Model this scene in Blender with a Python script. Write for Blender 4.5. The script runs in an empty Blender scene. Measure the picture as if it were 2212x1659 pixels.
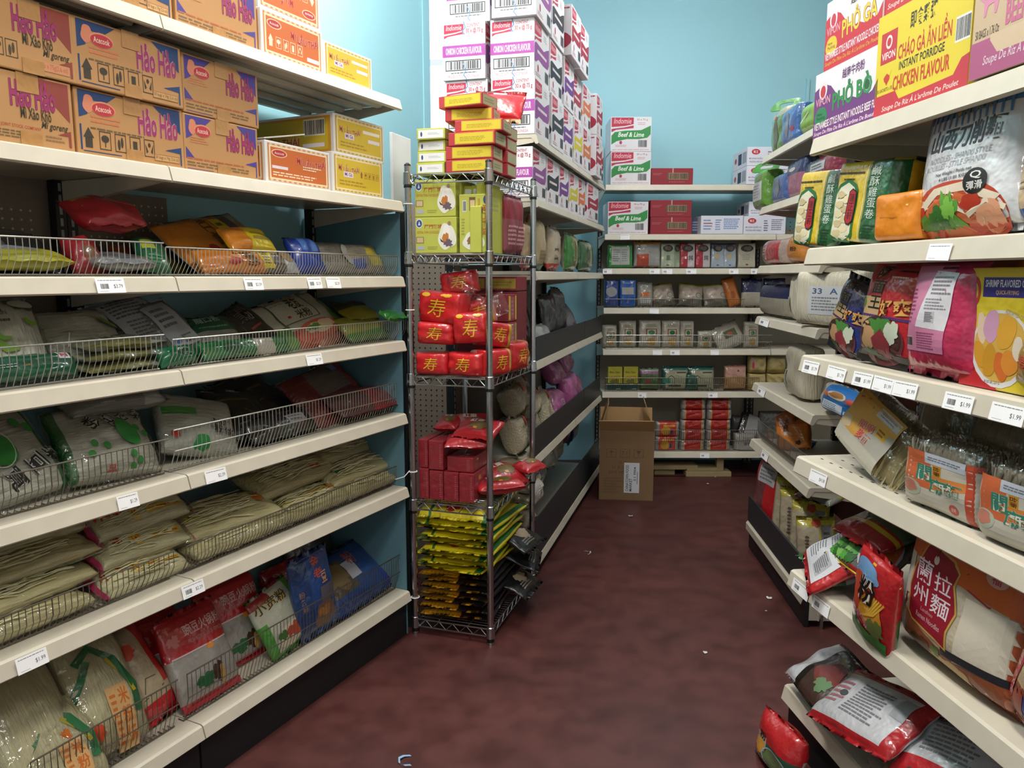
import bpy, bmesh, math, random
import numpy as np
from mathutils import Matrix, Vector
from mathutils.geometry import tessellate_polygon
R = math.radians
SC = bpy.context.scene
COL = SC.collection

# ------------------------------------------------------------------ camera
F_PX, CAM_H, PITCH = 1660.0, 1.45, R(8.0)
cam_d = bpy.data.cameras.new('camera'); cam = bpy.data.objects.new('camera', cam_d); COL.objects.link(cam)
cam_d.sensor_width = 36.0; cam_d.lens = 36.0 * F_PX / 2212.0; cam_d.clip_start = 0.02
cam.location = (0, 0, CAM_H); cam.rotation_euler = (R(90) - PITCH, 0, 0)
SC.camera = cam

# ------------------------------------------------------------------ light and exposure
SC.view_settings.view_transform = 'Standard'; SC.view_settings.look = 'None'
SC.view_settings.gamma = 1.0; SC.view_settings.use_curve_mapping = False
SC.view_settings.exposure = 0.35
SC.cycles.transparent_max_bounces = 14; SC.cycles.max_bounces = 6; SC.cycles.diffuse_bounces = 3; SC.cycles.glossy_bounces = 2; SC.cycles.transmission_bounces = 2
w = bpy.data.worlds.new('world'); SC.world = w; w.use_nodes = True
w.node_tree.nodes['Background'].inputs[0].default_value = (0.75, 0.86, 1.0, 1)
w.node_tree.nodes['Background'].inputs[1].default_value = 0.25
LAMPS = [  # x, y, z, length along y, width, watts, colour
    (0.25, 0.35, 3.62, 1.25, 0.26, 46, (1.0, 0.965, 0.90)),
    (-0.42, 2.45, 3.5, 1.25, 0.26, 52, (1.0, 0.97, 0.92)),
    (1.15, 3.95, 3.62, 1.25, 0.26, 24, (0.97, 0.99, 1.0)),
    (0.15, -1.75, 3.40, 1.25, 0.26, 34, (1.0, 0.97, 0.92)),
    (-1.9, 3.9, 3.62, 1.25, 0.26, 55, (0.93, 0.98, 1.0)),
]
for i, (x, y, z, l, wd, e, c) in enumerate(LAMPS):
    if i == 2:      # bare tubes, they shine sideways too
        for dy in (-0.35, 0.35):
            ld = bpy.data.lights.new('tube_light', 'POINT'); ld.shadow_soft_size = 0.12; ld.energy = e; ld.color = c
            lo = bpy.data.objects.new('tube_light', ld); COL.objects.link(lo); lo.location = (x, y + dy, z - 0.2)
        continue
    ld = bpy.data.lights.new('tube_light', 'AREA'); ld.shape = 'RECTANGLE'; ld.size = wd; ld.size_y = l
    ld.energy = e; ld.color = c
    lo = bpy.data.objects.new('tube_light', ld); COL.objects.link(lo); lo.location = (x, y, z - 0.075)

# ------------------------------------------------------------------ colours and materials
def lin(c):
    if isinstance(c, str):
        c = c.lstrip('#'); c = tuple(int(c[i:i + 2], 16) / 255 for i in (0, 2, 4))
    return tuple((v / 12.92 if v <= 0.04045 else ((v + 0.055) / 1.055) ** 2.4) for v in c[:3])

MATS = {}
def nodes_mat(name):
    m = bpy.data.materials.new(name); m.use_nodes = True
    nt = m.node_tree; b = nt.nodes['Principled BSDF']; MATS[name] = m
    return m, nt, b
def noise_node(nt, scale, detail=3, stretch=None, coord='Object'):
    tc = nt.nodes.new('ShaderNodeTexCoord'); n = nt.nodes.new('ShaderNodeTexNoise')
    n.inputs['Scale'].default_value = scale; n.inputs['Detail'].default_value = detail
    if stretch:
        mp = nt.nodes.new('ShaderNodeMapping'); mp.inputs['Scale'].default_value = stretch
        nt.links.new(tc.outputs[coord], mp.inputs[0]); nt.links.new(mp.outputs[0], n.inputs['Vector'])
    else:
        nt.links.new(tc.outputs[coord], n.inputs['Vector'])
    return n
def ramp(nt, fac, stops):
    r = nt.nodes.new('ShaderNodeValToRGB')
    while len(r.color_ramp.elements) < len(stops): r.color_ramp.elements.new(0.5)
    for e, (p, c) in zip(r.color_ramp.elements, stops):
        e.position = p; e.color = (*lin(c), 1)
    nt.links.new(fac, r.inputs[0]); return r
def bump(nt, b, fac, strength, dist=0.002, sock='Normal'):
    bn = nt.nodes.new('ShaderNodeBump'); bn.inputs['Strength'].default_value = strength
    bn.inputs['Distance'].default_value = dist
    nt.links.new(fac, bn.inputs['Height']); nt.links.new(bn.outputs[0], b.inputs[sock]); return bn
def plain(name, col, rough=0.5, metal=0.0, var=0.0, scale=12, coat=0.0, bumps=0.0, spec=0.5):
    m, nt, b = nodes_mat(name)
    b.inputs['Roughness'].default_value = rough; b.inputs['Metallic'].default_value = metal
    b.inputs['Coat Weight'].default_value = coat; b.inputs['Specular IOR Level'].default_value = spec
    l = lin(col); n = noise_node(nt, scale, 2)
    mx = nt.nodes.new('ShaderNodeMix'); mx.data_type = 'RGBA'
    mx.inputs[6].default_value = (*[v * (1 - var) for v in l], 1); mx.inputs[7].default_value = (*[min(1, v * (1 + var)) for v in l], 1)
    nt.links.new(n.outputs[0], mx.inputs[0]); nt.links.new(mx.outputs[2], b.inputs['Base Color'])
    if bumps: bump(nt, b, n.outputs[0], bumps)
    return m
def attr_mat(name, rough, coat=0.0, crinkle=0.0, cscale=30, var=0.06, stretch=None, spec=0.5, dist=0.004):
    """colour comes from the mesh's own colour attribute"""
    m, nt, b = nodes_mat(name)
    at = nt.nodes.new('ShaderNodeAttribute'); at.attribute_name = 'Col'
    n = noise_node(nt, cscale, 2, stretch)
    hv = nt.nodes.new('ShaderNodeHueSaturation')
    mr = nt.nodes.new('ShaderNodeMapRange'); mr.inputs[3].default_value = 1 - var; mr.inputs[4].default_value = 1 + var
    nt.links.new(n.outputs[0], mr.inputs[0]); nt.links.new(mr.outputs[0], hv.inputs['Value'])
    nt.links.new(at.outputs['Color'], hv.inputs['Color']); nt.links.new(hv.outputs[0], b.inputs['Base Color'])
    b.inputs['Roughness'].default_value = rough; b.inputs['Coat Weight'].default_value = coat
    b.inputs['Coat Roughness'].default_value = 0.08; b.inputs['Specular IOR Level'].default_value = spec
    if crinkle:
        bump(nt, b, n.outputs[0], crinkle, dist)
        if coat: bump(nt, b, n.outputs[0], crinkle, dist, 'Coat Normal')
    return m
attr_mat('card', 0.62, var=0.05, cscale=14)
attr_mat('ink', 0.55, var=0.03)
attr_mat('foil', 0.36, crinkle=0.8, cscale=22, coat=0.4, var=0.05, dist=0.007)
attr_mat('wrap', 0.32, crinkle=1.0, cscale=30, coat=0.9, var=0.06, dist=0.006)
attr_mat('gloss_ink', 0.4, coat=0.12, crinkle=0.3, cscale=24, var=0.03)
attr_mat('strand', 0.5, crinkle=0.9, cscale=9, stretch=(1.2, 14, 14), var=0.22, coat=0.25, dist=0.006)
attr_mat('strand_v', 0.5, crinkle=0.9, cscale=9, stretch=(14, 14, 1.2), var=0.22, coat=0.25, dist=0.006)
attr_mat('paper', 0.7, var=0.04)
def film_mat():
    m, nt, b = nodes_mat('film')
    out = nt.nodes['Material Output']; nt.nodes.remove(b)
    tr = nt.nodes.new('ShaderNodeBsdfTransparent'); tr.inputs[0].default_value = (0.985, 0.985, 0.98, 1)
    gl = nt.nodes.new('ShaderNodeBsdfGlossy'); gl.inputs['Roughness'].default_value = 0.07; gl.inputs[0].default_value = (1, 1, 1, 1)
    n = noise_node(nt, 26, 3); bn = nt.nodes.new('ShaderNodeBump'); bn.inputs['Strength'].default_value = 1.0; bn.inputs['Distance'].default_value = 0.014
    nt.links.new(n.outputs[0], bn.inputs['Height']); nt.links.new(bn.outputs[0], gl.inputs['Normal'])
    lw = nt.nodes.new('ShaderNodeLayerWeight'); lw.inputs[0].default_value = 0.28
    nt.links.new(bn.outputs[0], lw.inputs['Normal'])
    mr = nt.nodes.new('ShaderNodeMapRange'); mr.inputs[3].default_value = 0.07; mr.inputs[4].default_value = 0.42
    nt.links.new(lw.outputs['Fresnel'], mr.inputs[0])
    mx = nt.nodes.new('ShaderNodeMixShader'); nt.links.new(mr.outputs[0], mx.inputs[0])
    nt.links.new(tr.outputs[0], mx.inputs[1]); nt.links.new(gl.outputs[0], mx.inputs[2]); nt.links.new(mx.outputs[0], out.inputs[0])
film_mat()
plain('cream_steel', '#c6bfae', 0.38, var=0.10, scale=14)
plain('grey_steel', '#9a9a98', 0.4, var=0.08, scale=6)
plain('black_steel', '#15171a', 0.5, var=0.2, scale=8)
plain('dark_board', '#2b2d31', 0.45, var=0.12, scale=7)
plain('peg_brown', '#85786c', 0.6, var=0.12, scale=5)
plain('peg_beige', '#b9b3a2', 0.6, var=0.08, scale=5)
plain('teal_panel', '#5d8592', 0.5, var=0.08, scale=4)
plain('hole', '#0c0c0d', 0.9)
plain('hole_painted_light', '#cfcac0', 0.6)  # pale colour stands for light showing through the peg holes
plain('wood_red', '#6a3323', 0.55, var=0.25, scale=3)
plain('pallet_wood', '#94835f', 0.75, var=0.2, scale=9, bumps=0.2)
plain('chrome', '#b4b8bb', 0.22, metal=1.0, var=0.08, scale=20)
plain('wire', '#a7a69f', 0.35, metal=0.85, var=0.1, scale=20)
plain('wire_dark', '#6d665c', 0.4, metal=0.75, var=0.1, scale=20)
plain('black_plastic', '#111214', 0.4)
plain('white_plastic', '#e8e8ea', 0.4)
plain('white_paint', '#f1f2f2', 0.6, var=0.02)
plain('kraft', '#785d40', 0.8, var=0.08, scale=10)
plain('kraft_inside', '#a07c52', 0.8, var=0.06, scale=10)
def wall_paint(name, col, var):
    m, nt, b = nodes_mat(name); b.inputs['Roughness'].default_value = 0.55
    n = noise_node(nt, 2.2, 5); c = lin(col)
    r = nt.nodes.new('ShaderNodeMix'); r.data_type = 'RGBA'
    r.inputs[6].default_value = (*[v * (1 - var) for v in c], 1); r.inputs[7].default_value = (*[min(1, v * (1 + var)) for v in c], 1)
    nt.links.new(n.outputs[0], r.inputs[0]); nt.links.new(r.outputs[2], b.inputs['Base Color'])
    n2 = noise_node(nt, 60, 3); bump(nt, b, n2.outputs[0], 0.12, 0.002)
wall_paint('blue_paint', '#9ccfdb', 0.04)
wall_paint('ceiling_paint', '#e9e9e4', 0.02)
def floor_mat():
    m, nt, b = nodes_mat('floor_paint')
    n1 = noise_node(nt, 1.6, 6); n2 = noise_node(nt, 9, 6); n3 = noise_node(nt, 55, 4)
    r1 = ramp(nt, n1.outputs[0], [(0.25, '#432423'), (0.5, '#502926'), (0.78, '#5b2f2b')])
    r2 = ramp(nt, n2.outputs[0], [(0.3, '#8a7c78'), (0.6, '#ffffff')])
    mx = nt.nodes.new('ShaderNodeMix'); mx.data_type = 'RGBA'; mx.blend_type = 'MULTIPLY'; mx.inputs[0].default_value = 0.5
    nt.links.new(r1.outputs[0], mx.inputs[6]); nt.links.new(r2.outputs[0], mx.inputs[7])
    r3 = ramp(nt, n3.outputs[0], [(0.70, '#000000'), (0.78, '#ffffff')])
    mm = nt.nodes.new('ShaderNodeMath'); mm.operation = 'MULTIPLY'; mm.inputs[1].default_value = 0.10
    nt.links.new(r3.outputs[0], mm.inputs[0])
    m2 = nt.nodes.new('ShaderNodeMix'); m2.data_type = 'RGBA'; m2.inputs[7].default_value = (*lin('#9c857a'), 1)
    nt.links.new(mm.outputs[0], m2.inputs[0]); nt.links.new(mx.outputs[2], m2.inputs[6])
    nt.links.new(m2.outputs[2], b.inputs['Base Color'])
    rr = nt.nodes.new('ShaderNodeMapRange'); rr.inputs[3].default_value = 0.32; rr.inputs[4].default_value = 0.6
    nt.links.new(n2.outputs[0], rr.inputs[0]); nt.links.new(rr.outputs[0], b.inputs['Roughness'])
    bump(nt, b, n3.outputs[0], 0.08, 0.002)
floor_mat()
def emit_mat(name, col, s):
    m, nt, b = nodes_mat(name); b.inputs['Base Color'].default_value = (*lin(col), 1)
    b.inputs['Emission Color'].default_value = (*lin(col), 1); b.inputs['Emission Strength'].default_value = s
emit_mat('tube_glow', '#fffaf0', 2.0); MATS['tube_glow'].cycles.emission_sampling = 'NONE'
emit_mat('daylight_pane', '#f4f8ff', 1.6)

# ------------------------------------------------------------------ mesh helpers
def new_obj(name, me, parent=None, mat=None, M=None):
    o = bpy.data.objects.new(name, me); COL.objects.link(o)
    if mat is not None and me is not None and not me.materials: me.materials.append(MATS[mat])
    if parent is not None: o.parent = parent
    if M is not None: o.matrix_local = M
    return o
def tag(o, label, cat, group=None, kind=None):
    o['label'] = label; o['category'] = cat
    if group: o['group'] = group
    if kind: o['kind'] = kind
    return o
def structure(o): o['kind'] = 'structure'; return o

class MB:
    """collects quads and triangles with a colour each"""
    def __init__(s): s.v = []; s.f = []; s.c = []; s.n = 0
    def add(s, verts, faces, col=(0.5, 0.5, 0.5)):
        s.v.append(np.asarray(verts, float).reshape(-1, 3))
        for f in faces: s.f.append(tuple(i + s.n for i in f)); s.c.append(col)
        s.n += len(s.v[-1]); return s
    def box(s, lo, hi, col=(0.5, 0.5, 0.5), M=None):
        x0, y0, z0 = lo; x1, y1, z1 = hi
        v = [(x0, y0, z0), (x1, y0, z0), (x1, y1, z0), (x0, y1, z0), (x0, y0, z1), (x1, y0, z1), (x1, y1, z1), (x0, y1, z1)]
        if M is not None: v = [tuple(M @ Vector(p)) for p in v]
        s.add(v, [(0, 3, 2, 1), (4, 5, 6, 7), (0, 1, 5, 4), (1, 2, 6, 5), (2, 3, 7, 6), (3, 0, 4, 7)], col); return s
    def tube(s, pts, r, k=6, col=(0.5, 0.5, 0.5), cap=True):
        pts = [Vector(p) for p in pts]; rings = []
        for i, p in enumerate(pts):
            t = (pts[min(i + 1, len(pts) - 1)] - pts[max(i - 1, 0)]).normalized()
            up = Vector((0, 0, 1)) if abs(t.z) < 0.9 else Vector((1, 0, 0))
            a = t.cross(up).normalized(); b = t.cross(a)
            rr = r[i] if isinstance(r, (list, tuple)) else r
            rings += [p + (a * math.cos(2 * math.pi * j / k) + b * math.sin(2 * math.pi * j / k)) * rr for j in range(k)]
        fs = []
        for i in range(len(pts) - 1):
            for j in range(k):
                fs.append((i * k + j, i * k + (j + 1) % k, (i + 1) * k + (j + 1) % k, (i + 1) * k + j))
        if cap: fs += [tuple(range(k))[::-1], tuple((len(pts) - 1) * k + j for j in range(k))]
        s.add([tuple(p) for p in rings], fs, col); return s
    def prof(s, prof, a0, a1, col=(0.5, 0.5, 0.5)):
        """profile of (y, z) points extruded along x"""
        n = len(prof)
        v = [(a0, y, z) for y, z in prof] + [(a1, y, z) for y, z in prof]
        s.add(v, [tuple(range(n))[::-1], tuple(range(n, 2 * n))] + [(i, (i + 1) % n, n + (i + 1) % n, n + i) for i in range(n)], col); return s
    def mesh(s, name, smooth=False, fix=True):
        me = bpy.data.meshes.new(name)
        V = np.concatenate(s.v) if s.v else np.zeros((0, 3))
        me.from_pydata(V.tolist(), [], s.f)
        if fix:
            bm = bmesh.new(); bm.from_mesh(me); bmesh.ops.recalc_face_normals(bm, faces=bm.faces); bm.to_mesh(me); bm.free()
        ca = me.color_attributes.new('Col', 'FLOAT_COLOR', 'CORNER')
        cols = np.empty((len(me.loops), 4), np.float32); k = 0
        for f, c in zip(s.f, s.c):
            cols[k:k + len(f), :3] = c; k += len(f)
        cols[:, 3] = 1; ca.data.foreach_set('color', cols.ravel())
        if smooth: me.polygons.foreach_set('use_smooth', [True] * len(me.polygons))
        me.update(); return me
    def obj(s, name, mat, parent=None, M=None, smooth=False):
        return new_obj(name, s.mesh(name, smooth), parent, mat, M)
def empty(name, M):
    o = bpy.data.objects.new(name, None); COL.objects.link(o); o.matrix_world = M; o.empty_display_size = 0.05; return o

# ------------------------------------------------------------------ frames: one per run of shelving
def pix_ray(x, y):
    u = (x - 1106) / F_PX; v = (829.5 - y) / F_PX
    return Vector((u, math.cos(PITCH) + v * math.sin(PITCH), v * math.cos(PITCH) - math.sin(PITCH)))
class Fr:
    """a = along the shelf front (viewer's left to right), q = into the shelf, z = up"""
    def __init__(s, p0, ex):
        s.p0 = Vector((p0[0], p0[1], 0)); s.ex = Vector((ex[0], ex[1], 0)).normalized(); s.ey = Vector((-s.ex.y, s.ex.x, 0))
        s.rot = math.atan2(s.ex.y, s.ex.x)
        s.M = Matrix.Translation(s.p0) @ Matrix.Rotation(s.rot, 4, 'Z')
    def pt(s, a, q, z): return s.p0 + s.ex * a + s.ey * q + Vector((0, 0, z))
    def at(s, x, y, q=0.0):
        d = pix_ray(x, y); o = Vector((0, 0, CAM_H)); t = s.ey.dot(s.p0 + s.ey * q - o) / s.ey.dot(d); p = o + d * t
        return s.ex.dot(p - s.p0), p.z
    def T(s, a, q, z, rz=0.0, tilt=0.0, roll=0.0):
        """local frame at a shelf spot: rz turns, tilt leans the top back, roll turns within the front plane"""
        return s.M @ Matrix.Translation((a, q, z)) @ Matrix.Rotation(rz, 4, 'Z') @ Matrix.Rotation(-tilt, 4, 'X') @ Matrix.Rotation(roll, 4, 'Y')
tL = R(26.2); LF = Fr((-0.427, 2.951), (math.sin(tL), math.cos(tL)))
tG = R(15.3); GF = Fr((0.103, 3.513), (math.sin(tG), math.cos(tG)))
BF = Fr((0.65, 5.45), (1, 0))
tR = R(3.75); RF = Fr((1.21, 3.03), (-math.sin(tR), -math.cos(tR)))
tN = R(-6.4); NF = Fr((0.86, 2.26), (-math.sin(tN), -math.cos(tN)))
tK = R(18.0)

# ------------------------------------------------------------------ the room
def slab(name, lo, hi, mat, M=None):
    return structure(MB().box(lo, hi).obj(name, mat, None, M))
slab('floor', (-4.5, -3.2, -0.1), (4.2, 6.4, 0.0), 'floor_paint')
slab('ceiling', (-4.5, -3.2, 3.7), (4.2, 6.4, 3.8), 'ceiling_paint')
slab('wall_back', (-4.5, 5.98, 0), (4.2, 6.1, 3.7), 'blue_paint')
slab('wall_right', (3.6, -3.2, 0), (3.72, 6.0, 3.7), 'ceiling_paint')
slab('wall_front', (-4.5, -3.3, 0), (4.2, -3.18, 3.7), 'ceiling_paint')
# the blue wall the big shelf run leans on ends beside the wire rack; daylight comes through the window beyond it
slab('wall_left', (-4.2, 0.475, 0), (0.93, 0.60, 3.7), 'blue_paint', LF.M)
wl = structure(MB().box((-0.06, 0.0, 0), (0.0, 0.62, 3.7)).obj('trim_1', 'blue_paint', None, Matrix.Translation(LF.pt(0.99, 0.47, 0)) @ Matrix.Rotation(LF.rot, 4, 'Z')))
slab('wall_far_left', (-3.4, 5.2, 0), (-1.35, 5.3, 3.7), 'white_paint')
win = structure(empty('window_1', Matrix.Translation((-0.72, 5.25, 2.1))))
fr = MB()
for lo, hi in (((-0.62, -0.04, 0.0), (-0.56, 0.04, 1.5)), ((0.30, -0.04, 0.0), (0.36, 0.04, 1.5)), ((-0.62, -0.04, -0.06), (0.36, 0.04, 0.0)), ((-0.62, -0.04, 1.5), (0.36, 0.04, 1.58)), ((-0.56, -0.03, 0.70), (0.30, 0.03, 0.74))):
    fr.box(lo, hi)
fr.obj('window_frame', 'white_paint', win)
MB().box((-0.56, 0.0, 0.0), (0.30, 0.008, 1.5)).obj('pane', 'daylight_pane', win)
slab('wall_under_window', (-1.35, 5.2, 0), (-0.36, 5.3, 2.04), 'blue_paint')
slab('wall_beside_window', (-0.36, 5.2, 0), (-0.20, 5.3, 3.7), 'white_paint')
# shallow trunking and a flat cover plate on the back wall
t = MB().box((-0.011, -0.02, 0), (0.011, 0, 0.52)).obj('wall_conduit', 'blue_paint', None, Matrix.Translation((2.20, 5.98, 2.38)))
tag(t, 'thin vertical conduit painted blue on the back wall', 'conduit')
t = MB().box((-0.10, -0.015, 0), (0.2, 0, 0.022)).box((-0.085, -0.01, -0.5), (-0.075, 0, 0)).box((-0.1, -0.02, -0.53), (0.02, 0, -0.5)).obj('cable_run', 'blue_paint', None, Matrix.Translation((2.42, 5.98, 2.93)))
tag(t, 'blue painted cable run with a thin drop on the back wall', 'cable')
# ceiling lamps (outside the frame, they light the aisle)
for i, (x, y, z, l, wd, e, c) in enumerate(LAMPS):
    r = empty('ceiling_lamp', Matrix.Translation((x, y, z)))
    tag(r, 'long white fluorescent ceiling lamp ' + ('above the camera', 'over the wire rack', 'over the open carton', 'behind the camera', 'behind the blue wall')[i], 'lamp', 'fluorescent ceiling lamps')
    MB().box((-0.15, -l / 2, 0.0), (0.15, l / 2, 0.04)).obj('housing', 'white_paint', r)
    for sx in (-0.07, 0.07):
        MB().tube([(sx, -l / 2 + 0.02, -0.03), (sx, l / 2 - 0.02, -0.03)], 0.016, 8).obj('tube', 'tube_glow', r)
        for y0 in (-l / 2, l / 2 - 0.02): MB().box((sx - 0.012, y0, -0.045), (sx + 0.012, y0 + 0.02, 0)).obj('socket', 'white_plastic', r)

# ------------------------------------------------------------------ shelving
def price_tag(parent, a, z, w=0.055, h=0.034, y=-0.0135, text=None, tilt=0.22, seed=0):
    rg = random.Random(seed + int(a * 1000))
    p = Print((w, h), lambda u, v, l: (u * w - w / 2, -l, v * h))
    p.rect(0, 0, 1, 1, '#f2f2f4'); p.lines(0.08, 0.80, 0.92, 0.90, 1, '#85888c', rg)
    if rg.random() < 0.7 and w > 0.04: p.barcode(0.14, 0.28, 0.42, 0.62)
    if text: p.text(text, 0.6, 0.28, 0.92, 0.58, '#3a3d40', plain=True)
    p.lines(0.1, 0.1, 0.4, 0.15, 1, '#888b90', rg)
    me = p.mesh('price_tag')
    return new_obj('price_tag', me, parent, 'paper', Matrix.Translation((a, y, z)) @ Matrix.Rotation(tilt, 4, 'X') @ Matrix.Rotation(rg.uniform(-.03, .03), 4, 'Y'))
def shelf(unit, a0, a1, z, depth, lip=0.042, mat='cream_steel', tags=(), ribs=False, bracket=True, slope=0.010):
    """z is the bottom of the front lip; the goods stand on z + lip"""
    m = MB().prof([(-slope, 0), (-slope - 0.004, 0.004), (-0.004, lip - 0.004), (0.004, lip), (depth, lip), (depth, lip - 0.016), (0.02, lip - 0.016), (0.014, lip - 0.02), (0.0, 0.0)], a0 + 0.002, a1 - 0.002)
    s = m.obj('shelf', mat, unit, Matrix.Translation((0, 0, z)))
    if ribs:
        for k in range(5):
            q = 0.05 + k * (depth - 0.1) / 4
            MB().prof([(q, lip - 0.017), (q + 0.012, lip - 0.03), (q + 0.03, lip - 0.03), (q + 0.042, lip - 0.017)], a0 + 0.03, a1 - 0.03).obj('rib', mat, s)
    if bracket:
        for a in (a0 + 0.006, a1 - 0.006):
            MB().add([(a + dx, q, zz) for dx in (-0.002, 0.002) for q, zz in ((0.008, 0.006), (0.008, lip - 0.018), (depth, lip - 0.018), (depth, -0.05))],
                     [(0, 1, 2, 3), (7, 6, 5, 4), (0, 4, 5, 1), (1, 5, 6, 2), (2, 6, 7, 3), (3, 7, 4, 0)]).obj('bracket', mat, s)
    for k, tg in enumerate(tags):
        price_tag(s, tg[0], 0.003, tg[1] if len(tg) > 1 else 0.055, min(lip - 0.006, 0.036), -slope - 0.0065, tg[2] if len(tg) > 2 else None, tilt=-math.atan(slope / lip), seed=k)
    return s
def upright(unit, a, q, h, mat='black_steel', w=0.03):
    u = MB().box((a - w / 2, q, 0.0), (a + w / 2, q + 0.03, h)).obj('upright', mat, unit)
    sl = MB()
    for k in range(int(h / 0.032)):
        sl.box((a - 0.004, q - 0.0008, 0.02 + k * 0.032), (a + 0.004, q + 0.001, 0.042 + k * 0.032))
    so = sl.obj('slots', 'grey_steel', u); so['kind'] = 'stuff'
    return u
def fence(name, frame, a0, a1, z, h, q=0.0, step=0.0155, label='', mid=True, mat='wire', group=None, bend=0.024):
    """wire front fence: kinked uprights, a top, middle and bottom rail"""
    r = empty(name, frame.T(a0, q, z)); w = a1 - a0
    tag(r, label, 'wire fence', group)
    m = MB(); n = int(w / step)
    for k in range(n + 1):
        a = min(w, k * step); th = 0.0018 if k % 8 == 0 else 0.0012
        m.tube([(a, 0.05, 0.003), (a, 0.028, 0.003), (a, 0.028 - bend, h * 0.5), (a, 0.028 - bend, h)], th, 4, cap=False)
    o = m.obj('wires', mat, r); o['kind'] = 'stuff'
    for y, zz, rr in ((0.028 - bend, h, 0.0022), (0.029, 0.004, 0.0022)) + (((0.028 - bend, h * 0.52, 0.0019),) if mid else ()):
        MB().tube([(0, y, zz), (w, y, zz)], rr, 5).obj('rail', mat, r)
    return r

# ------------------------------------------------------------------ print: flat inked shapes that follow a surface
_TX = {}
def glyphs(text, bold=0.0, shear=0.0, plainfont=False):
    k = (text, bold, shear)
    if k not in _TX:
        cu = bpy.data.curves.new('lettering', 'FONT'); cu.body = text; cu.resolution_u = 2; cu.offset = bold; cu.shear = shear
        cu.align_x = 'LEFT'; cu.space_line = 0.9
        ob = bpy.data.objects.new('lettering', cu); me = ob.to_mesh()
        v = np.empty(len(me.vertices) * 3); me.vertices.foreach_get('co', v); v = v.reshape(-1, 3)[:, :2].copy()
        f = [tuple(p.vertices) for p in me.polygons]
        ob.to_mesh_clear(); bpy.data.objects.remove(ob); bpy.data.curves.remove(cu)
        if len(v):
            lo = v.min(0); hi = v.max(0); v = (v - lo) / np.maximum(hi - lo, 1e-6)
        _TX[k] = (v, f)
    return _TX[k]
class Print:
    def __init__(s, size, surf, dense=0.0):
        s.w, s.h = size; s.surf = surf; s.dense = dense; s.mb = MB(); s.layer = 0; s.lift0 = 0.0003; s.step = 0.00015; s.seen = []
    def emit(s, uv, faces, col, same=False):
        uv = np.asarray(uv, float)
        if len(uv) == 0: return
        if not same:   # lie just above whatever is already printed here
            lo = uv.min(0); hi = uv.max(0)
            s.layer = 1 + max([l for a, b, l in s.seen if a[0] < hi[0] and b[0] > lo[0] and a[1] < hi[1] and b[1] > lo[1]], default=0); s.seen.append((lo, hi, s.layer))
        elif s.seen:
            a, b, l = s.seen[-1]; s.seen[-1] = (np.minimum(a, uv.min(0)), np.maximum(b, uv.max(0)), l)
        x, y, z = s.surf(uv[:, 0], uv[:, 1], s.lift0 + s.layer * s.step)
        n = len(uv); P = np.stack([np.broadcast_to(np.asarray(c, float), (n,)) for c in (x, y, z)], 1)
        s.mb.add(P, faces, lin(col))
    def rect(s, u0, v0, u1, v1, col, rot=0.0):
        nx = ny = 1
        if s.dense: nx = max(1, int(abs(u1 - u0) / s.dense)); ny = max(1, int(abs(v1 - v0) / s.dense))
        U, V = np.meshgrid(np.linspace(u0, u1, nx + 1), np.linspace(v0, v1, ny + 1)); uv = np.stack([U.ravel(), V.ravel()], 1)
        if rot: uv = s._rot(uv, ((u0 + u1) / 2, (v0 + v1) / 2), rot)
        s.emit(uv, [(j * (nx + 1) + i, j * (nx + 1) + i + 1, (j + 1) * (nx + 1) + i + 1, (j + 1) * (nx + 1) + i) for j in range(ny) for i in range(nx)], col)
    def _rot(s, uv, c, rot):
        d = (uv - np.array(c)) * [s.w, s.h]; cr, sr = math.cos(rot), math.sin(rot)
        return np.stack([d[:, 0] * cr - d[:, 1] * sr, d[:, 0] * sr + d[:, 1] * cr], 1) / [s.w, s.h] + np.array(c)
    def ell(s, cu, cv, ru, rv, col, rot=0.0, k=18, wob=0.0, seed=0):
        rg = random.Random(seed); nr = 3 if s.dense else 1; uv = [(cu, cv)]; fs = []
        
        if wob: k = 30
        ps = [(n, rg.uniform(0, 6.28), rg.uniform(0.5, 1)) for n in ((2, 3, 5) if wob < 0.25 else (3, 5, 8, 11))]
        wb = [1 + wob * sum(c * math.sin(n * 2 * math.pi * j / k + p) for n, p, c in ps) / len(ps) * 1.5 for j in range(k)]
        for r in range(1, nr + 1):
            for j in range(k):
                a = 2 * math.pi * j / k; q = r / nr * wb[j]
                uv.append((cu + ru * q * math.cos(a), cv + rv * q * math.sin(a)))
        fs = [(0, 1 + j, 1 + (j + 1) % k) for j in range(k)]
        for r in range(1, nr):
            b0 = 1 + (r - 1) * k; b1 = 1 + r * k
            fs += [(b0 + j, b1 + j, b1 + (j + 1) % k, b0 + (j + 1) % k) for j in range(k)]
        uv = np.array(uv)
        if rot: uv = s._rot(uv, (cu, cv), rot)
        s.emit(uv, fs, col)
    def ring(s, cu, cv, ru, rv, t, col, k=20):
        a = np.arange(k) * 2 * math.pi / k
        o = np.stack([cu + ru * np.cos(a), cv + rv * np.sin(a)], 1); i = np.stack([cu + ru * (1 - t) * np.cos(a), cv + rv * (1 - t) * np.sin(a)], 1)
        s.emit(np.concatenate([o, i]), [(j, (j + 1) % k, k + (j + 1) % k, k + j) for j in range(k)], col)
    def poly(s, pts, col):
        pts = [tuple(p) for p in pts]
        tri = tessellate_polygon([[Vector((p[0], p[1], 0)) for p in pts]])
        uv = np.array(pts, float); tri = [tuple(t) for t in tri]
        uv, tri = s.split(uv, tri)
        s.emit(uv, tri, col)
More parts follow.
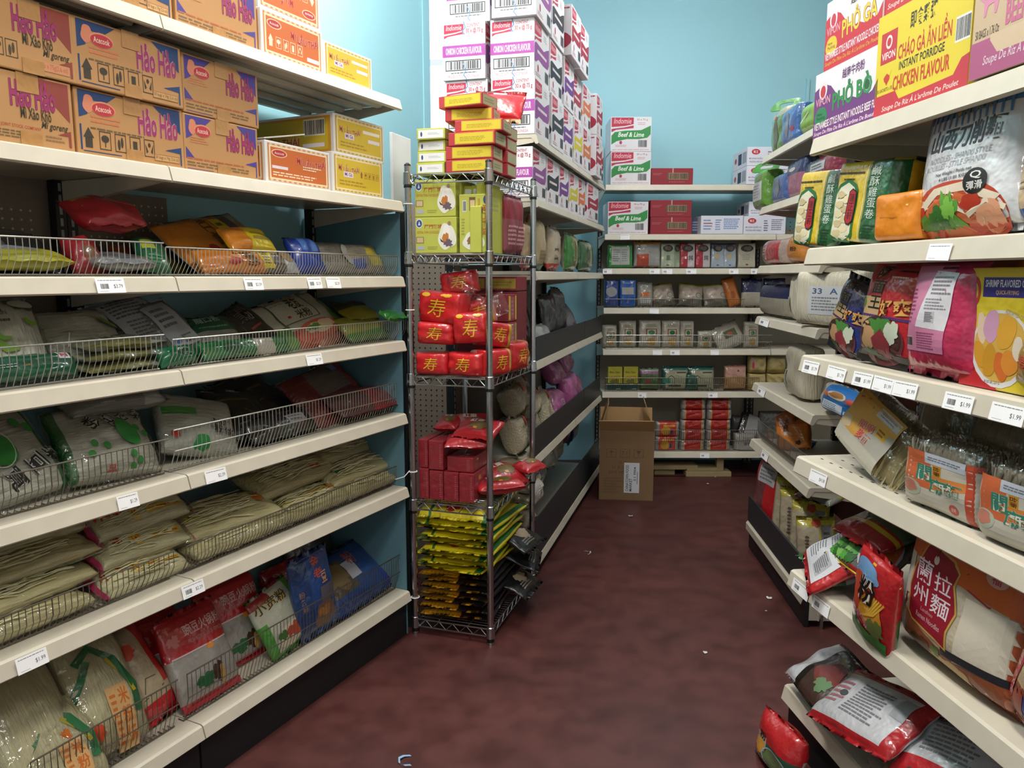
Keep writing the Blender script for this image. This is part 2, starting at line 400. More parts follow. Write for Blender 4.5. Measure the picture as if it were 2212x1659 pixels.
    def line(s, pts, t, col):
        """stroke of thickness t (metres)"""
        P = np.array(pts, float) * [s.w, s.h]; n = len(P); T = np.gradient(P, axis=0); T /= np.maximum(np.linalg.norm(T, axis=1, keepdims=True), 1e-9)
        N = np.stack([-T[:, 1], T[:, 0]], 1) * t / 2
        s.emit(np.concatenate([P + N, P - N]) / [s.w, s.h], [(i, i + 1, n + i + 1, n + i) for i in range(n - 1)], col)
    def text(s, txt, u0, v0, u1, v1, col, bold=0.012, shear=0.0, out=None, ow=0.022, rot=0.0, plain=False, arc=0.0):
        if plain: bold = 0.0
        for b, c in (([(bold + ow, out)] if out else []) + [(bold, col)]):
            v, f = glyphs(txt, b, shear)
            if not len(v): continue
            g = ow * 0.5 if (out and b > bold) else 0.0
            if rot in (90, -90):
                uv = np.stack([u0 + (u1 - u0) * (1 - v[:, 1] if rot == 90 else v[:, 1]), v0 + (v1 - v0) * (v[:, 0] if rot == 90 else 1 - v[:, 0])], 1)
            elif rot == 180:
                uv = np.stack([u1 - (u1 - u0) * v[:, 0], v1 - (v1 - v0) * v[:, 1]], 1)
            else:
                du = (u1 - u0); dv = (v1 - v0)
                uv = np.stack([u0 - g * du * 0.06 + du * (1 + g * 0.12) * v[:, 0], v0 - g * dv * 0.4 + dv * (1 + g * 0.8) * v[:, 1]], 1)
                if arc: uv[:, 1] += arc * (1 - (2 * v[:, 0] - 1) ** 2)
                if rot: uv = s._rot(uv, ((u0 + u1) / 2, (v0 + v1) / 2), rot)
            s.emit(*s.split(uv, f), c)
    def split(s, uv, faces):
        """cut long edges so that the shape can follow a curved pack"""
        if not s.dense: return uv, faces
        lim = s.dense * 1.3; V = [tuple(p) for p in uv]; out = []; todo = []
        for f in faces: todo += [(f[0], f[i], f[i + 1]) for i in range(1, len(f) - 1)]
        while todo:
            t = todo.pop(); L = [max(abs(V[t[i]][0] - V[t[(i + 1) % 3]][0]), abs(V[t[i]][1] - V[t[(i + 1) % 3]][1])) for i in range(3)]
            m = max(L)
            if m <= lim: out.append(t); continue
            i = L.index(m); a, b, c = t[i], t[(i + 1) % 3], t[(i + 2) % 3]
            V.append(((V[a][0] + V[b][0]) / 2, (V[a][1] + V[b][1]) / 2)); n = len(V) - 1; todo += [(a, n, c), (n, b, c)]
        return np.array(V), out
    def column(s, txt, u0, v0, u1, v1, col, **k):
        """characters stacked from top to bottom"""
        n = len(txt); hh = (v1 - v0) / n
        for i, ch in enumerate(txt): s.text(ch, u0, v1 - (i + 0.94) * hh, u1, v1 - (i + 0.06) * hh, col, **k)
    def barcode(s, u0, v0, u1, v1, frame=False, bg=None, seed=3):
        rg = random.Random(seed)
        if bg: s.rect(u0 - 0.03 * (u1 - u0), v0 - 0.1 * (v1 - v0), u1 + 0.03 * (u1 - u0), v1 + 0.1 * (v1 - v0), bg)
        if frame:
            t = 0.08 * (v1 - v0); tu = t * s.h / s.w
            for a in ((u0, v0, u1, v0 + t), (u0, v1 - t, u1, v1), (u0, v0, u0 + tu, v1), (u1 - tu, v0, u1, v1)): s.rect(*a, '#202326')
            u0 += 0.09 * (u1 - u0); u1 -= 0.08 * (u1 - u0); v0 += 0.12 * (v1 - v0); v1 -= 0.12 * (v1 - v0)
        u = u0; first = True
        while u < u1:
            wd = rg.choice((1, 1, 2, 3)) * (u1 - u0) / 75; s.emit([(u, v0), (min(u + wd, u1), v0), (min(u + wd, u1), v1), (u, v1)], [(0, 1, 2, 3)], '#26292c', same=not first); first = False
            u += wd + rg.choice((1, 1, 2)) * (u1 - u0) / 75
    def lines(s, u0, v0, u1, v1, n, col, rg=None, fill=0.5):
        """rows of unreadable small print"""
        rg = rg or random.Random(int(u0 * 977 + v0 * 331 + n)); hh = (v1 - v0) / n; first = True
        for k in range(n):
            u = u0; b = v1 - (k + 0.5 + fill / 2) * hh; e = u1 - (u1 - u0) * (rg.uniform(0, 0.3) if n > 1 else 0)
            while u < e:
                wd = rg.uniform(0.05, 0.16) * (u1 - u0); x1 = min(u + wd, e)
                s.emit([(u, b), (x1, b), (x1, b + fill * hh), (u, b + fill * hh)], [(0, 1, 2, 3)], col, same=not first); first = False
                u += wd + 0.02 * (u1 - u0)
    def mesh(s, name): return s.mb.mesh(name, fix=False)

def play(p, ops):
    for o in ops:
        k, a = o[0], o[1:]; kw = {}
        if a and isinstance(a[-1], dict): kw = a[-1]; a = a[:-1]
        getattr(p, k)(*a, **kw)

# ------------------------------------------------------------------ soft packs
class Pillow:
    """a filled pouch: width, height, thickness, edge exponents, flat seals at both ends, crinkles"""
    def __init__(s, w, h, t, eu=2.2, ev=2.6, seal=0.05, seal_b=None, cr=0.004, seed=0, waist=0.0, fan=0.0, sag=0.0, ridge=0.0):
        s.lift = 0.0007 + 0.9 * ridge; s.w, s.h, s.t, s.eu, s.ev, s.st, s.sb, s.cr, s.waist, s.fan, s.sag, s.ridge = w, h, t, eu, ev, seal, seal if seal_b is None else seal_b, cr, waist, fan, sag, ridge
        rg = np.random.RandomState(seed); s.K = rg.uniform(-1, 1, (7, 2)) * [6.5, 7.5]; s.ph = rg.uniform(0, 6.28, 7); s.sk = rg.uniform(6, 11); s.A = rg.uniform(-1, 1, 2)
    def prof(s, u, v):
        vi = np.clip((v - s.sb) / (1 - s.sb - s.st), 0, 1)
        pu = np.maximum(0, 1 - np.abs(2 * u - 1) ** s.eu) ** (1 / s.eu); pv = np.maximum(0, 1 - np.abs(2 * vi - 1) ** s.ev) ** (1 / s.ev)
        if s.sag: pv = pv * (1 + s.sag * (1 - 2 * vi))
        return pu * pv, pv
    def pos(s, u, v, side):
        p, pv = s.prof(u, v)
        nz = sum(np.sin(s.K[i, 0] * u * 2 + s.K[i, 1] * v * 2 + s.ph[i] + side) for i in range(7)) / 7
        y = side * (s.t / 2 * p + s.cr * nz * np.minimum(1, p * 2))
        if s.ridge: y = y + side * s.ridge * np.abs(np.sin(u * 14 + nz * 3)) * p
        flat = 1 - np.minimum(1, pv * 3)
        y = y + flat * 0.22 * s.cr * np.sin(s.sk * u * 2 + s.ph[0]) + flat * s.A[0] * s.cr
        hw = s.w / 2 * (1 - s.waist * np.sin(math.pi * np.clip(v, 0, 1))) * (1 + s.fan * flat) * (1 + 0.012 * np.sin(s.K[0, 1] * v * 3 + s.ph[1]))
        x = (2 * u - 1) * hw
        z = v * s.h + 0.25 * s.cr * np.sin(s.K[1, 0] * u + s.ph[2]) * (np.abs(2 * v - 1) ** 4)
        return x, y, z
    def surf(s, side=-1):
        def S(u, v, lift):
            if side > 0: u = 1 - u
            u = np.asarray(u, float); v = np.asarray(v, float); e = 1e-3
            x, y, z = s.pos(u, v, side)
            a = np.stack(s.pos(np.clip(u + e, 0, 1), v, side), -1) - np.stack(s.pos(np.clip(u - e, 0, 1), v, side), -1)
            b = np.stack(s.pos(u, np.clip(v + e, 0, 1), side), -1) - np.stack(s.pos(u, np.clip(v - e, 0, 1), side), -1)
            n = np.cross(a, b); n /= np.maximum(np.linalg.norm(n, axis=-1, keepdims=True), 1e-9)
            n = n * (1 if side < 0 else -1)
            lf = lift + s.lift
            return x + n[..., 0] * lf, y + n[..., 1] * lf, z + n[..., 2] * lf
        return S
    def mesh(s, name, paint, nu=22, nv=26):
        u = (1 - np.cos(np.linspace(0, math.pi, nu + 1))) / 2; u = 0.5 * u + 0.5 * np.linspace(0, 1, nu + 1)
        vi = (1 - np.cos(np.linspace(0, math.pi, nv - 1))) / 2; vi = 0.5 * vi + 0.5 * np.linspace(0, 1, nv - 1)
        v = np.concatenate([[0], s.sb + vi * (1 - s.sb - s.st), [1]])
        if s.st <= 0: v = v[:-1]
        if s.sb <= 0: v = v[1:]
        n0, n1 = len(u), len(v); U, V = np.meshgrid(u, v)
        fx = np.stack(s.pos(U.ravel(), V.ravel(), -1), 1); bx = np.stack(s.pos(U.ravel(), V.ravel(), 1), 1)
        edge = (U.ravel() == 0) | (U.ravel() == 1) | (V.ravel() == v[0]) | (V.ravel() == v[-1])
        mid = (fx + bx) / 2; fx[edge] = mid[edge]
        idx_b = np.empty(len(bx), int); ib = np.where(~edge)[0]; idx_b[edge] = np.where(edge)[0]; idx_b[ib] = len(fx) + np.arange(len(ib))
        m = MB(); P = np.concatenate([fx, bx[ib]]); faces = []; cols = []
        for j in range(n1 - 1):
            for i in range(n0 - 1):
                q = (j * n0 + i, j * n0 + i + 1, (j + 1) * n0 + i + 1, (j + 1) * n0 + i)
                uc, vc = (u[i] + u[i + 1]) / 2, (v[j] + v[j + 1]) / 2
                faces.append(q); cols.append(paint(uc, vc, 0)); faces.append(tuple(idx_b[k] for k in q[::-1])); cols.append(paint(1 - uc, vc, 1))
        m.v.append(P); m.n = len(P); m.f = faces; m.c = cols
        return m.mesh(name, smooth=True, fix=False)
def painter(base, bands=()):
    B = [(a, lin(c)) for *a, c in bands]; b0 = lin(base)
    def f(u, v, back):
        c = b0
        for a, cc in B:
            if a[0] <= u <= a[2] and a[1] <= v <= a[3]: c = cc
        return c
    return f
_PACK = {}
def pouch(name, M, size, base, bands=(), ops=(), label='', cat='packet', group=None, mat='wrap', key=None, back_ops=(), inner=None, film=False, nu=26, nv=30, dense=0.06, ink='gloss_ink', **pk):
    """a soft packet standing on its lower edge; optional clear film with something inside"""
    w, h, t = size
    k = key and (key, size)
    if k and k in _PACK: me, pm, im = _PACK[k]
    else:
        P = Pillow(w, h, t, **pk)
        me = P.mesh(name, painter(base, bands), nu, nv); me.materials.append(MATS['film' if film else mat])
        pm = im = None
        if ops or back_ops:
            p = Print((w, h), P.surf(-1), dense); p.step = 0.00022; play(p, ops)
            if back_ops:
                p.surf = P.surf(1); play(p, back_ops)
            pm = p.mesh('printed_design'); pm.materials.append(MATS[ink])
        if film and inner:
            kk = dict(pk); kk['cr'] = inner.get('cr', 0.004); kk['seal'] = 0.0; kk['seal_b'] = 0.0; kk['fan'] = 0
            if 'ridge' in inner: kk['ridge'] = inner['ridge']
            sc = inner.get('s', (0.92, 0.86, 0.88)); Q = Pillow(w * sc[0], h * sc[1], t * sc[2], **kk)
            im = Q.mesh(inner['name'], painter(inner['col'], inner.get('bands', ())), nu, nv); im.materials.append(MATS[inner.get('mat', 'strand')])
            im['z'] = (1 - sc[1]) / 2 * h + inner.get('dz', 0) * h
        if k: _PACK[k] = (me, pm, im)
    o = new_obj(name, me); o.matrix_world = M; tag(o, label, cat, group)
    if pm: new_obj('printed_design', pm, o)
    if im: new_obj(inner['name'] if inner else 'contents', im, o, M=Matrix.Translation((0, 0, im['z'])))
    return o

# ------------------------------------------------------------------ cartons
def bevel_box(name, w, d, h, col, bev=0.003, cols=None):
    bm = bmesh.new(); bmesh.ops.create_cube(bm, size=1.0)
    for v in bm.verts: v.co = ((v.co.x) * w, (v.co.y + 0.5) * d, (v.co.z + 0.5) * h)
    bmesh.ops.bevel(bm, geom=list(bm.edges), offset=bev, segments=2, affect='EDGES', profile=0.6)
    me = bpy.data.meshes.new(name); bm.to_mesh(me); bm.free()
    ca = me.color_attributes.new('Col', 'FLOAT_COLOR', 'CORNER'); arr = np.ones((len(me.loops), 4), np.float32)
    for p in me.polygons:
        c = lin(col)
        if cols:
            n = p.normal; k = 'f' if n.y < -0.7 else 'b' if n.y > 0.7 else 'r' if n.x > 0.7 else 'l' if n.x < -0.7 else 't' if n.z > 0.7 else 'u'
            c = lin(cols.get(k, col))
        arr[p.loop_start:p.loop_start + p.loop_total, :3] = c
    ca.data.foreach_set('color', arr.ravel()); return me
def carton(name, M, size, col, faces=None, label='', cat='carton', group=None, key=None, tape=None, cols=None, mat='card', ink='ink', seam=True, bev=0.003):
    """box standing on its base with its front at y = 0; faces: f front, l / r sides, t top"""
    w, d, h = size; k = key and (key, size)
    if k and k in _PACK: me, pm, tm = _PACK[k]
    else:
        me = bevel_box(name, w, d, h, col, bev, cols); me.materials.append(MATS[mat]); pm = tm = None
        if faces:
            S = {'f': ((w, h), lambda u, v, l: ((u - 0.5) * w, -l, v * h)),
                 'r': ((d, h), lambda u, v, l: (w / 2 + l, u * d, v * h)),
                 'l': ((d, h), lambda u, v, l: (-w / 2 - l, (1 - u) * d, v * h)),
                 't': ((w, d), lambda u, v, l: ((u - 0.5) * w, v * d, h + l))}
            mb = MB()
            for fk, ops in faces.items():
                p = Print(*S[fk]); p.mb = mb; play(p, ops)
            pm = mb.mesh('printed_design', fix=False); pm.materials.append(MATS[ink])
        if tape:
            t = MB(); tc = lin(tape)
            t.box((-0.024, -0.0014, h * 0.74), (0.024, -0.0009, h + 0.0012), tc).box((-0.024, -0.0014, h + 0.0004), (0.024, d * 0.98, h + 0.0016), tc).box((-0.024, -0.0014, -0.0005), (0.024, -0.0009, h * 0.2), tc)
            tm = t.mesh('tape'); tm.materials.append(MATS['foil'])
        if k: _PACK[k] = (me, pm, tm)
    o = new_obj(name, me); o.matrix_world = M; tag(o, label, cat, group)
    if pm: new_obj('printed_design', pm, o)
    if tm: new_obj('tape', tm, o)
    return o
def span(fr, x0, x1, y, q=0.0):
    """where two pixel columns meet the plane q: centre and width along the shelf"""
    a0 = fr.at(x0, y, q)[0]; a1 = fr.at(x1, y, q)[0]; return (a0 + a1) / 2, a1 - a0
def height(fr, x, y, q, z): return fr.at(x, y, q)[1] - z

# ------------------------------------------------------------------ the shelf runs
def unit(name, fr, a0, a1, label, height_, depth, shelves, kick, back='peg_brown', back_h=None, upr=True, lip=0.042, mat='cream_steel', group='shelving units', ribs=(), kick_mat='black_steel', tags={}, depths={}, back_z0=0.0):
    r = empty(name, fr.M); tag(r, label, 'shelving', group)
    for i, z in enumerate(shelves):
        shelf(r, a0, a1, z, depths.get(i, depth), lip, mat, [t for t in tags.get(i, ()) if a0 <= t[0] <= a1], ribs=i in ribs)
    MB().box((a0 + 0.004, 0.012, 0.0), (a1 - 0.004, 0.03, kick)).obj('kick_plate', kick_mat, r)
    if back: MB().box((a0, depth + 0.002, back_z0), (a1, depth + 0.012, back_h or height_)).obj('back_panel', back, r)
    if upr:
        upright(r, a0 + 0.016, depth - 0.035, height_); upright(r, a1 - 0.016, depth - 0.035, height_)
    return r
LZ = [2.057, 1.688, 1.407, 1.161, 0.875, 0.578, 0.145]
GZ = [2.03, 1.755, 1.43, 1.018, 0.566, 0.055]
BZ = [2.034, 1.697, 1.461, 1.184, 0.891, 0.584, 0.143]
RZ = [2.005, 1.755, 1.460, 1.202, 0.856, 0.555]
NZ = [1.788, 1.480, 1.170, 0.865, 0.508, 0.132]
def tags_of(fr, items, zs, q=-0.012):
    out = {}
    for i, x, y, wpx, tx in items:
        a, _ = fr.at(x, y, q); a2, _ = fr.at(x + wpx, y, q); out.setdefault(i, []).append(((a + a2) / 2, abs(a2 - a), tx))
    return out
LT = tags_of(LF, [(2, 208, 625, 62, '$3.79'), (2, 528, 622, 40, '$2.59'), (2, 665, 616, 30, '$2.29'), (2, 705, 614, 30, '$2.29'), (3, 662, 785, 34, '$1.29'), (4, 254, 1095, 46, '$1.29'), (4, 443, 1032, 46, '$2.39'), (5, 36, 1450, 70, '$1.99'), (5, 394, 1292, 48, '$2.29')], LZ)
unit('shelving_unit', LF, -2.12, -1.03, 'long cream shelving bay in the near corner below the kraft cartons', 2.12, 0.45, LZ, 0.146, back='peg_brown', back_h=1.74, tags=LT, ribs=(0,), back_z0=1.30)
unit('shelving_unit', LF, -1.03, 0.02, 'cream shelving bay ending beside the chrome wire rack', 2.12, 0.45, LZ, 0.146, back=None, tags=LT, ribs=(0,))
unit('shelving_unit', GF, 0.0, 1.02, 'cream shelving bay right behind the chrome wire rack', 1.95, 0.43, GZ, 0.06, back='peg_brown', depths={5: 0.46})
unit('shelving_unit', GF, 1.02, 2.0, 'cream shelving bay in the corner left of the open carton', 1.95, 0.43, GZ, 0.06, back='peg_brown')
BT = tags_of(BF, [(2, 1302, 590, 20, None), (2, 1403, 590, 22, None), (2, 1430, 590, 22, None), (2, 1482, 590, 22, None), (2, 1575, 590, 20, None), (2, 1622, 590, 20, None), (3, 1403, 676, 20, None), (4, 1410, 764, 20, None), (4, 1448, 764, 20, None), (4, 1535, 764, 18, None), (5, 1378, 858, 18, None), (5, 1530, 857, 20, None), (6, 1512, 984, 20, None), (1, 1340, 515, 20, None)], BZ)
unit('shelving_unit', BF, -0.005, 1.19, 'cream shelving bay across the end of the aisle', 1.80, 0.46, BZ, 0.0, back='peg_beige', tags=BT, back_z0=0.15)
unit('shelving_unit', BF, 1.19, 2.35, 'cream shelving bay at the far end, mostly hidden', 1.80, 0.46, BZ, 0.0, back='peg_beige', tags=BT, back_z0=0.15)
RT = tags_of(RF, [(3, 1640, 712, 20, None), (4, 1636, 855, 16, None), (5, 1645, 985, 14, None)], RZ)
unit('shelving_unit', RF, -0.97, 0.0, 'short cream shelving bay facing the aisle beyond the near bay', 2.05, 0.44, RZ, 0.0, back='wood_red', tags=RT, mat='cream_steel', back_z0=0.2, depths={2: 0.46})
NT = tags_of(NF, [(1, 2005, 540, 50, None), (2, 1735, 790, 34, '$1.79'), (2, 1787, 805, 40, '$1.79'), (2, 1843, 820, 42, '$1.99'), (2, 1886, 830, 44, '$1.99'), (2, 1930, 842, 52, '$1.99'), (2, 2040, 862, 64, '$1.99'), (2, 2140, 890, 75, '$1.99'), (3, 1750, 1030, 36, '$4.38'), (4, 1712, 1272, 36, None), (4, 1756, 1312, 36, None)], NZ)
nu_ = unit('shelving_unit', NF, 0.0, 1.35, 'tall cream shelving bay in the near foreground with price rail', 1.95, 0.44, NZ, 0.13, back='black_steel', lip=0.05, tags=NT, back_h=1.85)
# slots punched in the near unit's third deck from the floor
sl = MB(); rg = random.Random(4)
for j in range(4):
    for i in range(24):
        a = 0.05 + i * 0.052 + (j % 2) * 0.026; q = 0.05 + j * 0.05
        sl.box((a - 0.007, q - 0.0025, NZ[3] + 0.0495), (a + 0.007, q + 0.0025, NZ[3] + 0.0503))
so = sl.obj('deck_slots', 'hole', nu_); so['kind'] = 'stuff'
# the near run's base end and the far run's lower front
rfu = empty('floor_bin', RF.M); tag(rfu, 'low grey bin front with black base under the short bay', 'bin')
MB().box((-0.97, -0.004, 0.15), (0.0, 0.006, 0.285)).obj('front_board', 'dark_board', rfu)
MB().prof([(-0.012, 0.10), (-0.012, 0.135), (0.0, 0.15), (0.44, 0.15), (0.44, 0.135), (0.0, 0.135)], -0.97, 0.0).obj('deck', 'cream_steel', rfu)
MB().box((-0.968, 0.006, 0.0), (-0.002, 0.024, 0.13)).obj('kick_plate', 'black_steel', rfu)
MB().box((-0.012, 0.024, 0.03), (-0.002, 0.42, 0.28)).box((-0.004, 0.06, 0.03), (0.003, 0.085, 0.26)).obj('end_panel', 'cream_steel', rfu)
MB().tube([(0.008, 0.072, 0.0), (0.008, 0.072, 0.06)], 0.008, 8).obj('foot', 'chrome', rfu)
# pegboard holes at the near-left bay's back; pale discs paint in light from behind
lu = [o for o in bpy.data.objects if o.name == 'shelving_unit'][0]
ph = MB()
for j in range(6):
    for i in range(36):
        a = -2.0 + i * 0.0254; z = 1.50 + j * 0.0254
        ph.tube([(a, 0.4515, z), (a, 0.4495, z)], 0.0032, 8)
po = ph.obj('peg_holes', 'hole_painted_light', lu); po['kind'] = 'stuff'
ph = MB()
bu = [o for o in bpy.data.objects if o.name == 'shelving_unit.004'][0]
for j in range(4):
    for i in range(40):
        ph.tube([(0.35 + i * 0.05, 0.4615, 1.76 + j * 0.03), (0.35 + i * 0.05, 0.4600, 1.76 + j * 0.03)], 0.004, 6)
po = ph.obj('peg_holes', 'hole', bu); po['kind'] = 'stuff'

# wire fences on the shelf fronts
def fence_px(fr, x0, x1, y, z, h, label, q=0.0, **k):
    a0 = fr.at(x0, y, q)[0]; a1 = fr.at(x1, y, q)[0]
    return fence('wire_fence', fr, min(a0, a1), max(a0, a1), z, h, q, label=label, **k)
lt = 0.042
fence_px(LF, -150, 358, 570, LZ[2] + lt, 0.085, 'wire fence holding the gold and silver bags in the near bay', q=0.012, mid=False)
fence_px(LF, 362, 862, 570, LZ[2] + lt, 0.075, 'wire fence in front of the blue and yellow bags by the rack', q=0.012, mid=False, step=0.013)
fence_px(LF, -150, 360, 790, LZ[3] + lt, 0.095, 'wire fence in front of the white and green rice bags', q=0.012, mid=False)
fence_px(LF, 375, 880, 740, LZ[3] + lt, 0.080, 'wire fence below the white bag with red panel near the rack', q=0.012, mid=False, step=0.013)
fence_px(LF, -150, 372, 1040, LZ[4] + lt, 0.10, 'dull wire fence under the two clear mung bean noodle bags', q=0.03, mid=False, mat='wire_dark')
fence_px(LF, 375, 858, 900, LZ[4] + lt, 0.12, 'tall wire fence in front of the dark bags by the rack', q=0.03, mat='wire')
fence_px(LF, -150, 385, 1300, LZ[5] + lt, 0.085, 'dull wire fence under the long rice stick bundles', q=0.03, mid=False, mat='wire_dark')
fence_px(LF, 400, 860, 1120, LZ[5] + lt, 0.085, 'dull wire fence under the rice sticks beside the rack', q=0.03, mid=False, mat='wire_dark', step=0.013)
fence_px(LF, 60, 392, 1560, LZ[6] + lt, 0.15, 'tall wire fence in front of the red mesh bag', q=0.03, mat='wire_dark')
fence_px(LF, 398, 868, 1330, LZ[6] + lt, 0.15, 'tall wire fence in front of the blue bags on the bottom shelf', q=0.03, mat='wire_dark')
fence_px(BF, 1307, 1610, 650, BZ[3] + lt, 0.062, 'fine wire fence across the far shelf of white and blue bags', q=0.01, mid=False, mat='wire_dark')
fence_px(BF, 1310, 1668, 745, BZ[4] + lt, 0.10, 'fine wire fence across the far shelf of tall rice bags', q=0.01, mat='wire')
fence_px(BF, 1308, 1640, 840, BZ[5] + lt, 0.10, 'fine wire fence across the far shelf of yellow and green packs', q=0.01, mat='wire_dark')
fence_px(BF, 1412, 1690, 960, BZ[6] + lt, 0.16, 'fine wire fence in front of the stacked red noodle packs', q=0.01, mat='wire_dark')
fence_px(RF, 1632, 1752, 1000, RZ[5] + lt, 0.11, 'wire fence beside the orange bag on the short bay', q=0.01, mid=False, mat='wire', step=0.012)
# plain dark front boards on the second run
for i, (z, h, lb) in enumerate(((GZ[3] + lt, 0.11, 'dark front board across the shelf of black bags'), (GZ[4] + lt, 0.135, 'dark front board across the shelf of pink and white bags'), (GZ[5] + lt, 0.20, 'tall dark front board along the floor level bin'))):
    r = empty('front_board', GF.M); tag(r, lb, 'board', 'dark front boards')
    n = 3
    for k in range(n):
        MB().box((0.02 + k * 0.655, -0.002 + 0.001 * (k % 2), z), (0.02 + (k + 1) * 0.655 - 0.004, 0.003, z + h)).obj('panel', 'dark_board', r)

# ------------------------------------------------------------------ chrome wire rack
RW, RD, RH = 0.325, 0.575, 1.86
KF = Fr((-0.085, 2.881), (math.cos(tK), -math.sin(tK)))   # front right foot, a runs left to right along the narrow front
def rack():
    r = empty('wire_rack', KF.M); tag(r, 'narrow five-tier chrome wire rack packed with noodles', 'rack')
    for a in (-RW, 0.0):
        for q in (0.0, RD):
            pm = MB().tube([(a, q, 0.03), (a, q, RH)], 0.0128, 12)
            for k in range(38): pm.tube([(a, q, 0.08 + k * 0.0475), (a, q, 0.082 + k * 0.0475)], 0.0132, 10, cap=False)
            p = pm.obj('post', 'chrome', r, smooth=False)
            MB().tube([(a, q, RH), (a, q, RH + 0.006), (a, q, RH + 0.012)], [0.0135, 0.012, 0.004], 12).obj('post_cap', 'black_plastic', p)
            MB().tube([(a, q, 0.0), (a, q, 0.012), (a, q, 0.012), (a, q, 0.05)], [0.014, 0.014, 0.006, 0.006], 10).obj('levelling_foot', 'chrome', p)
    for z in (1.826, 1.53, 1.062, 0.556, 0.062):
        s = empty('tier', Matrix.Identity(4)); s.parent = r
        m = MB()
        for q in (0.0, RD):
            for dz in (0.0, -0.03): m.tube([(-RW, q, z + dz), (0, q, z + dz)], 0.0032, 6)
            n = 5; pts = []
            for k in range(n * 2 + 1): pts.append((-RW + 0.015 + k * (RW - 0.03) / (n * 2), q, z - (0.0 if k % 2 else 0.03)))
            m.tube(pts, 0.0024, 5)
        for a in (-RW, 0.0):
            for dz in (0.0, -0.03): m.tube([(a, 0, z + dz), (a, RD, z + dz)], 0.0032, 6)
            n = 9; pts = []
            for k in range(n * 2 + 1): pts.append((a, 0.015 + k * (RD - 0.03) / (n * 2), z - (0.0 if k % 2 else 0.03)))
            m.tube(pts, 0.0024, 5)
        m.obj('tier_frame', 'chrome', s)
        m = MB()
        for k in range(26): m.tube([(-RW, 0.02 + k * (RD - 0.04) / 25, z + 0.003), (0, 0.02 + k * (RD - 0.04) / 25, z + 0.003)], 0.0018, 5, cap=False)
        for a in (-RW * 0.7, -RW * 0.3): m.tube([(a, 0, z - 0.001), (a, RD, z - 0.001)], 0.003, 5)
        mo = m.obj('deck_wires', 'chrome', s); mo['kind'] = 'stuff'
        for a in (-RW, 0.0):
            for q in (0.0, RD):
                MB().tube([(a, q, z - 0.036), (a, q, z - 0.034), (a, q, z + 0.010), (a, q, z + 0.012)], [0.015, 0.0185, 0.0165, 0.014], 12).obj('collar', 'chrome', s)
                MB().tube([(a, q, z - 0.046), (a, q, z - 0.037)], 0.0155, 12).obj('collar_ring', 'black_plastic', s)
rack()

# pegboard patch behind the third shelf, light through its holes painted as pale discs
bu2 = [o for o in bpy.data.objects if o.name == 'shelving_unit.001'][0]
pb = MB().box((-1.024, 0.452, 1.45), (-0.66, 0.462, 1.70)).obj('back_panel', 'peg_brown', bu2)
ph = MB()
for j in range(8):
    for i in range(14):
        a = -1.01 + i * 0.0254; z = 1.49 + j * 0.0254
        ph.tube([(a, 0.4525, z), (a, 0.4505, z)], 0.0032, 8)
po = ph.obj('peg_holes', 'hole_painted_light', pb); po['kind'] = 'stuff'

MB().box((0.0205, 0.012, 0.0), (0.026, 0.472, 1.685)).obj('end_panel', 'teal_panel', bu2)
gu = [o for o in bpy.data.objects if o.name == 'shelving_unit.002'][0]
pb = MB().box((0.02, 0.445, 0.0), (0.03, 0.625, 1.78)).obj('back_panel', 'peg_brown', gu)
ph = MB()
for j in range(40):
    for i in range(6): ph.tube([(0.0205, 0.46 + i * 0.028, 0.55 + j * 0.0254), (0.0188, 0.46 + i * 0.028, 0.55 + j * 0.0254)], 0.0036, 6)
po = ph.obj('peg_holes', 'hole', pb); po['kind'] = 'stuff'

# ------------------------------------------------------------------ placing helpers
def PC(fr, a, q, z, h, rz=0.0, tilt=0.0, roll=0.0):
    """placement by the pack's centre"""
    return fr.T(a, q, z, R(rz), R(tilt), R(roll)) @ Matrix.Translation((0, 0, -h / 2))
def ST(fr, a, q, z, rz=0.0, tilt=0.0, roll=0.0): return fr.T(a, q, z, R(rz), R(tilt), R(roll))

# ------------------------------------------------------------------ carton designs
def icons(u0, v0, n, w, h, col, gap=0.02, arrow=True):
    o = []
    if arrow:
        o += [('poly', [(u0, v0 + h * 0.55), (u0 + w * 0.45, v0 + h * 1.1), (u0 + w * 0.9, v0 + h * 0.55)], col), ('rect', u0 + w * 0.15, v0, u0 + w * 0.75, v0 + h * 0.55, col)]
        u0 += w + gap
    for i in range(n):
        u = u0 + i * (w + gap); t = 0.1
        o += [('rect', u, v0, u + w, v0 + h * 0.05, col), ('rect', u, v0 + h * 0.95, u + w, v0 + h, col), ('rect', u, v0, u + w * 0.06, v0 + h, col), ('rect', u + w * 0.94, v0, u + w, v0 + h, col)]
        if i == 0: o += [('ell', u + w / 2, v0 + h * 0.6, w * 0.34, h * 0.2, col), ('rect', u + w * 0.46, v0 + h * 0.15, u + w * 0.54, v0 + h * 0.6, col)]
        elif i == 1: o += [('ell', u + w * 0.36, v0 + h * 0.4, w * 0.12, h * 0.3, col), ('ell', u + w * 0.64, v0 + h * 0.55, w * 0.12, h * 0.3, col)]
        elif i == 2: o += [('rect', u + w * 0.3, v0 + h * 0.15, u + w * 0.7, v0 + h * 0.75, col)]
        else: o += [('ell', u + w * 0.5, v0 + h * 0.68, w * 0.13, h * 0.13, col), ('poly', [(u + w * 0.2, v0 + h * 0.2), (u + w * 0.12, v0 + h * 0.75), (u + w * 0.38, v0 + h * 0.3)], col), ('poly', [(u + w * 0.8, v0 + h * 0.2), (u + w * 0.88, v0 + h * 0.75), (u + w * 0.62, v0 + h * 0.3)], col)]
    return o
INKP = '#9b2f66'
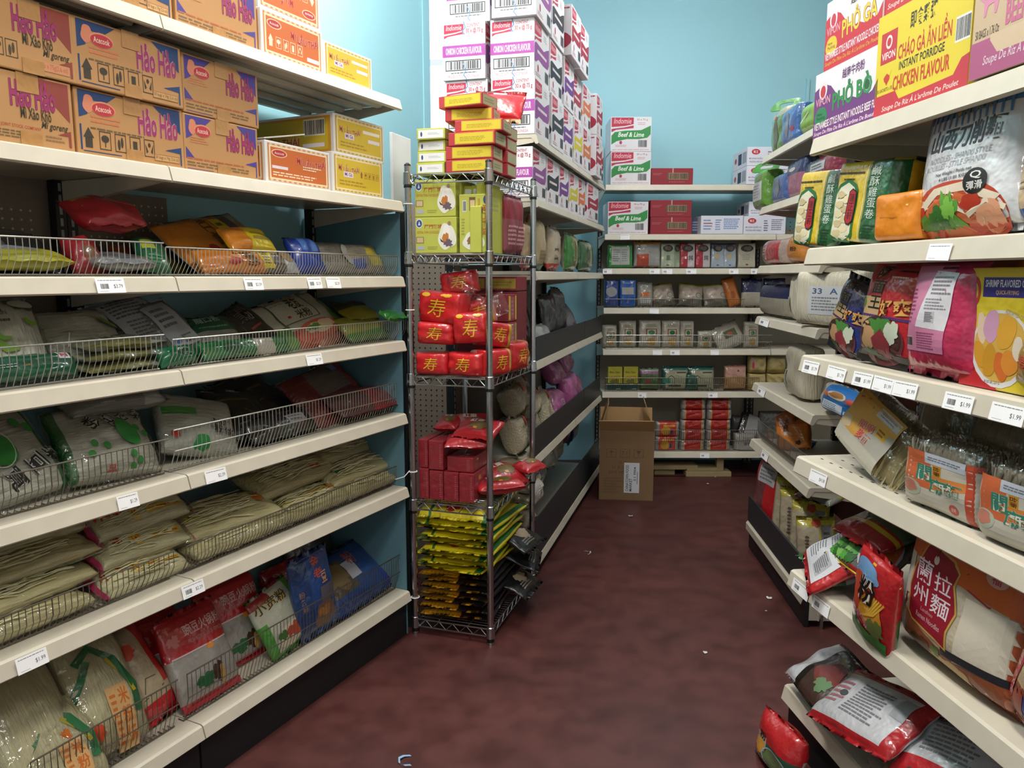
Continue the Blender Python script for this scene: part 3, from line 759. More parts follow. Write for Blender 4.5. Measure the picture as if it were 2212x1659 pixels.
def hao(kind):
    if kind == 'xao' or kind == 'xao2':
        c = '#8f4036'
        o = [('poly', [(0.52, 0.97), (0.96, 0.97), (0.96, 0.42)], c), ('text', 'Hảo Hảo', 0.30, 0.52, 0.80, 0.93, INKP, {'out': '#6a2348', 'bold': 0.03}),
             ('text', 'Mì Xào Khô', 0.40, 0.38, 0.74, 0.54, '#3b3522', {'bold': 0.02}), ('text', 'Mi goreng', 0.62, 0.25, 0.93, 0.38, '#3b3522', {'shear': 0.3, 'bold': 0.02}), ('poly', [(0.80, 0.22), (0.96, 0.3), (0.96, 0.06), (0.93, 0.06), (0.93, 0.22)], c)]
        if kind == 'xao':
            o += [('rect', 0.48, 0.08, 0.92, 0.21, '#c98a62'), ('text', '30 bags x 75g(2.6 oz)', 0.50, 0.10, 0.90, 0.19, '#b5604a', {'plain': True})] + icons(0.06, 0.16, 2, 0.13, 0.24, '#4a4230', arrow=False)
        else:
            o += [('text', 'JOINT STOCK COMPANY', 0.18, 0.22, 0.62, 0.28, '#b2512e'), ('lines', 0.05, 0.08, 0.62, 0.2, 3, '#6f5a3c'), ('lines', 0.66, 0.1, 0.92, 0.2, 2, '#8d6a43')]
        return o
    c = '#24406f' if kind == 'blue' else '#4a3f8e'
    o = [('poly', [(0.03, 0.97), (0.36, 0.97), (0.27, 0.84), (0.14, 0.84), (0.10, 0.62), (0.03, 0.56)], c), ('ell', 0.115, 0.78, 0.05, 0.13, '#d58466', {'wob': 0.12}),
         ('ell', 0.24, 0.74, 0.105, 0.11, '#e0916e'), ('ell', 0.24, 0.73, 0.097, 0.095, '#bb3440'), ('text', 'Acecook', 0.17, 0.69, 0.31, 0.78, '#eacdb5'),
         ('poly', [(0.70, 0.97), (0.97, 0.97), (0.97, 0.58)], c), ('poly', [(0.80, 0.27), (0.97, 0.36), (0.97, 0.05), (0.955, 0.05), (0.955, 0.25)], c),
         ('text', 'Hảo Hảo', 0.55, 0.46, 0.94, 0.90, INKP, {'out': '#c9a0a8' if kind == 'blue' else '#6a2348', 'bold': 0.03})]
    if kind == 'blue':
        o += [('lines', 0.13, 0.50, 0.40, 0.64, 2, '#cf7a4f'), ('rect', 0.03, 0.08, 0.045, 0.46, c), ('lines', 0.12, 0.40, 0.6, 0.45, 1, '#6f5a3c'), ('rect', 0.05, 0.06, 0.38, 0.075, c)] + icons(0.055, 0.12, 4, 0.10, 0.28, '#3f372b', 0.035) + [('rect', 0.69, 0.08, 0.945, 0.19, '#8d6a45'), ('rect', 0.695, 0.09, 0.94, 0.18, '#c89a63'), ('text', '30 bags x 74g (2.6 oz)', 0.70, 0.10, 0.935, 0.17, '#5a4a35', {'plain': True})]
    else:
        o += [('lines', 0.08, 0.5, 0.34, 0.62, 3, '#c98256'), ('poly', [(0.02, 0.22), (0.02, 0.42), (0.12, 0.24)], c), ('lines', 0.03, 0.20, 0.78, 0.25, 1, '#b2633c'), ('lines', 0.03, 0.08, 0.86, 0.18, 2, '#7a6040'), ('rect', 0.03, 0.04, 0.36, 0.05, c)]
    return o
KRAFT = '#b98a58'
def lauthai(c, border, dark, brand, alt=0):
    o = [('rect', 0.035, 0.06, 0.965, 0.94, border), ('rect', 0.055, 0.10, 0.945, 0.90, '#e9d9b5'), ('rect', 0.075, 0.14, 0.925, 0.86, c)]
    n = 12
    for i in range(n):
        u = 0.08 + i * 0.84 / (n - 1)
        o += [('ell', u, 0.92, 0.022, 0.022, dark, {'k': 8}), ('ell', u, 0.08, 0.022, 0.022, dark, {'k': 8})]
    if brand:
        o += [('ell', 0.20, 0.73, 0.115, 0.10, '#efc9a0'), ('ell', 0.20, 0.73, 0.10, 0.08, '#b5323c'), ('text', 'Acecook', 0.13, 0.70, 0.27, 0.76, '#f3d9c8'), ('text', 'MÌ LẨU THÁI', 0.46, 0.58, 0.92, 0.82, '#b02a2a', {'out': '#f3e0cc', 'arc': -0.08, 'bold': 0.03})]
        o += (icons(0.10, 0.24, 4, 0.085, 0.24, '#f0d8b8', 0.03) + [('rect', 0.72, 0.19, 0.92, 0.28, '#e9e2ef')]) if not alt else [('rect', 0.09, 0.36, 0.32, 0.43, '#e8dce6'), ('lines', 0.10, 0.18, 0.85, 0.30, 2, '#f0d8b8'), ('lines', 0.55, 0.42, 0.85, 0.54, 2, '#f0d8b8')]
    else:
        o += [('text', 'MÌ LẨU THÁI', 0.11, 0.58, 0.50, 0.80, '#a5323a', {'out': '#efe3b0', 'arc': -0.06}), ('rect', 0.20, 0.42, 0.38, 0.56, '#ecdfe8'), ('text', 'Mì Gà', 0.22, 0.45, 0.36, 0.54, '#7d3a76'), ('lines', 0.12, 0.2, 0.75, 0.36, 2, '#b58e2c')]
        o += [('rect', 0.56, 0.66, 0.90, 0.74, '#ece7dc'), ('rect', 0.66, 0.44, 0.90, 0.53, '#ebe0ec')] if not alt else icons(0.52, 0.46, 4, 0.055, 0.16, '#a3632c', 0.025)
    return o
ORANGE, YELLOW = '#c9682f', '#d8ba35'

# --- cartons on the two top shelves of the long run
def lbox(x0, x1, y, q, z, h, depth, **k):
    a, w_ = span(LF, x0, x1, y, q)
    return carton('noodle_carton', ST(LF, a, q, z, k.pop('rz', 0)), (w_, depth, h), **k)
z1, z2 = LZ[0] + 0.043, LZ[1] + 0.043
K = dict(col=KRAFT, tape='#b2834f', group='kraft noodle cartons')
hk = 0.152
lbox(-260, -8, 100, 0.03, z2, hk, 0.34, faces={'f': hao('blue')}, label='kraft noodle carton cut off by the picture edge, lower row', **K)
lbox(-38, 158, 260, 0.025, z2, hk, 0.34, faces={'f': hao('xao2')}, label='kraft carton of dry fried noodles with JOINT STOCK COMPANY print', **K)
lbox(-30, 162, 130, 0.02, z2 + hk + 0.002, hk, 0.34, faces={'f': hao('xao')}, label='kraft carton of dry fried noodles stacked on its twin', **K)
lbox(166, 396, 300, 0.03, z2, hk, 0.34, faces={'f': hao('blue'), 'l': [('rect', 0, 0.1, 0.7, 0.9, '#24406f')]}, label='kraft noodle carton with blue corners standing on the shelf', **K)
lbox(165, 394, 190, 0.02, z2 + hk + 0.002, hk, 0.34, faces={'f': hao('blue')}, label='kraft noodle carton with blue corners, upper one of two', **K)
lbox(399, 558, 340, 0.03, z2, hk * 0.98, 0.34, faces={'f': hao('purple')}, label='kraft noodle carton with purple corners standing on the shelf', **K)
lbox(397, 558, 235, 0.03, z2 + hk * 0.98 + 0.002, hk, 0.34, faces={'f': hao('purple')}, label='kraft noodle carton with purple corners, upper one of two', **K)
W_ = dict(col='#e2dfdb', group='orange and yellow noodle cartons')
oc = lbox(574, 713, 365, 0.03, z2, 0.125, 0.30, faces={'f': lauthai(ORANGE, '#c98a58', '#e6c39c', True, 1), 'l': lauthai(ORANGE, '#c98a58', '#e6c39c', True, 1)}, label='orange noodle carton with its lid popped open', **W_)
fl = MB(); wd = 0.30
fl.add([(-0.15, 0.0, 0.127), (0.03, 0.0, 0.165), (0.03, 0.28, 0.165), (-0.15, 0.28, 0.127), (-0.15, 0.0, 0.131), (0.03, 0.0, 0.169), (0.03, 0.28, 0.169), (-0.15, 0.28, 0.131)], [(0, 3, 2, 1), (4, 5, 6, 7), (0, 1, 5, 4), (1, 2, 6, 5), (2, 3, 7, 6), (3, 0, 4, 7)], lin('#d5cfc8'))
fl.obj('lid_flap', 'card', oc)
lbox(719, 828, 390, 0.03, z2, 0.135, 0.30, faces={'f': lauthai(YELLOW, '#c79a2a', '#e3cf7a', False, 1)}, label='yellow noodle carton at the bottom next to the white sheet', **W_)
a_, w_ = span(LF, 721, 829, 300, 0.06)
carton('noodle_carton', ST(LF, a_, 0.06, z2 + 0.137), (w_, 0.40, 0.135), '#e2dfdb', {'f': lauthai(YELLOW, '#c79a2a', '#e3cf7a', False), 'l': [('rect', 0.03, 0.06, 0.97, 0.94, '#d99b2a'), ('rect', 0.06, 0.12, 0.94, 0.88, YELLOW), ('text', 'MÌ LẨU THÁI', 0.12, 0.25, 0.62, 0.55, '#b02a2a', {'out': '#f3e0cc'}), ('barcode', 0.68, 0.5, 0.9, 0.85, {'bg': '#efe6cf'}), ('rect', 0.66, 0.18, 0.9, 0.28, '#ece0ea')]}, label='yellow noodle carton lying across the top of the row', group='orange and yellow noodle cartons', cat='carton')
sh = carton('white_sheet', ST(LF, LF.at(860, 370, 0.12)[0], 0.10, z2, 8), (0.165, 0.012, 0.27), '#e4e6ea', label='plain white cardboard sheet standing at the shelf end', cat='sheet', bev=0.002)
# top shelf
lbox(-150, 178, 30, 0.03, z1, hk, 0.34, faces={'f': hao('blue')}, label='kraft noodle carton on the top shelf, farthest from the rack', **K)
lbox(186, 374, 60, 0.03, z1, hk, 0.34, faces={'f': hao('blue')}, label='kraft noodle carton with blue corners on the top shelf', **K)
lbox(382, 556, 80, 0.03, z1, hk, 0.34, faces={'f': hao('purple')}, label='kraft noodle carton with purple corners on the top shelf', **K)
lbox(566, 697, 120, 0.03, z1, 0.135, 0.30, faces={'f': lauthai(ORANGE, '#c98a58', '#e6c39c', True), 'l': lauthai(ORANGE, '#c98a58', '#e6c39c', True)}, label='orange noodle carton on the top shelf beside a kraft one', **W_)
a_, w_ = span(LF, 560, 692, 60, 0.04)
carton('noodle_carton', ST(LF, a_, 0.04, z1 + 0.137 + 0.135) @ Matrix.Rotation(math.pi, 4, 'Y'), (w_, 0.30, 0.135), '#e2dfdb', {'f': lauthai(ORANGE, '#c98a58', '#e6c39c', True)}, label='orange noodle carton stacked upside down on the top shelf', group='orange and yellow noodle cartons')
lbox(700, 803, 150, 0.04, z1, 0.118, 0.30, faces={'f': lauthai(YELLOW, '#c79a2a', '#e3cf7a', False)}, label='yellow noodle carton at the end of the top shelf', **W_)

# ------------------------------------------------------------------ white cartons on the second run
RED = '#b62a45'
def flag(u0, v0, w, h, txt='Indomie'):
    return [('poly', [(u0, v0 + h * 0.35), (u0 + w * 0.6, v0 + h * 0.42), (u0 + w, v0 + h * 0.55), (u0 + w, v0 + h), (u0, v0 + h)], RED), ('text', txt, u0 + w * 0.1, v0 + h * 0.58, u0 + w * 0.9, v0 + h * 0.95, '#e6b2ba', {'shear': 0.25}),
            ('poly', [(u0, v0), (u0 + w * 0.2, v0 + h * 0.16), (u0 + w, v0 + h * 0.28), (u0 + w, v0 + h * 0.46), (u0 + w * 0.55, v0 + h * 0.32), (u0 + w * 0.2, v0 + h * 0.26), (u0, v0 + h * 0.22)], RED)]
def onion(name='ONION CHICKEN FLAVOUR', g=75):
    return flag(0.04, 0.72, 0.46, 0.24) + [('text', 'CONTENT :', 0.58, 0.90, 0.90, 0.955, '#a32840'), ('text', '30 x @ %d g' % g, 0.56, 0.78, 0.95, 0.88, '#a32840', {'bold': 0.02}), ('rect', 0.0, 0.40, 1.0, 0.60, '#a2449a'),
            ('text', name, 0.08, 0.44, 0.92, 0.56, '#efdcec', {'bold': 0.02}), ('barcode', 0.07, 0.16, 0.90, 0.34, {'frame': True}), ('lines', 0.2, 0.10, 0.8, 0.14, 1, '#6f7074'), ('text', 'PRODUCT OF INDONESIA', 0.13, 0.035, 0.86, 0.085, '#bf6a7c', {'plain': True}),
            ('line', [(0.50, 1.0), (0.54, 0.9), (0.46, 0.82), (0.53, 0.78)], 0.005, '#5a86b5'), ('line', [(0.48, 0.28), (0.55, 0.16), (0.5, 0.08), (0.57, 0.0)], 0.004, '#5a86b5')]
def swoosh(c, t='Goreng'):
    return flag(0.04, 0.62, 0.42, 0.34) + [('ell', 0.72, 0.84, 0.16, 0.11, '#d8d8da'), ('lines', 0.62, 0.78, 0.84, 0.9, 3, '#a0a0a4'),
            ('poly', [(0.03, 0.28), (0.03, 0.58), (0.12, 0.62), (0.62, 0.60), (0.80, 0.68), (0.97, 0.74), (0.97, 0.45), (0.9, 0.36), (0.6, 0.34), (0.28, 0.36), (0.12, 0.28)], c), ('lines', 0.2, 0.44, 0.8, 0.54, 1, '#e6dcdc'),
            ('ell', 0.25, 0.2, 0.04, 0.07, '#a32840'), ('lines', 0.1, 0.05, 0.5, 0.12, 2, '#b98a94'), ('rect', 0.70, 0.08, 0.94, 0.28, '#9aa0a8'), ('barcode', 0.71, 0.09, 0.93, 0.27)]
CB = {'onion': '#8e4b91', 'black': '#2b2a33', 'purple': '#6c3686', 'red': '#a2293f', 'yellow': '#cfc02e', 'orange': '#d5713a', 'green': '#2f8a45'}
def gcart(a0, ln, q, z, h, colour, label, end=None, d=0.2, rz=0):
    f = {'f': swoosh(CB[colour], {'onion': 'Onion', 'black': 'Soto', 'purple': 'Barbeque', 'red': 'Goreng', 'yellow': 'Curry', 'orange': 'Special', 'green': 'Beef'}[colour]), 'l': end or onion()}
    if end is None and colour != 'onion':
        f['l'] = flag(0.04, 0.62, 0.6, 0.34) + [('ell', 0.5, 0.3, 0.5, 0.2, CB[colour]), ('lines', 0.55, 0.9, 0.95, 0.96, 1, '#a32840')]
    return carton('noodle_carton', ST(GF, a0 + ln / 2, q, z, rz), (ln, d, h), '#dcdade', f, label, 'carton', 'white noodle cartons on the second run', key='g' + colour)
zt = GZ[0] + 0.043; hr = 0.246; ow = ['bottom', 'second', 'third', 'top']
for r in range(4):
    dq = (0.004, 0.010, -0.004, 0.006)[r]; da = (0.0, 0.012, -0.012, 0.004)[r]
    gcart(0.0 + da, 0.30, 0.0 + dq, zt + r * (hr + 0.001), hr, 'onion', 'onion chicken carton next to the aisle, %s of its stack' % ow[r])
    gcart(0.005 - da, 0.30, 0.218 + dq, zt + r * (hr + 0.001), hr, 'onion', 'onion chicken carton at the window side, %s of its stack' % ow[r])
    gcart(0.325, 0.285, (-0.002, 0.008, 0.0, 0.01)[r], zt + r * (hr + 0.001), hr, 'black', 'white carton with black swoosh, %s of its stack' % ow[r])
for r, c in enumerate(('purple', 'purple', 'red')):
    gcart(0.63, 0.26, (0.004, 0.0, -0.035)[r], zt + r * (hr + 0.001), hr, c, 'white carton with %s swoosh behind the black ones, %s of its stack' % (c, ow[r]))
for r, c in enumerate(('yellow', 'red', 'red')):
    gcart(0.91, 0.26, (0.0, 0.01, -0.03)[r], zt + r * (hr + 0.001), hr, c, 'white carton with %s swoosh midway along the run, %s of its stack' % (c, ow[r]))
for r, c in enumerate(('orange', 'orange')):
    gcart(1.19, 0.27, 0.004 * r, zt + r * (hr + 0.001), hr, c, 'white carton with orange swoosh high on the run, %s of its stack' % ow[r])
for r, c in enumerate(('red', 'red')):
    gcart(1.48, 0.24, -0.03, zt + r * (hr + 0.001), hr, c, 'white carton with red swoosh near the corner, %s of its stack' % ow[r])
for r, c in enumerate(('red',)):
    gcart(1.735, 0.25, 0.0, zt + r * (hr + 0.001), hr, c, 'white carton with red swoosh in the very corner on top')
zs = GZ[1] + 0.043; hs = 0.222
for a0, ln, c, n in ((0.0, 0.27, 'onion', 'beside the rack post'), (0.29, 0.28, 'black', 'next to the onion one'), (0.585, 0.24, 'purple', 'after the black one'), (0.86, 0.25, 'yellow', 'after the purple one'), (1.125, 0.22, 'orange', 'after the yellow one'), (1.37, 0.42, 'red', 'last before the corner')):
    gcart(a0, ln, 0.012 if c != 'red' else 0.0, zs, hs, c, 'white carton with %s swoosh on the lower tier, %s' % (c, n))

# ------------------------------------------------------------------ cartons on the far run
def bbox(x0, x1, y, q, z, h, depth, name='noodle_carton', **k):
    a, w_ = span(BF, x0, x1, y, q); return carton(name, ST(BF, a, q, z, k.pop('rz', 0)), (w_, depth, h), **k)
def beeflime():
    return flag(0.02, 0.56, 0.54, 0.42) + [('text', '30 x 75 g', 0.64, 0.88, 0.90, 0.95, '#a32840', {'plain': True}), ('lines', 0.66, 0.76, 0.88, 0.85, 2, '#d0a0a8'),
            ('poly', [(0.02, 0.20), (0.02, 0.46), (0.10, 0.56), (0.35, 0.60), (0.75, 0.62), (0.98, 0.75), (0.98, 0.50), (0.90, 0.40), (0.7, 0.36), (0.4, 0.36), (0.15, 0.30)], '#2f8a45'),
            ('text', 'Beef & Lime', 0.18, 0.42, 0.82, 0.56, '#e5efe4', {'shear': 0.25, 'bold': 0.02}), ('ell', 0.25, 0.26, 0.035, 0.05, '#b23a50'), ('lines', 0.12, 0.13, 0.4, 0.2, 2, '#c9a0a6'), ('barcode', 0.68, 0.13, 0.89, 0.33), ('lines', 0.04, 0.04, 0.95, 0.07, 1, '#c78a98')]
BW = dict(col='#dedce0', cat='carton', group='cartons on the far run')
b1, b2 = BZ[0] + 0.043, BZ[1] + 0.043
bbox(1319, 1406, 370, 0.02, b1, 0.222, 0.3, faces={'f': beeflime()}, label='white and green beef lime carton on the far top shelf', **BW)
bbox(1319, 1407, 295, 0.02, b1 + 0.223, 0.23, 0.3, faces={'f': beeflime()}, label='white and green beef lime carton, topmost at the far end', **BW)
bbox(1313, 1400, 475, 0.02, b2, 0.222, 0.3, faces={'f': beeflime()}, label='white and green beef lime carton one shelf below its pair', **BW)
def redcart(): return [('rect', 0.38, 0.30, 0.90, 0.72, '#5e4c3c'), ('barcode', 0.43, 0.34, 0.86, 0.68, {'bg': '#9c7f5c'}), ('lines', 0.04, 0.56, 0.3, 0.72, 2, '#a55a5c'), ('lines', 0.42, 0.14, 0.8, 0.2, 1, '#a86a60'), ('rect', 0.5, 0.72, 0.53, 1.0, '#b8988a')]
RWD = dict(col='#8e2430', cat='carton', group='cartons on the far run')
bbox(1407, 1497, 385, 0.02, b1, 0.112, 0.3, faces={'f': redcart()}, label='flat dark red carton on the far top shelf', **RWD)
bbox(1405, 1494, 490, 0.02, b2, 0.116, 0.3, faces={'f': redcart()}, label='dark red carton, lower one beside the beef lime carton', **RWD)
bbox(1405, 1494, 455, 0.022, b2 + 0.117, 0.116, 0.3, faces={'f': redcart()}, label='dark red carton, upper one beside the beef lime carton', **RWD)
def mi(k=0):
    o = [('ell', 0.2, 0.74, 0.10, 0.15, '#b3242e'), ('text', '味王', 0.145, 0.66, 0.255, 0.82, '#e8e0e0'), ('text', 'MÌ SẢNH KHẨU VỊ', 0.05, 0.32, 0.42, 0.46, '#474e68'), ('text', 'THƯỢNG HẢO HẠNG', 0.05, 0.14, 0.42, 0.28, '#474e68'), ('lines', 0.48, 0.14, 0.6, 0.8, 5, '#5a6078'), ('lines', 0.66, 0.2, 0.96, 0.85, 6, '#6f7488')]
    if k: o = [('lines', 0.06, 0.2, 0.3, 0.82, 4, '#6f8ab2'), ('lines', 0.34, 0.2, 0.5, 0.82, 5, '#6f8ab2'), ('lines', 0.54, 0.25, 0.92, 0.86, 6, '#5a86c0'), ('lines', 0.06, 0.52, 0.28, 0.62, 1, '#c0604a')]
    return o
side = [('ell', 0.2, 0.5, 0.08, 0.16, '#b04a55'), ('rect', 0.38, 0.2, 0.62, 0.8, '#2a3050'), ('rect', 0.68, 0.2, 0.95, 0.8, '#9a9cab')]
BM = dict(col='#d6d7e2', cat='carton', group='cartons on the far run')
for r in range(2):
    a, w_ = span(BF, 1611, 1703, 370, 0.02)
    carton('noodle_carton', ST(BF, a, 0.0, b1 + r * 0.126, 0), (w_, 0.34, 0.125), '#d6d7e2', {'f': mi(), 'l': side}, 'white blue-print carton behind the green bag, %s of two' % ('lower', 'upper')[r], 'carton', 'cartons on the far run', key='mi')
bbox(1514, 1605, 490, 0.0, b2, 0.125, 0.3, faces={'f': mi(1)}, label='low white carton printed with blue lines on the far run', **BM)
bbox(1606, 1697, 490, 0.005, b2, 0.122, 0.3, faces={'f': mi(0), 'l': side}, label='low white carton with red oval mark on the far run', **BM)
bbox(1618, 1705, 450, 0.06, b2 + 0.127, 0.10, 0.3, faces={'f': mi(0), 'l': side}, label='white carton with dark end panel stacked behind the red oval one', **BM)
carton('noodle_carton', ST(BF, BF.at(1505, 490, .1)[0], 0.10, b2), (0.075, 0.3, 0.12), '#39445e', {'f': [('lines', 0.1, 0.2, 0.9, 0.8, 4, '#8d8fa5')]}, 'narrow dark blue carton between red and white ones', 'carton', 'cartons on the far run')

# open cardboard box standing in the corner
cb = empty('cardboard_box', BF.M @ Matrix.Translation((BF.at(1343, 1080, -0.56)[0] + 0.02, -0.60, 0.0)) @ Matrix.Rotation(R(-7), 4, 'Z'))
tag(cb, 'tall open brown cardboard box standing on the floor', 'box')
w2, dd, hh = 0.174, 0.29, 0.465
pn = {'front': ((-w2, 0, 0), (w2, 0.006, hh)), 'rear': ((-w2, dd - 0.006, 0), (w2, dd, hh)), 'left': ((-w2, 0.006, 0), (-w2 + 0.006, dd - 0.006, hh)), 'right': ((w2 - 0.006, 0.006, 0), (w2, dd - 0.006, hh)), 'base': ((-w2, 0, 0), (w2, dd, 0.006))}
for n_, (lo, hi) in pn.items(): MB().box(lo, hi).obj('side_panel' if n_ != 'base' else 'base', 'kraft', cb)
def flap(pts, name='flap'):
    P = [Vector(p) for p in pts]; n = (P[1] - P[0]).cross(P[3] - P[0]).normalized() * 0.005
    MB().add([tuple(p) for p in P] + [tuple(p + n) for p in P], [(0, 3, 2, 1), (4, 5, 6, 7), (0, 1, 5, 4), (1, 2, 6, 5), (2, 3, 7, 6), (3, 0, 4, 7)]).obj(name, 'kraft_inside', cb)
flap([(-w2, -0.001, hh), (w2, -0.001, hh), (w2 - 0.008, -0.06, hh + 0.075), (-w2 - 0.008, -0.06, hh + 0.07)][::-1])
flap([(-w2, 0.01, hh), (-w2, dd, hh), (-w2 + 0.05, dd, hh + 0.17), (-w2 + 0.05, 0.02, hh + 0.17)])
flap([(w2, 0.01, hh), (w2, dd, hh), (w2 - 0.06, dd, hh + 0.18), (w2 - 0.06, 0.02, hh + 0.18)][::-1])
flap([(-w2, dd, hh), (w2, dd, hh), (w2, dd + 0.03, hh + 0.1), (-w2, dd + 0.03, hh + 0.1)])
p = Print((2 * w2, hh), lambda u, v, l: ((u - 0.5) * 2 * w2, -l, v * hh)); dk = '#54412b'
for i in range(3):
    u = 0.13 + i * 0.25
    for a in ((u, 0.62, u + 0.18, 0.625), (u, 0.735, u + 0.18, 0.74), (u, 0.62, u + 0.008, 0.74), (u + 0.172, 0.62, u + 0.18, 0.74)): p.rect(*a, dk)
p.poly([(0.17, 0.69), (0.22, 0.72), (0.27, 0.69)], dk); p.rect(0.215, 0.64, 0.225, 0.70, dk); p.text('7 1', 0.41, 0.65, 0.51, 0.71, dk); p.poly([(0.67, 0.72), (0.77, 0.72), (0.72, 0.67)], dk); p.rect(0.715, 0.64, 0.725, 0.68, dk)
p.text('U. S.', 0.36, 0.53, 0.50, 0.57, dk); p.text('U. B. I.', 0.24, 0.46, 0.46, 0.50, dk); p.text('LOT NO.', 0.18, 0.39, 0.50, 0.43, dk); p.lines(0.08, 0.10, 0.42, 0.34, 6, '#66503a')
new_obj('printed_design', p.mesh('printed_design'), cb, 'ink')
p = Print((0.098, 0.20), lambda u, v, l: ((u - 0.5) * 0.098 + 0.035, -0.001 - l, 0.055 + v * 0.20))
p.rect(0, 0, 1, 1, '#c6cad0'); p.text('CHINATOWN FOOD', 0.10, 0.05, 0.30, 0.92, '#1e2022', rot=90); p.text('MARKET', 0.34, 0.05, 0.52, 0.48, '#1e2022', rot=90); p.text('3.1 9904', 0.62, 0.40, 0.78, 0.86, '#1e2022', rot=90); p.lines(0.84, 0.1, 0.9, 0.9, 1, '#7b8088')
new_obj('shipping_label', p.mesh('shipping_label'), cb, 'paper')
# pallet boards lying under the far run
for i, (x0, x1, y0, z0, z1_, q) in enumerate(((1.02, 1.36, 0.03, 0.045, 0.075, 0), (1.27, 1.60, 0.0, 0.0, 0.035, 0), (1.28, 1.50, 0.02, 0.036, 0.06, 0), (1.05, 1.20, 0.06, 0.0, 0.044, 0))):
    o = carton('pallet_board', Matrix.Translation((0, 5.46 + y0, z0)) @ Matrix.Translation(((x0 + x1) / 2, 0, 0)), (x1 - x0, 0.12, z1_ - z0), '#8f7f5c', label=('long worn pallet board under the far run near the box', 'pallet board lying on the floor under the far run', 'short pallet board on top of the floor one', 'stubby pallet board propped under the long one')[i], cat='board', bev=0.002)
    o.data.materials.clear(); o.data.materials.append(MATS['pallet_wood'])
carton('pallet_board', Matrix.Translation((1.525, 5.49, 0.036)), (0.05, 0.05, 0.10), '#8f7f5c', label='upright wooden pallet block under the far run', cat='board', bev=0.002).data.materials[0] = MATS['pallet_wood']

# ------------------------------------------------------------------ goods on the wire rack
KT = [1.832, 1.536, 1.068, 0.562, 0.068]
GY = '#b9bf52'
def thin_end(): return [('rect', 0.06, 0.12, 0.94, 0.85, '#dfe3e6'), ('ell', 0.17, 0.48, 0.035, 0.22, '#3d4a78'), ('lines', 0.4, 0.4, 0.85, 0.62, 2, '#b4bac2')]
def thin_face(flip=False):
    return [('ell', 0.10, 0.83, 0.085, 0.13, '#dfe6ea'), ('ell', 0.10, 0.83, 0.07, 0.105, '#3f4f86'), ('poly', [(0.07, 0.78), (0.10, 0.9), (0.13, 0.78)], '#cdd8e6'), ('text', '厦門麵線', 0.22, 0.68, 0.66, 0.80, '#b4552a', {'bold': 0.02}), ('text', 'EXTRA THIN NOODLES', 0.05, 0.55, 0.58, 0.62, '#c06a36'),
            ('ell', 0.77, 0.45, 0.2, 0.38, '#e2e4d6', {'wob': 0.2, 'seed': 3}), ('ell', 0.76, 0.55, 0.1, 0.22, '#eceae6', {'wob': 0.15}), ('ell', 0.74, 0.4, 0.08, 0.16, '#c07a3a', {'wob': 0.3}), ('ell', 0.80, 0.28, 0.1, 0.1, '#6a5a6a', {'wob': 0.4, 'seed': 5}), ('ell', 0.83, 0.82, 0.04, 0.06, '#8f7a6c'), ('poly', [(0.6, 0.42), (0.7, 0.3), (0.63, 0.32)], '#3a3c44'),
            ('rect', 0.02, 0.28, 0.21, 0.46, '#8d7d52'), ('rect', 0.04, 0.30, 0.19, 0.44, '#cbb48a'), ('rect', 0.04, 0.1, 0.22, 0.2, '#aab0b8'), ('lines', 0.3, 0.1, 0.6, 0.2, 2, '#9a9c4a')]
def kpx(x0, x1, y, q): return span(KF, x0, x1, y, q)
gb = dict(col=GY, cat='noodle box', group='yellow-green thin noodle boxes')
for i in range(4):
    carton('noodle_box', ST(KF, -0.245 + 0.004 * (i % 2), 0.03 + 0.006 * (i % 3), KT[0] + i * 0.042, (0, 3, -2, 1)[i]), (0.115, 0.24, 0.041), faces={'f': thin_end(), 'r': [('lines', 0.1, 0.3, 0.9, 0.7, 2, '#a9ab58')]}, label='yellow-green noodle box lying on top of the rack, %s of four' % ('lowest', 'second', 'third', 'top')[i], key='thin_end', cols={'r': '#aeb05e'}, **gb)
def red_end(): return [('rect', 0.14, 0.10, 0.97, 0.92, '#c9a93a'), ('ell', 0.55, 0.5, 0.40, 0.40, '#d8c93a'), ('rect', 0.16, 0.14, 0.95, 0.88, '#d3c138'), ('lines', 0.25, 0.3, 0.88, 0.66, 3, '#b09a2c')]
rb = dict(col='#b53a40', cat='noodle box', group='red and yellow noodle boxes')
lay = [(0.045, 0.0, 0.0, 0), (0.048, 0.0, 0.002, 1), (0.048, 0.012, -0.004, -2), (0.043, 0.035, 0.01, 2), (0.046, -0.01, 0.03, 6), (0.044, -0.035, 0.005, -9)]
zz = KT[0]
for i, (h_, da, dq, rz) in enumerate(lay):
    carton('noodle_box', ST(KF, -0.085 + da, 0.02 + dq, zz, rz), (0.185, 0.12, h_), faces={'f': red_end(), 'r': [('rect', 0.06, 0.1, 0.94, 0.9, '#b0ae84'), ('lines', 0.15, 0.3, 0.8, 0.7, 2, '#8c8a68')]}, label='red and yellow noodle box on top of the rack, %s in the leaning pile' % ('lowest', 'second', 'third', 'fourth', 'fifth', 'topmost')[i], **rb); zz += h_ + 0.001
for i in range(4):
    carton('noodle_box', ST(KF, -0.075, 0.16, KT[0] + i * 0.047, 1 - i), (0.185, 0.12, 0.046), faces={'r': [('rect', 0.06, 0.1, 0.94, 0.9, '#b0ae84')]}, label='red and yellow noodle box in the rear pile on the rack, %s of four' % ('lowest', 'second', 'third', 'top')[i], **rb)
M = PC(KF, -0.055, 0.26, KT[0] + 0.27, 0.16, 8, 35, 4)
pouch('noodle_bag', M, (0.21, 0.17, 0.06), '#c0222c', [(0, 0, 1, 0.12, '#b89468')], [('rect', 0.36, 0.90, 0.62, 0.94, '#ece8e6')], 'plain red bag with a punched handle on the rack top', mat='foil', seal=0.14, seed=5, cr=0.006)
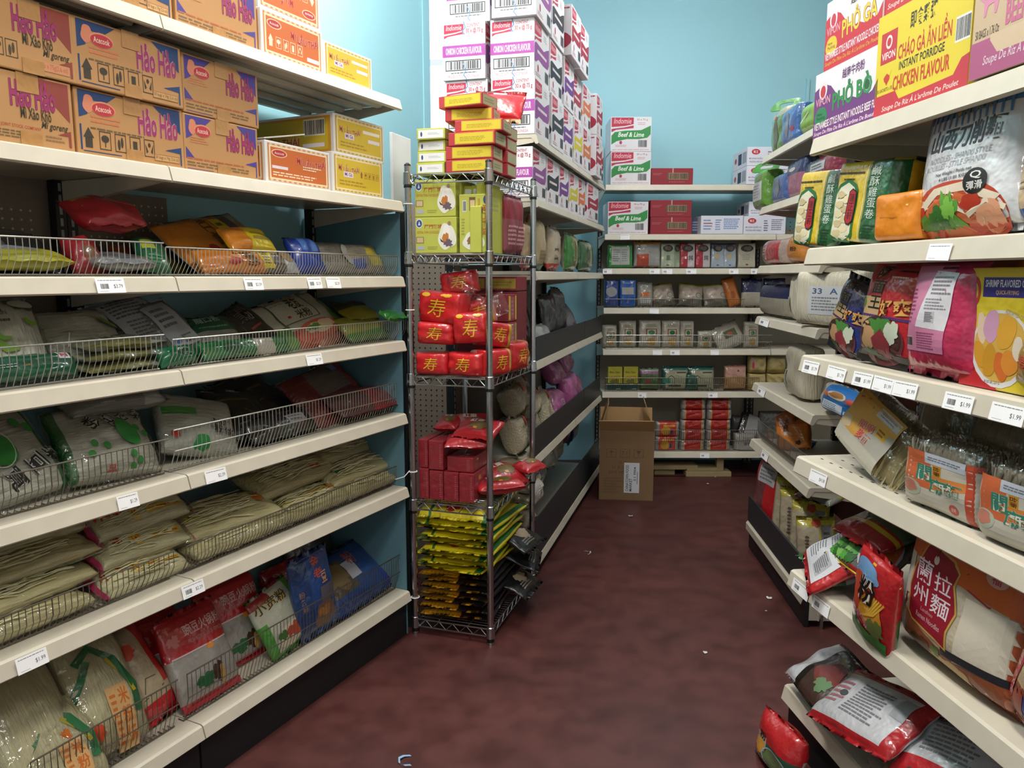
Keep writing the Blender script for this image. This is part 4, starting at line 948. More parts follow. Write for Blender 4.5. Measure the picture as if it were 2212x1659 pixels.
# second tier
for i, (x0, x1, y, z, hh_, q) in enumerate(((897, 986, 490, KT[1], 0.135, 0.02), (896, 984, 415, KT[1] + 0.136, 0.137, 0.02))):
    a, w_ = kpx(x0, x1, y, q)
    for j in range(4):
        carton('noodle_box', ST(KF, a + 0.004 * j, q + j * 0.046, z, (0, 1, -1, 0)[j]), (w_, 0.044, hh_), faces={'f': thin_face(), 'r': [('lines', 0.1, 0.1, 0.9, 0.9, 3, '#a9ab58')]} if j == 0 else None, label='yellow-green thin noodle box standing in the rack, %s row, %s from front' % (('lower', 'upper')[i], ('first', 'second', 'third', 'fourth')[j]), **gb)
def vert_face():
    return [('rect', 0.12, 0.70, 0.26, 0.90, '#cfd3cf'), ('barcode', 0.14, 0.72, 0.24, 0.88), ('rect', 0.36, 0.72, 0.58, 0.95, '#6c5a3a'), ('rect', 0.39, 0.73, 0.56, 0.90, '#cbb48a'), ('text', 'EXTRA THIN NOODLES', 0.66, 0.40, 0.74, 0.92, '#b9632f', {'rot': -90}), ('text', '厦門麵線', 0.82, 0.30, 0.97, 0.82, '#b4552a', {'rot': -90}), ('ell', 0.94, 0.9, 0.09, 0.07, '#3f4f86'),
            ('ell', 0.5, 0.2, 0.36, 0.16, '#e2e4d6', {'wob': 0.2, 'seed': 3}), ('ell', 0.45, 0.2, 0.16, 0.09, '#8a6a4a', {'wob': 0.4}), ('ell', 0.66, 0.19, 0.14, 0.06, '#e9e6e2'), ('lines', 0.08, 0.3, 0.2, 0.6, 6, '#9a9c4a')]
a, w_ = kpx(992, 1053, 470, 0.02)
carton('noodle_box', ST(KF, a, 0.02, KT[1]), (w_, 0.05, 0.215), faces={'f': vert_face()}, label='yellow-green noodle box stood on its end behind the rack post', **gb)
for j, x in enumerate((1004, 1022, 1040)):
    a, w_ = kpx(x - 12, x + 8, 400, 0.09)
    carton('noodle_box', ST(KF, a, 0.09, KT[1], 0, 0, 4), (0.038, 0.10, 0.255), faces={'f': [('rect', 0.2, 0.08, 0.85, 0.95, '#dfe3e6'), ('ell', 0.5, 0.75, 0.16, 0.04, '#3d4a78')]}, label='tall yellow-green box with white spine, %s behind the upended one' % ('first', 'second', 'third')[j], key='spine', **gb)
for j in range(5):
    h_ = (0.17, 0.26, 0.25, 0.16, 0.24)[j]
    carton('noodle_box', ST(KF, -0.03 + 0.004 * (j % 2), 0.075 + j * 0.058, KT[1], 88 + j), (0.14 if j < 4 else 0.12, 0.045, h_), faces={'f': [('ell', 0.12, 0.9, 0.08, 0.06, '#3f4f86'), ('lines', 0.3, 0.6, 0.9, 0.8, 3, '#aab06a')]}, label='yellow-green noodle box turned to the aisle side, %s from the front post' % ('first', 'second', 'third', 'fourth', 'fifth')[j], **gb) if j < 3 else \
    pouch('noodle_packet', PC(KF, -0.02, 0.30 + (j - 3) * 0.09, KT[1] + 0.12, 0.24, 84), (0.12, 0.24, 0.05), '#94505a', [(0, 0.6, 1, 0.9, '#8f2a38')], [('lines', 0.15, 0.15, 0.85, 0.5, 5, '#d0a0a4')], 'clear red wrapped noodle packet at the rack rear, %s of two' % ('front', 'rear')[j - 3], seed=j, mat='strand_v', cr=0.008)
# third tier: red bundles with a yellow character
LONG = '寿'
def longlife(flowers=True):
    o = [('text', LONG, 0.28, 0.22, 0.70, 0.78, '#d9b82c', {'bold': -0.004, 'shear': 0.15})]
    if flowers: o += [('ell', 0.22, 0.88, 0.10, 0.06, '#d9b12c'), ('ell', 0.7, 0.90, 0.12, 0.05, '#d9a02c', {'wob': 0.3})]
    return o
k3 = [(897, 966, 745, 791, 0.02, 0, 'front left corner of the tier floor'), (968, 1045, 743, 792, 0.02, 0, 'front right corner of the tier floor'), (899, 976, 698, 744, 0.02, 2, 'second layer at the rack post'), (977, 1052, 676, 742, 0.03, -3, 'second layer with clear topknot'), (898, 1000, 632, 700, 0.03, 4, 'third layer at the left, wide'), (950, 1027, 588, 634, 0.10, -8, 'topmost in the back')]
for i, (x0, x1, y0, y1, q, rl, n_) in enumerate(k3):
    a, w_ = kpx(x0, x1, (y0 + y1) / 2, q); zb = KF.at((x0 + x1) / 2, y1, q)[1]; h_ = KF.at((x0 + x1) / 2, y0, q)[1] - zb
    if i < 2: zb = KT[2]
    o = pouch('noodle_bundle', ST(KF, a, q + 0.045, zb, (5, -4, 8, 12, -10, 15)[i], 0, rl), (w_, h_ + 0.004, 0.13 if i < 4 else 0.11), '#c21f24', [(0, 0.94, 1, 1, '#b02028')], longlife(i in (3, 4)), 'red longevity noodle bundle, ' + n_, 'noodle bundle', 'red longevity noodle bundles', mat='foil', eu=5, ev=5, seal=0.0, seed=i, cr=0.005)
    if i in (3, 4):
        P = Pillow(w_ * 0.7, 0.07, 0.05, eu=2, ev=1.6, seal=0, cr=0.006, seed=i + 20, fan=0.3)
        new_obj('clear_topknot', P.mesh('clear_topknot', painter('#ffffff'), 12, 10), o, 'film', Matrix.Translation((w_ * 0.2, 0.02, h_ - 0.012)) @ Matrix.Rotation(R(25), 4, 'Y'))
for i, (a, q, z, rz, s_, n_) in enumerate(((-0.035, 0.11, KT[2], 70, (0.16, 0.10, 0.12), 'leaning to the aisle side near the front post'), (-0.02, 0.30, KT[2], 80, (0.17, 0.115, 0.13), 'by the rear post with clear tail'), (-0.05, 0.15, KT[2] + 0.105, 60, (0.15, 0.10, 0.11), 'on top beside the aisle side'), (-0.10, 0.16, KT[2] + 0.19, 35, (0.15, 0.10, 0.10), 'high in the middle with an orange dot'))):
    o = pouch('noodle_bundle', ST(KF, a, q, z, rz, 0, (0, 0, 8, -14)[i]), s_, '#c21f24', [(0.8, 0, 1, 1, '#c9a030'), (0.9, 0, 1, 1, '#c07a78')], longlife(False) + ([('rect', 0.6, 0.6, 0.72, 0.75, '#e08a2a')] if i == 3 else []), 'red longevity noodle bundle ' + n_, 'noodle bundle', 'red longevity noodle bundles', mat='foil', eu=4, ev=5, seal=0.0, seed=30 + i, cr=0.006)
    P = Pillow(s_[1] * 0.9, 0.07, 0.04, eu=2, ev=1.4, seal=0, cr=0.008, seed=i + 50)
    new_obj('clear_tail', P.mesh('clear_tail', painter('#ffffff'), 12, 10), o, 'film', Matrix.Translation((s_[0] / 2 - 0.01, 0, s_[1] * 0.5)) @ Matrix.Rotation(R(80), 4, 'Y'))
for r in range(2):
    for j in range(3):
        carton('noodle_box', ST(KF, -0.02, 0.33 + j * 0.075, KT[2] + 0.08 + r * 0.115, 88), (0.055 + 0.02 * (j == 0), 0.16, 0.112), '#93343c', {'f': [('rect', 0.05, 0.06, 0.35, 0.94, '#cdb84a'), ('rect', 0.40, 0.1, 0.96, 0.9, '#a0565e'), ('lines', 0.45, 0.2, 0.9, 0.8, 4, '#b98088')]}, 'upright red and yellow box at the rack rear, %s tier, %s' % (('lower', 'upper')[r], ('first', 'second', 'third')[j]), 'noodle box', 'red and yellow noodle boxes')
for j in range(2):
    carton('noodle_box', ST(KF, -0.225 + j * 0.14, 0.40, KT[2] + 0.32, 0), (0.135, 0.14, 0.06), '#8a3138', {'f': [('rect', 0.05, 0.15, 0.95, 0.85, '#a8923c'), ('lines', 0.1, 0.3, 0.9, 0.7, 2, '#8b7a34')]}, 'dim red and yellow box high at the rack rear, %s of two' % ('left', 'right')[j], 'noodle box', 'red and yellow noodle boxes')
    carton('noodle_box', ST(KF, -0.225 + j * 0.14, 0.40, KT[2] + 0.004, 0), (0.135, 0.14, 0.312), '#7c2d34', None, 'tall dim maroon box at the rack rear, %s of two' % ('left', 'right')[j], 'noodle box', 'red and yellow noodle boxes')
# fourth tier: maroon blocks and red bags
mb_ = dict(col='#8c2730', cat='tea box', group='maroon boxes on the rack')
for i, (x0, x1, y, z, h_, q, n_) in enumerate(((905, 926, 1035, 0, 0.125, 0.03, 'first of the floor row from the post'), (927, 957, 1035, 0, 0.12, 0.03, 'second of the floor row'), (958, 990, 1035, 0, 0.118, 0.03, 'third of the floor row'), (991, 1024, 1035, 0, 0.118, 0.03, 'fourth of the floor row'), (903, 924, 970, 0.127, 0.115, 0.035, 'upper row beside the rack post'), (925, 957, 975, 0.123, 0.118, 0.03, 'upper row, second'), (965, 1022, 990, 0.12, 0.06, 0.04, 'lying on its side under the red bags'))):
    a, w_ = kpx(x0, x1, y, q)
    carton('maroon_box', ST(KF, a, q, KT[3] + z), (w_ - 0.001, 0.26 if z == 0 else 0.2, h_), faces={'f': [('lines', 0.75, 0.1, 0.9, 0.9, 12, '#a8555c')], 'r': [('rect', 0.2, 0.7, 0.3, 0.85, '#d08a3a')]}, label='maroon wrapped box, ' + n_, bev=0.004, mat='foil', **mb_)
for i, (a, q, z, rz, ti, s_, n_) in enumerate(((-0.12, 0.10, 0.235, 15, 80, (0.19, 0.14, 0.05), 'lying on the maroon boxes'), (-0.09, 0.12, 0.28, -8, 70, (0.18, 0.15, 0.05), 'on top of the heap with gold print'), (-0.16, 0.24, 0.27, 20, 60, (0.17, 0.15, 0.06), 'behind on the heap'), (-0.04, 0.25, 0.06, 60, 70, (0.20, 0.16, 0.08), 'slumped at the aisle edge of the tier'), (-0.02, 0.16, 0.045, 40, 85, (0.20, 0.13, 0.06), 'lying flat at the aisle edge of the tier'), (0.05, 0.35, 0.085, 75, 80, (0.15, 0.10, 0.05), 'poking out past the rear post'), (-0.25, 0.20, 0.28, 5, 80, (0.10, 0.16, 0.05), 'far left behind the post'), (-0.22, 0.36, 0.09, 0, 10, (0.18, 0.2, 0.08), 'standing in the dim rear'))):
    pouch('snack_bag', PC(KF, a, q, KT[3] + z, s_[1], rz, ti, 0), s_, '#ac1f27', [(0.25, 0.25, 0.75, 0.75, '#9c1b22')], [('ell', 0.55, 0.45, 0.22, 0.18, '#6d5a2a', {'wob': 0.3}), ('text', '紅棗', 0.25, 0.62, 0.6, 0.8, '#d8cfc6'), ('rect', 0.46, 0.3, 0.54, 0.38, '#e08a2a')], 'shiny red bag ' + n_, 'bag', 'shiny red bags on the rack', mat='foil', seed=60 + i, cr=0.006, seal=0.07)
# bottom tier: flat stack of yellow bags over orange and black ones
zz = KT[4] + 0.004; rg = random.Random(8)
ordn = ['lowest', 'second', 'third', 'fourth', 'fifth', 'sixth', 'seventh', 'eighth', 'ninth', 'topmost']
for i in range(7):
    h_ = 0.028; pouch('chip_bag', PC(KF, -0.165 + rg.uniform(-.012, .012), 0.24, zz + h_ / 2, 0.46, rg.uniform(-5, 5), 90, 0), (0.30, 0.46, h_ + 0.003), '#16171a', [(0, 0, 0.55, 0.13, '#c98a1c'), (0.0, 0, 0.5, 0.06, '#d09820')], [('line', [(0.02 + 0.06 * k, 0.02), (0.06 + 0.06 * k, 0.10)], 0.003, '#b06f14') for k in range(7)] + [('ell', 0.8, 0.4, 0.14, 0.1, '#8a7a66', {'wob': 0.3}), ('rect', 0.6, 0.5, 0.9, 0.54, '#bfc0c2')], 'black and orange bag in the rack stack, %s from the floor' % ordn[i], 'bag', 'black and orange bags', mat='foil', seed=80 + i, cr=0.005, seal=0.05, eu=3, ev=4, key='blk%d' % (i % 3)); zz += h_
for i in range(9):
    h_ = 0.027 if i < 7 else 0.036
    pouch('chip_bag', PC(KF, -0.165 + rg.uniform(-.012, .014), 0.235 + rg.uniform(-0.01, 0.01), zz + h_ / 2 + (0.035 if i == 8 else 0.015 if i == 7 else 0), 0.46, rg.uniform(-6, 6), 90 - (14 if i == 8 else 7 if i == 7 else 0), 0), (0.31, 0.46, h_ + 0.003), '#d2c11f', [(0.14, 0, 0.19, 1, '#1f6a34'), (0.90, 0.0, 0.97, 1, '#1f6a34')], [('ring', 0.44, 0.16, 0.09, 0.09, 0.35, '#b3262a'), ('text', 'Oh', 0.36, 0.10, 0.60, 0.22, '#b3262a', {'bold': 0.03}), ('ell', 0.26, 0.15, 0.05, 0.04, '#c9a0a0', {'wob': 0.2}), ('ell', 0.72, 0.2, 0.16, 0.1, '#a8a296', {'wob': 0.2}), ('lines', 0.5, 0.4, 0.85, 0.6, 4, '#a83030')], 'yellow and green bag in the rack stack, %s of the yellow ones' % ordn[i if i < 8 else 9], 'bag', 'yellow and green bags', mat='foil', seed=90 + i, cr=0.005, seal=0.05, eu=3, ev=4, key='yel%d' % (i % 4)); zz += h_
for i, (q, z, rl) in enumerate(((0.32, 0.08, 6), (0.40, 0.17, -6), (0.36, 0.26, 8))):
    pouch('chip_bag', PC(KF, 0.0, q, KT[4] + z, 0.2, 96, 66, rl), (0.24, 0.22, 0.04), '#141517', [(0.2, 0.6, 0.6, 0.9, '#1f2a24')], [('ell', 0.5, 0.4, 0.2, 0.14, '#9c8a72', {'wob': 0.35, 'seed': i}), ('rect', 0.2, 0.75, 0.5, 0.8, '#c8c8ca'), ('lines', 0.2, 0.15, 0.8, 0.3, 3, '#7d7a74')], 'glossy black bag hanging out of the rack side, %s of three' % ('lowest', 'middle', 'highest')[i], 'bag', 'black bags at the rack side', mat='foil', seed=110 + i, cr=0.012, seal=0.08)
# slotted upright standing behind the rack post, held with cable ties
sp = empty('slotted_post', Matrix.Translation((-0.432, 3.045, 0)) @ Matrix.Rotation(R(-18), 4, 'Z')); tag(sp, 'black slotted upright post tied behind the rack', 'post')
MB().box((-0.017, -0.012, 0), (0.017, 0.012, 1.70)).obj('body', 'black_steel', sp)
m = MB()
for k in range(50): m.box((-0.011, -0.0128, 0.02 + k * 0.0335), (-0.003, -0.0115, 0.042 + k * 0.0335))
so = m.obj('slots', 'grey_steel', sp); so['kind'] = 'stuff'
for i, z in enumerate((0.155, 0.68, 1.32, 1.72)):
    c = KF.pt(-RW, 0, z); pts = [c + Vector((0.0165 * math.cos(t), 0.0165 * math.sin(t), 0)) for t in np.linspace(0, 2 * math.pi, 13)]
    e = LF.pt(-0.03, 0.02, z - 0.02 if i < 2 else z)
    m = MB().tube(pts, 0.002, 5)
    if i < 2: m.tube([c + Vector((-0.016, -0.004, 0)), (c + e) / 2 + Vector((0, 0, -0.006)), e], 0.0018, 5)
    tag(m.obj('cable_tie', 'white_plastic'), 'white cable tie around the rack post, %s of four' % ('lowest', 'second lowest', 'third', 'highest')[i], 'cable tie', 'white cable ties')

# ------------------------------------------------------------------ soft goods on the long run
def lp(x0, x1, y0, y1, q, t, zi, label, base, bands=(), ops=(), mode='lean', tilt=None, roll=0, rz=0, name='noodle_bag', cat='noodle bag', group=None, **k):
    """pixel box on the shelf -> a pack of that size; lean: stands leaning back, flat: lies down with its face up"""
    q_ = q
    a, w_ = span(LF, x0, x1, (y0 + y1) / 2, q_); zb = LZ[zi] + 0.044
    ht = LF.at((x0 + x1) / 2, y0, q_)[1] - zb
    if mode == 'lean':
        tl = 20 if tilt is None else tilt; h_ = max(0.06, ht / max(0.3, math.cos(R(tl)))); h_ = min(h_, (0.42 - q_ - t * 0.6) / max(0.05, math.sin(R(tl))))
        M = ST(LF, a, q_ + t * 0.35, zb + 0.004, rz, tl, roll)
        return pouch(name, M, (w_, h_, t), base, bands, ops, label, cat, group, **k)
    tl = 82 if tilt is None else tilt; d_ = k.pop('deep', 0.17); zc = k.pop('zc', None)
    M = PC(LF, a, q_ + d_ * 0.5 * math.sin(R(tl)), (zb + t / 2 + 0.004 + abs(math.cos(R(tl))) * d_ * 0.5) if zc is None else zc, d_, rz, tl, roll)
    return pouch(name, M, (w_, d_, t), base, bands, ops, label, cat, group, **k)
CLR = dict(film=True)
def inner(col, name='noodles', mat='strand', s=(0.93, 0.86, 0.9), **k): return dict(name=name, col=col, mat=mat, s=s, **k)

# third shelf from the top: snack and dried goods
lp(-30, 172, 565, 612, 0.03, 0.05, 2, 'gold and silver foil bag lying behind the fence', '#9a9a3a', [(0, 0.35, 1, 0.62, '#8d9096'), (0.7, 0, 1, 1, '#a9a52f')], [('rect', 0.0, 0.40, 0.35, 0.56, '#b8bcc4')], 'flat', mat='foil', seed=1, cr=0.008, deep=0.14)
lp(-40, 150, 500, 560, 0.12, 0.07, 2, 'dark grey clear bag with white corner behind the foil bag', '#3a3d40', [(0, 0.7, 1, 1, '#55585c')], [('rect', 0.1, 0.3, 0.4, 0.5, '#7f8488')], 'lean', tilt=50, seed=2, cr=0.01)
lp(186, 326, 478, 545, 0.10, 0.075, 2, 'crumpled shiny red bag lying on top of the others', '#a5202c', [(0.05, 0.7, 0.3, 1, '#b08a3c')], [('line', [(0.1, 0.5), (0.5, 0.62), (0.9, 0.45)], 0.003, '#d08a8e')], 'flat', mat='foil', seed=3, cr=0.012, deep=0.12, zc=LZ[2] + 0.20, tilt=60, roll=-6)
lp(175, 245, 515, 600, 0.05, 0.06, 2, 'small red bag half hidden behind the wire fence', '#8c1c26', [(0.3, 0.2, 0.7, 0.6, '#6d4a30')], [], 'lean', tilt=35, mat='foil', seed=4, cr=0.01)
lp(215, 345, 575, 612, 0.03, 0.045, 2, 'pale grey bag of dried strips lying in the fence', '#77797d', [(0, 0, 0.15, 1, '#8f9194')], [('lines', 0.2, 0.3, 0.85, 0.7, 3, '#6a6c70')], 'flat', seed=5, cr=0.008, deep=0.11)
lp(320, 378, 515, 600, 0.06, 0.05, 2, 'dark green packet with a yellow patch by the fence joint', '#1c5a3a', [(0.1, 0.55, 0.5, 0.8, '#a9b33a')], [('lines', 0.2, 0.15, 0.8, 0.4, 3, '#4a8a62')], 'lean', tilt=40, seed=6, roll=14)
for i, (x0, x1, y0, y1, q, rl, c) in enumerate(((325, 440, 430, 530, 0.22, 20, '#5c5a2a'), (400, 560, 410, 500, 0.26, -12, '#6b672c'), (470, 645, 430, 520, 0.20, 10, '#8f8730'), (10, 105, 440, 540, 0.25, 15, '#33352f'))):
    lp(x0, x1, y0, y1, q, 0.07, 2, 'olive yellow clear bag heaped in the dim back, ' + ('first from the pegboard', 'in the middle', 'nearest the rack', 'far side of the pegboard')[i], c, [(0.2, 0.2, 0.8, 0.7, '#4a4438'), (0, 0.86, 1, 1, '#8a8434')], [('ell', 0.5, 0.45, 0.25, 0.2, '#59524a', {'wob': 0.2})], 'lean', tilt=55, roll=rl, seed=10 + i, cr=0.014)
lp(255, 300, 420, 465, 0.34, 0.05, 2, 'small orange bag high against the pegboard', '#a8521e', [], [], 'lean', tilt=30, seed=15, mat='foil')
o1 = [('text', '紅薯粉', 0.40, 0.15, 0.52, 0.9, '#5a3f22', {'rot': -90}), ('rect', 0.56, 0.1, 0.68, 0.85, '#c9b62c'), ('lines', 0.58, 0.2, 0.66, 0.8, 5, '#5c4a1c'), ('ell', 0.30, 0.35, 0.06, 0.12, '#a32a20', {'wob': 0.2}), ('ell', 0.88, 0.6, 0.08, 0.2, '#9a7a4c', {'wob': 0.3})]
lp(447, 650, 468, 600, 0.09, 0.06, 2, 'orange and grey starch noodle bag leaning on the heap', '#c67a22', [(0.68, 0, 0.84, 1, '#524a44'), (0.84, 0, 1, 1, '#b9bcbe')], o1, 'lean', tilt=48, roll=-14, seed=16, cr=0.008)
lp(450, 662, 545, 612, 0.03, 0.06, 2, 'orange and grey starch noodle bag behind the wire fence', '#c4741f', [(0.62, 0, 0.84, 1, '#5a524c'), (0.84, 0, 1, 1, '#aeb2b6')], o1, 'lean', tilt=38, seed=17, cr=0.008)
lp(505, 600, 530, 560, 0.06, 0.05, 2, 'yellow bag folded over the orange one', '#c9b21f', [(0, 0, 0.4, 1, '#c67a22')], [('lines', 0.5, 0.3, 0.9, 0.7, 2, '#8a7a20')], 'flat', seed=18, cr=0.008, deep=0.1, tilt=45, zc=LZ[2] + 0.15)
lp(655, 715, 515, 600, 0.05, 0.07, 2, 'bright blue bag end beside the yellow bags', '#1f3f9c', [(0.2, 0.55, 0.8, 0.95, '#4f7cc4'), (0.4, 0.4, 0.6, 1, '#2a55b0')], [], 'lean', tilt=25, mat='foil', seed=19, cr=0.012)
lp(700, 790, 525, 605, 0.05, 0.06, 2, 'clear grey noodle bag with yellow edge', '#ffffff', (), [('ell', 0.75, 0.5, 0.12, 0.3, '#a8a8a6')], 'lean', tilt=35, seed=20, cr=0.01, film=True, inner=dict(name='noodles', col='#77736c', bands=[(0.85, 0, 1, 1, '#b9a62c'), (0, 0, 1, 0.25, '#8d8a84')], mat='strand', s=(0.95, 0.93, 0.80), cr=0.006, ridge=0.004))
lp(765, 845, 530, 608, 0.05, 0.06, 2, 'clear bag with yellow label at the end of the shelf', '#ffffff', (), [], 'lean', tilt=30, seed=21, cr=0.01, film=True, inner=dict(name='noodles', col='#8b8578', bands=[(0.55, 0.2, 1, 0.85, '#c9b71f'), (0.1, 0.1, 0.4, 0.4, '#2a4aa8')], mat='strand', s=(0.95, 0.93, 0.80), cr=0.006, ridge=0.004))

# fourth shelf: white and green rice noodle bags
leafg = '#3e6b2a'
def cane(u, v, s=1.0): return [('poly', [(u, v), (u + 0.05 * s, v + 0.02 * s), (u + 0.12 * s, v - 0.04 * s), (u + 0.22 * s, v - 0.05 * s), (u + 0.2 * s, v - 0.09 * s), (u + 0.08 * s, v - 0.1 * s), (u + 0.02 * s, v - 0.05 * s)], '#6d9a34')]
lp(-60, 132, 650, 800, 0.06, 0.09, 3, 'white rice noodle bag with green leaf print at the picture edge', '#ffffff', (), [('ell', 0.8, 0.88, 0.2, 0.1, '#3a4a34', {'wob': 0.35, 'seed': 2}), ('ell', 0.8, 0.86, 0.16, 0.06, '#b0b0a2'), ('text', 'NET WT.', 0.32, 0.72, 0.56, 0.77, '#4a4d44', {'rot': 180}), ('lines', 0.3, 0.62, 0.56, 0.68, 1, '#4a4d44')] + cane(0.3, 0.42, 1.3) + cane(0.72, 0.66, 0.8) + cane(0.34, 0.5, 0.8), 'lean', tilt=25, seed=30, cr=0.010, eu=2.6, film=True, inner=dict(name='noodles', col='#b9b9aa', bands=[(0, 0.82, 0.55, 1, '#1c4a34'), (0, 0, 1, 0.22, '#17603c')], mat='strand_v', s=(0.95, 0.93, 0.80), cr=0.006, ridge=0.004))
lp(132, 312, 680, 800, 0.08, 0.09, 3, 'clear white rice noodle bag with a green cane print', '#ffffff', (), cane(0.70, 0.72, 1.6) + [('lines', 0.72, 0.25, 0.92, 0.36, 2, '#54604a'), ('line', [(0.2, 0.3), (0.28, 0.5)], 0.003, '#dcdcd8')], 'lean', tilt=40, seed=31, cr=0.012, film=True, inner=dict(name='noodles', col='#aeae9f', bands=[(0, 0, 1, 0.1, '#17603c')], mat='strand', s=(0.95, 0.93, 0.80), cr=0.006, ridge=0.004))
lp(-60, 185, 775, 846, 0.03, 0.06, 3, 'dark green ended rice bag in the fence with sticker', '#15533a', [(0, 0.0, 1, 0.12, '#0f3a2a'), (0, 0.84, 0.5, 1, '#1d6a48')], [('rect', 0.80, 0.62, 0.92, 0.85, '#c9ccd0'), ('rect', 0.82, 0.68, 0.90, 0.80, '#a84a50'), ('line', [(0.0, 0.35), (0.5, 0.5), (1.0, 0.7)], 0.004, '#7a6a2c'), ('lines', 0.12, 0.45, 0.5, 0.62, 2, '#9ab8a4')], 'lean', tilt=28, seed=32, cr=0.008)
for i in range(3):
    lp(196, 372, 800, 840, 0.045 + 0.004 * i, 0.030, 3, 'flat clear bag of pale noodles with dark flecks, %s of three' % ('lowest', 'middle', 'top')[i], '#8b8f72', [(0, 0, 1, 0.2, '#6b6a3c'), (0.8, 0, 1, 1, '#8a8c86')], [('ell', 0.3 + 0.08 * k, 0.5 + 0.12 * math.sin(k), 0.035, 0.08, '#b9bdb2', {'wob': 0.3, 'seed': k}) for k in range(7)], 'flat', seed=33 + i, cr=0.007, deep=0.13, zc=LZ[3] + 0.062 + i * 0.028, tilt=86)
lp(296, 450, 652, 790, 0.10, 0.08, 3, 'clear noodle bag showing its printed back panel', '#ffffff', (), [('rect', 0.16, 0.18, 0.82, 0.94, '#a4a7aa'), ('lines', 0.22, 0.62, 0.76, 0.88, 5, '#5f6266'), ('lines', 0.28, 0.28, 0.76, 0.58, 6, '#6a6d70'), ('ell', 0.22, 0.86, 0.015, 0.012, '#202224')], 'lean', tilt=45, roll=-12, seed=36, cr=0.010, film=True, inner=dict(name='noodles', col='#7d7f7a', bands=[(0, 0, 1, 0.14, '#14633f')], mat='strand', s=(0.95, 0.93, 0.80), cr=0.006, ridge=0.004))
lp(398, 480, 655, 780, 0.08, 0.06, 3, 'grey noodle bag with a barcode label strip', '#ffffff', (), [('rect', 0.1, 0.2, 0.75, 0.9, '#a9adb2'), ('barcode', 0.35, 0.24, 0.65, 0.36), ('ell', 0.22, 0.3, 0.06, 0.04, '#4a78b8'), ('lines', 0.18, 0.5, 0.66, 0.84, 4, '#64686c')], 'lean', tilt=42, roll=-14, seed=37, cr=0.008, film=True, inner=dict(name='noodles', col='#83857f', bands=[(0, 0, 1, 0.16, '#14633f')], mat='strand', s=(0.95, 0.93, 0.80), cr=0.006, ridge=0.004))
lp(455, 552, 690, 780, 0.07, 0.06, 3, 'clear noodle bag with a dark green header', '#7f827a', [(0, 0.55, 1, 1, '#12492e'), (0, 0, 1, 0.18, '#14633f')], [('text', '龍口粉', 0.12, 0.74, 0.62, 0.9, '#8fb0a0'), ('lines', 0.12, 0.6, 0.7, 0.66, 1, '#5a8a72')], 'lean', tilt=40, seed=38, cr=0.008)
lp(360, 440, 790, 832, 0.02, 0.05, 3, 'green bag end poking through the wire fence', '#12603c', [(0.4, 0.3, 0.8, 0.7, '#0d4a2e')], [('line', [(0.2, 0.6), (0.6, 0.7)], 0.003, '#b8c8bc')], 'lean', tilt=30, mat='foil', seed=39, cr=0.01)
lp(528, 642, 670, 780, 0.08, 0.06, 3, 'black and green potato noodle bag leaning sideways', '#25251f', [(0, 0, 0.22, 1, '#14602f'), (0, 0, 1, 0.12, '#1c7a3a')], [('text', '寬粉', 0.45, 0.55, 0.85, 0.9, '#0d0d0d', {'out': '#a9a9a0', 'ow': 0.02}), ('lines', 0.5, 0.38, 0.8, 0.46, 1, '#b24a4a'), ('line', [(0.3, 0.1), (0.4, 0.5), (0.45, 0.9)], 0.004, '#5a5448')], 'lean', tilt=44, roll=-24, seed=40, cr=0.007)
wl_ = [('rect', 0.22, 0.42, 0.78, 0.94, '#4a5442'), ('rect', 0.24, 0.435, 0.76, 0.925, '#b3b6a2'), ('text', '老友', 0.46, 0.64, 0.66, 0.90, '#1b1c18', {'bold': 0.02}), ('text', '米粉', 0.46, 0.45, 0.68, 0.62, '#1b1c18', {'bold': 0.02}), ('rect', 0.34, 0.52, 0.38, 0.56, '#b33028')]
lp(606, 775, 650, 770, 0.09, 0.07, 3, 'white bag with black brush characters and red noodle bowl', '#b0b2a0', [(0, 0, 1, 0.3, '#a84434'), (0.0, 0.0, 0.25, 0.42, '#4c7a35')], wl_ + [('ell', 0.62, 0.2, 0.34, 0.17, '#c0604a', {'wob': 0.1}), ('ell', 0.66, 0.24, 0.22, 0.1, '#d8c8a0', {'wob': 0.25}), ('ell', 0.55, 0.26, 0.1, 0.05, '#5a8a3c', {'wob': 0.4})], 'lean', tilt=44, roll=-12, seed=41, cr=0.006)
lp(690, 792, 660, 775, 0.11, 0.06, 3, 'pale bag with green leaves tucked behind the red bowl bag', '#9ba38a', [(0.6, 0, 1, 1, '#557a3c'), (0, 0, 1, 0.3, '#9c5a4a')], [('text', '粉', 0.3, 0.6, 0.6, 0.85, '#23261f')], 'lean', tilt=46, roll=-18, seed=42)
lp(450, 640, 770, 806, 0.025, 0.045, 3, 'green and white bags wedged low behind the fence', '#1c6a38', [(0.55, 0, 0.8, 1, '#b5b2a4')], [('ell', 0.3, 0.5, 0.1, 0.3, '#0f4a2a')], 'lean', tilt=30, seed=43, cr=0.008)
lp(770, 868, 690, 758, 0.05, 0.05, 3, 'olive foil bag at the end of the fourth shelf', '#7a7a26', [(0, 0, 1, 0.3, '#3c6a2c')], [('line', [(0.1, 0.6), (0.5, 0.75), (0.9, 0.6)], 0.006, '#b8b04a')], 'lean', tilt=50, mat='foil', seed=44, cr=0.014)
lp(760, 860, 655, 700, 0.12, 0.05, 3, 'gold foil bag lying on the olive one', '#8a8220', [(0, 0.6, 1, 1, '#2a2c1c')], [], 'flat', mat='foil', seed=45, cr=0.014, deep=0.13, zc=LZ[3] + 0.15, tilt=60)
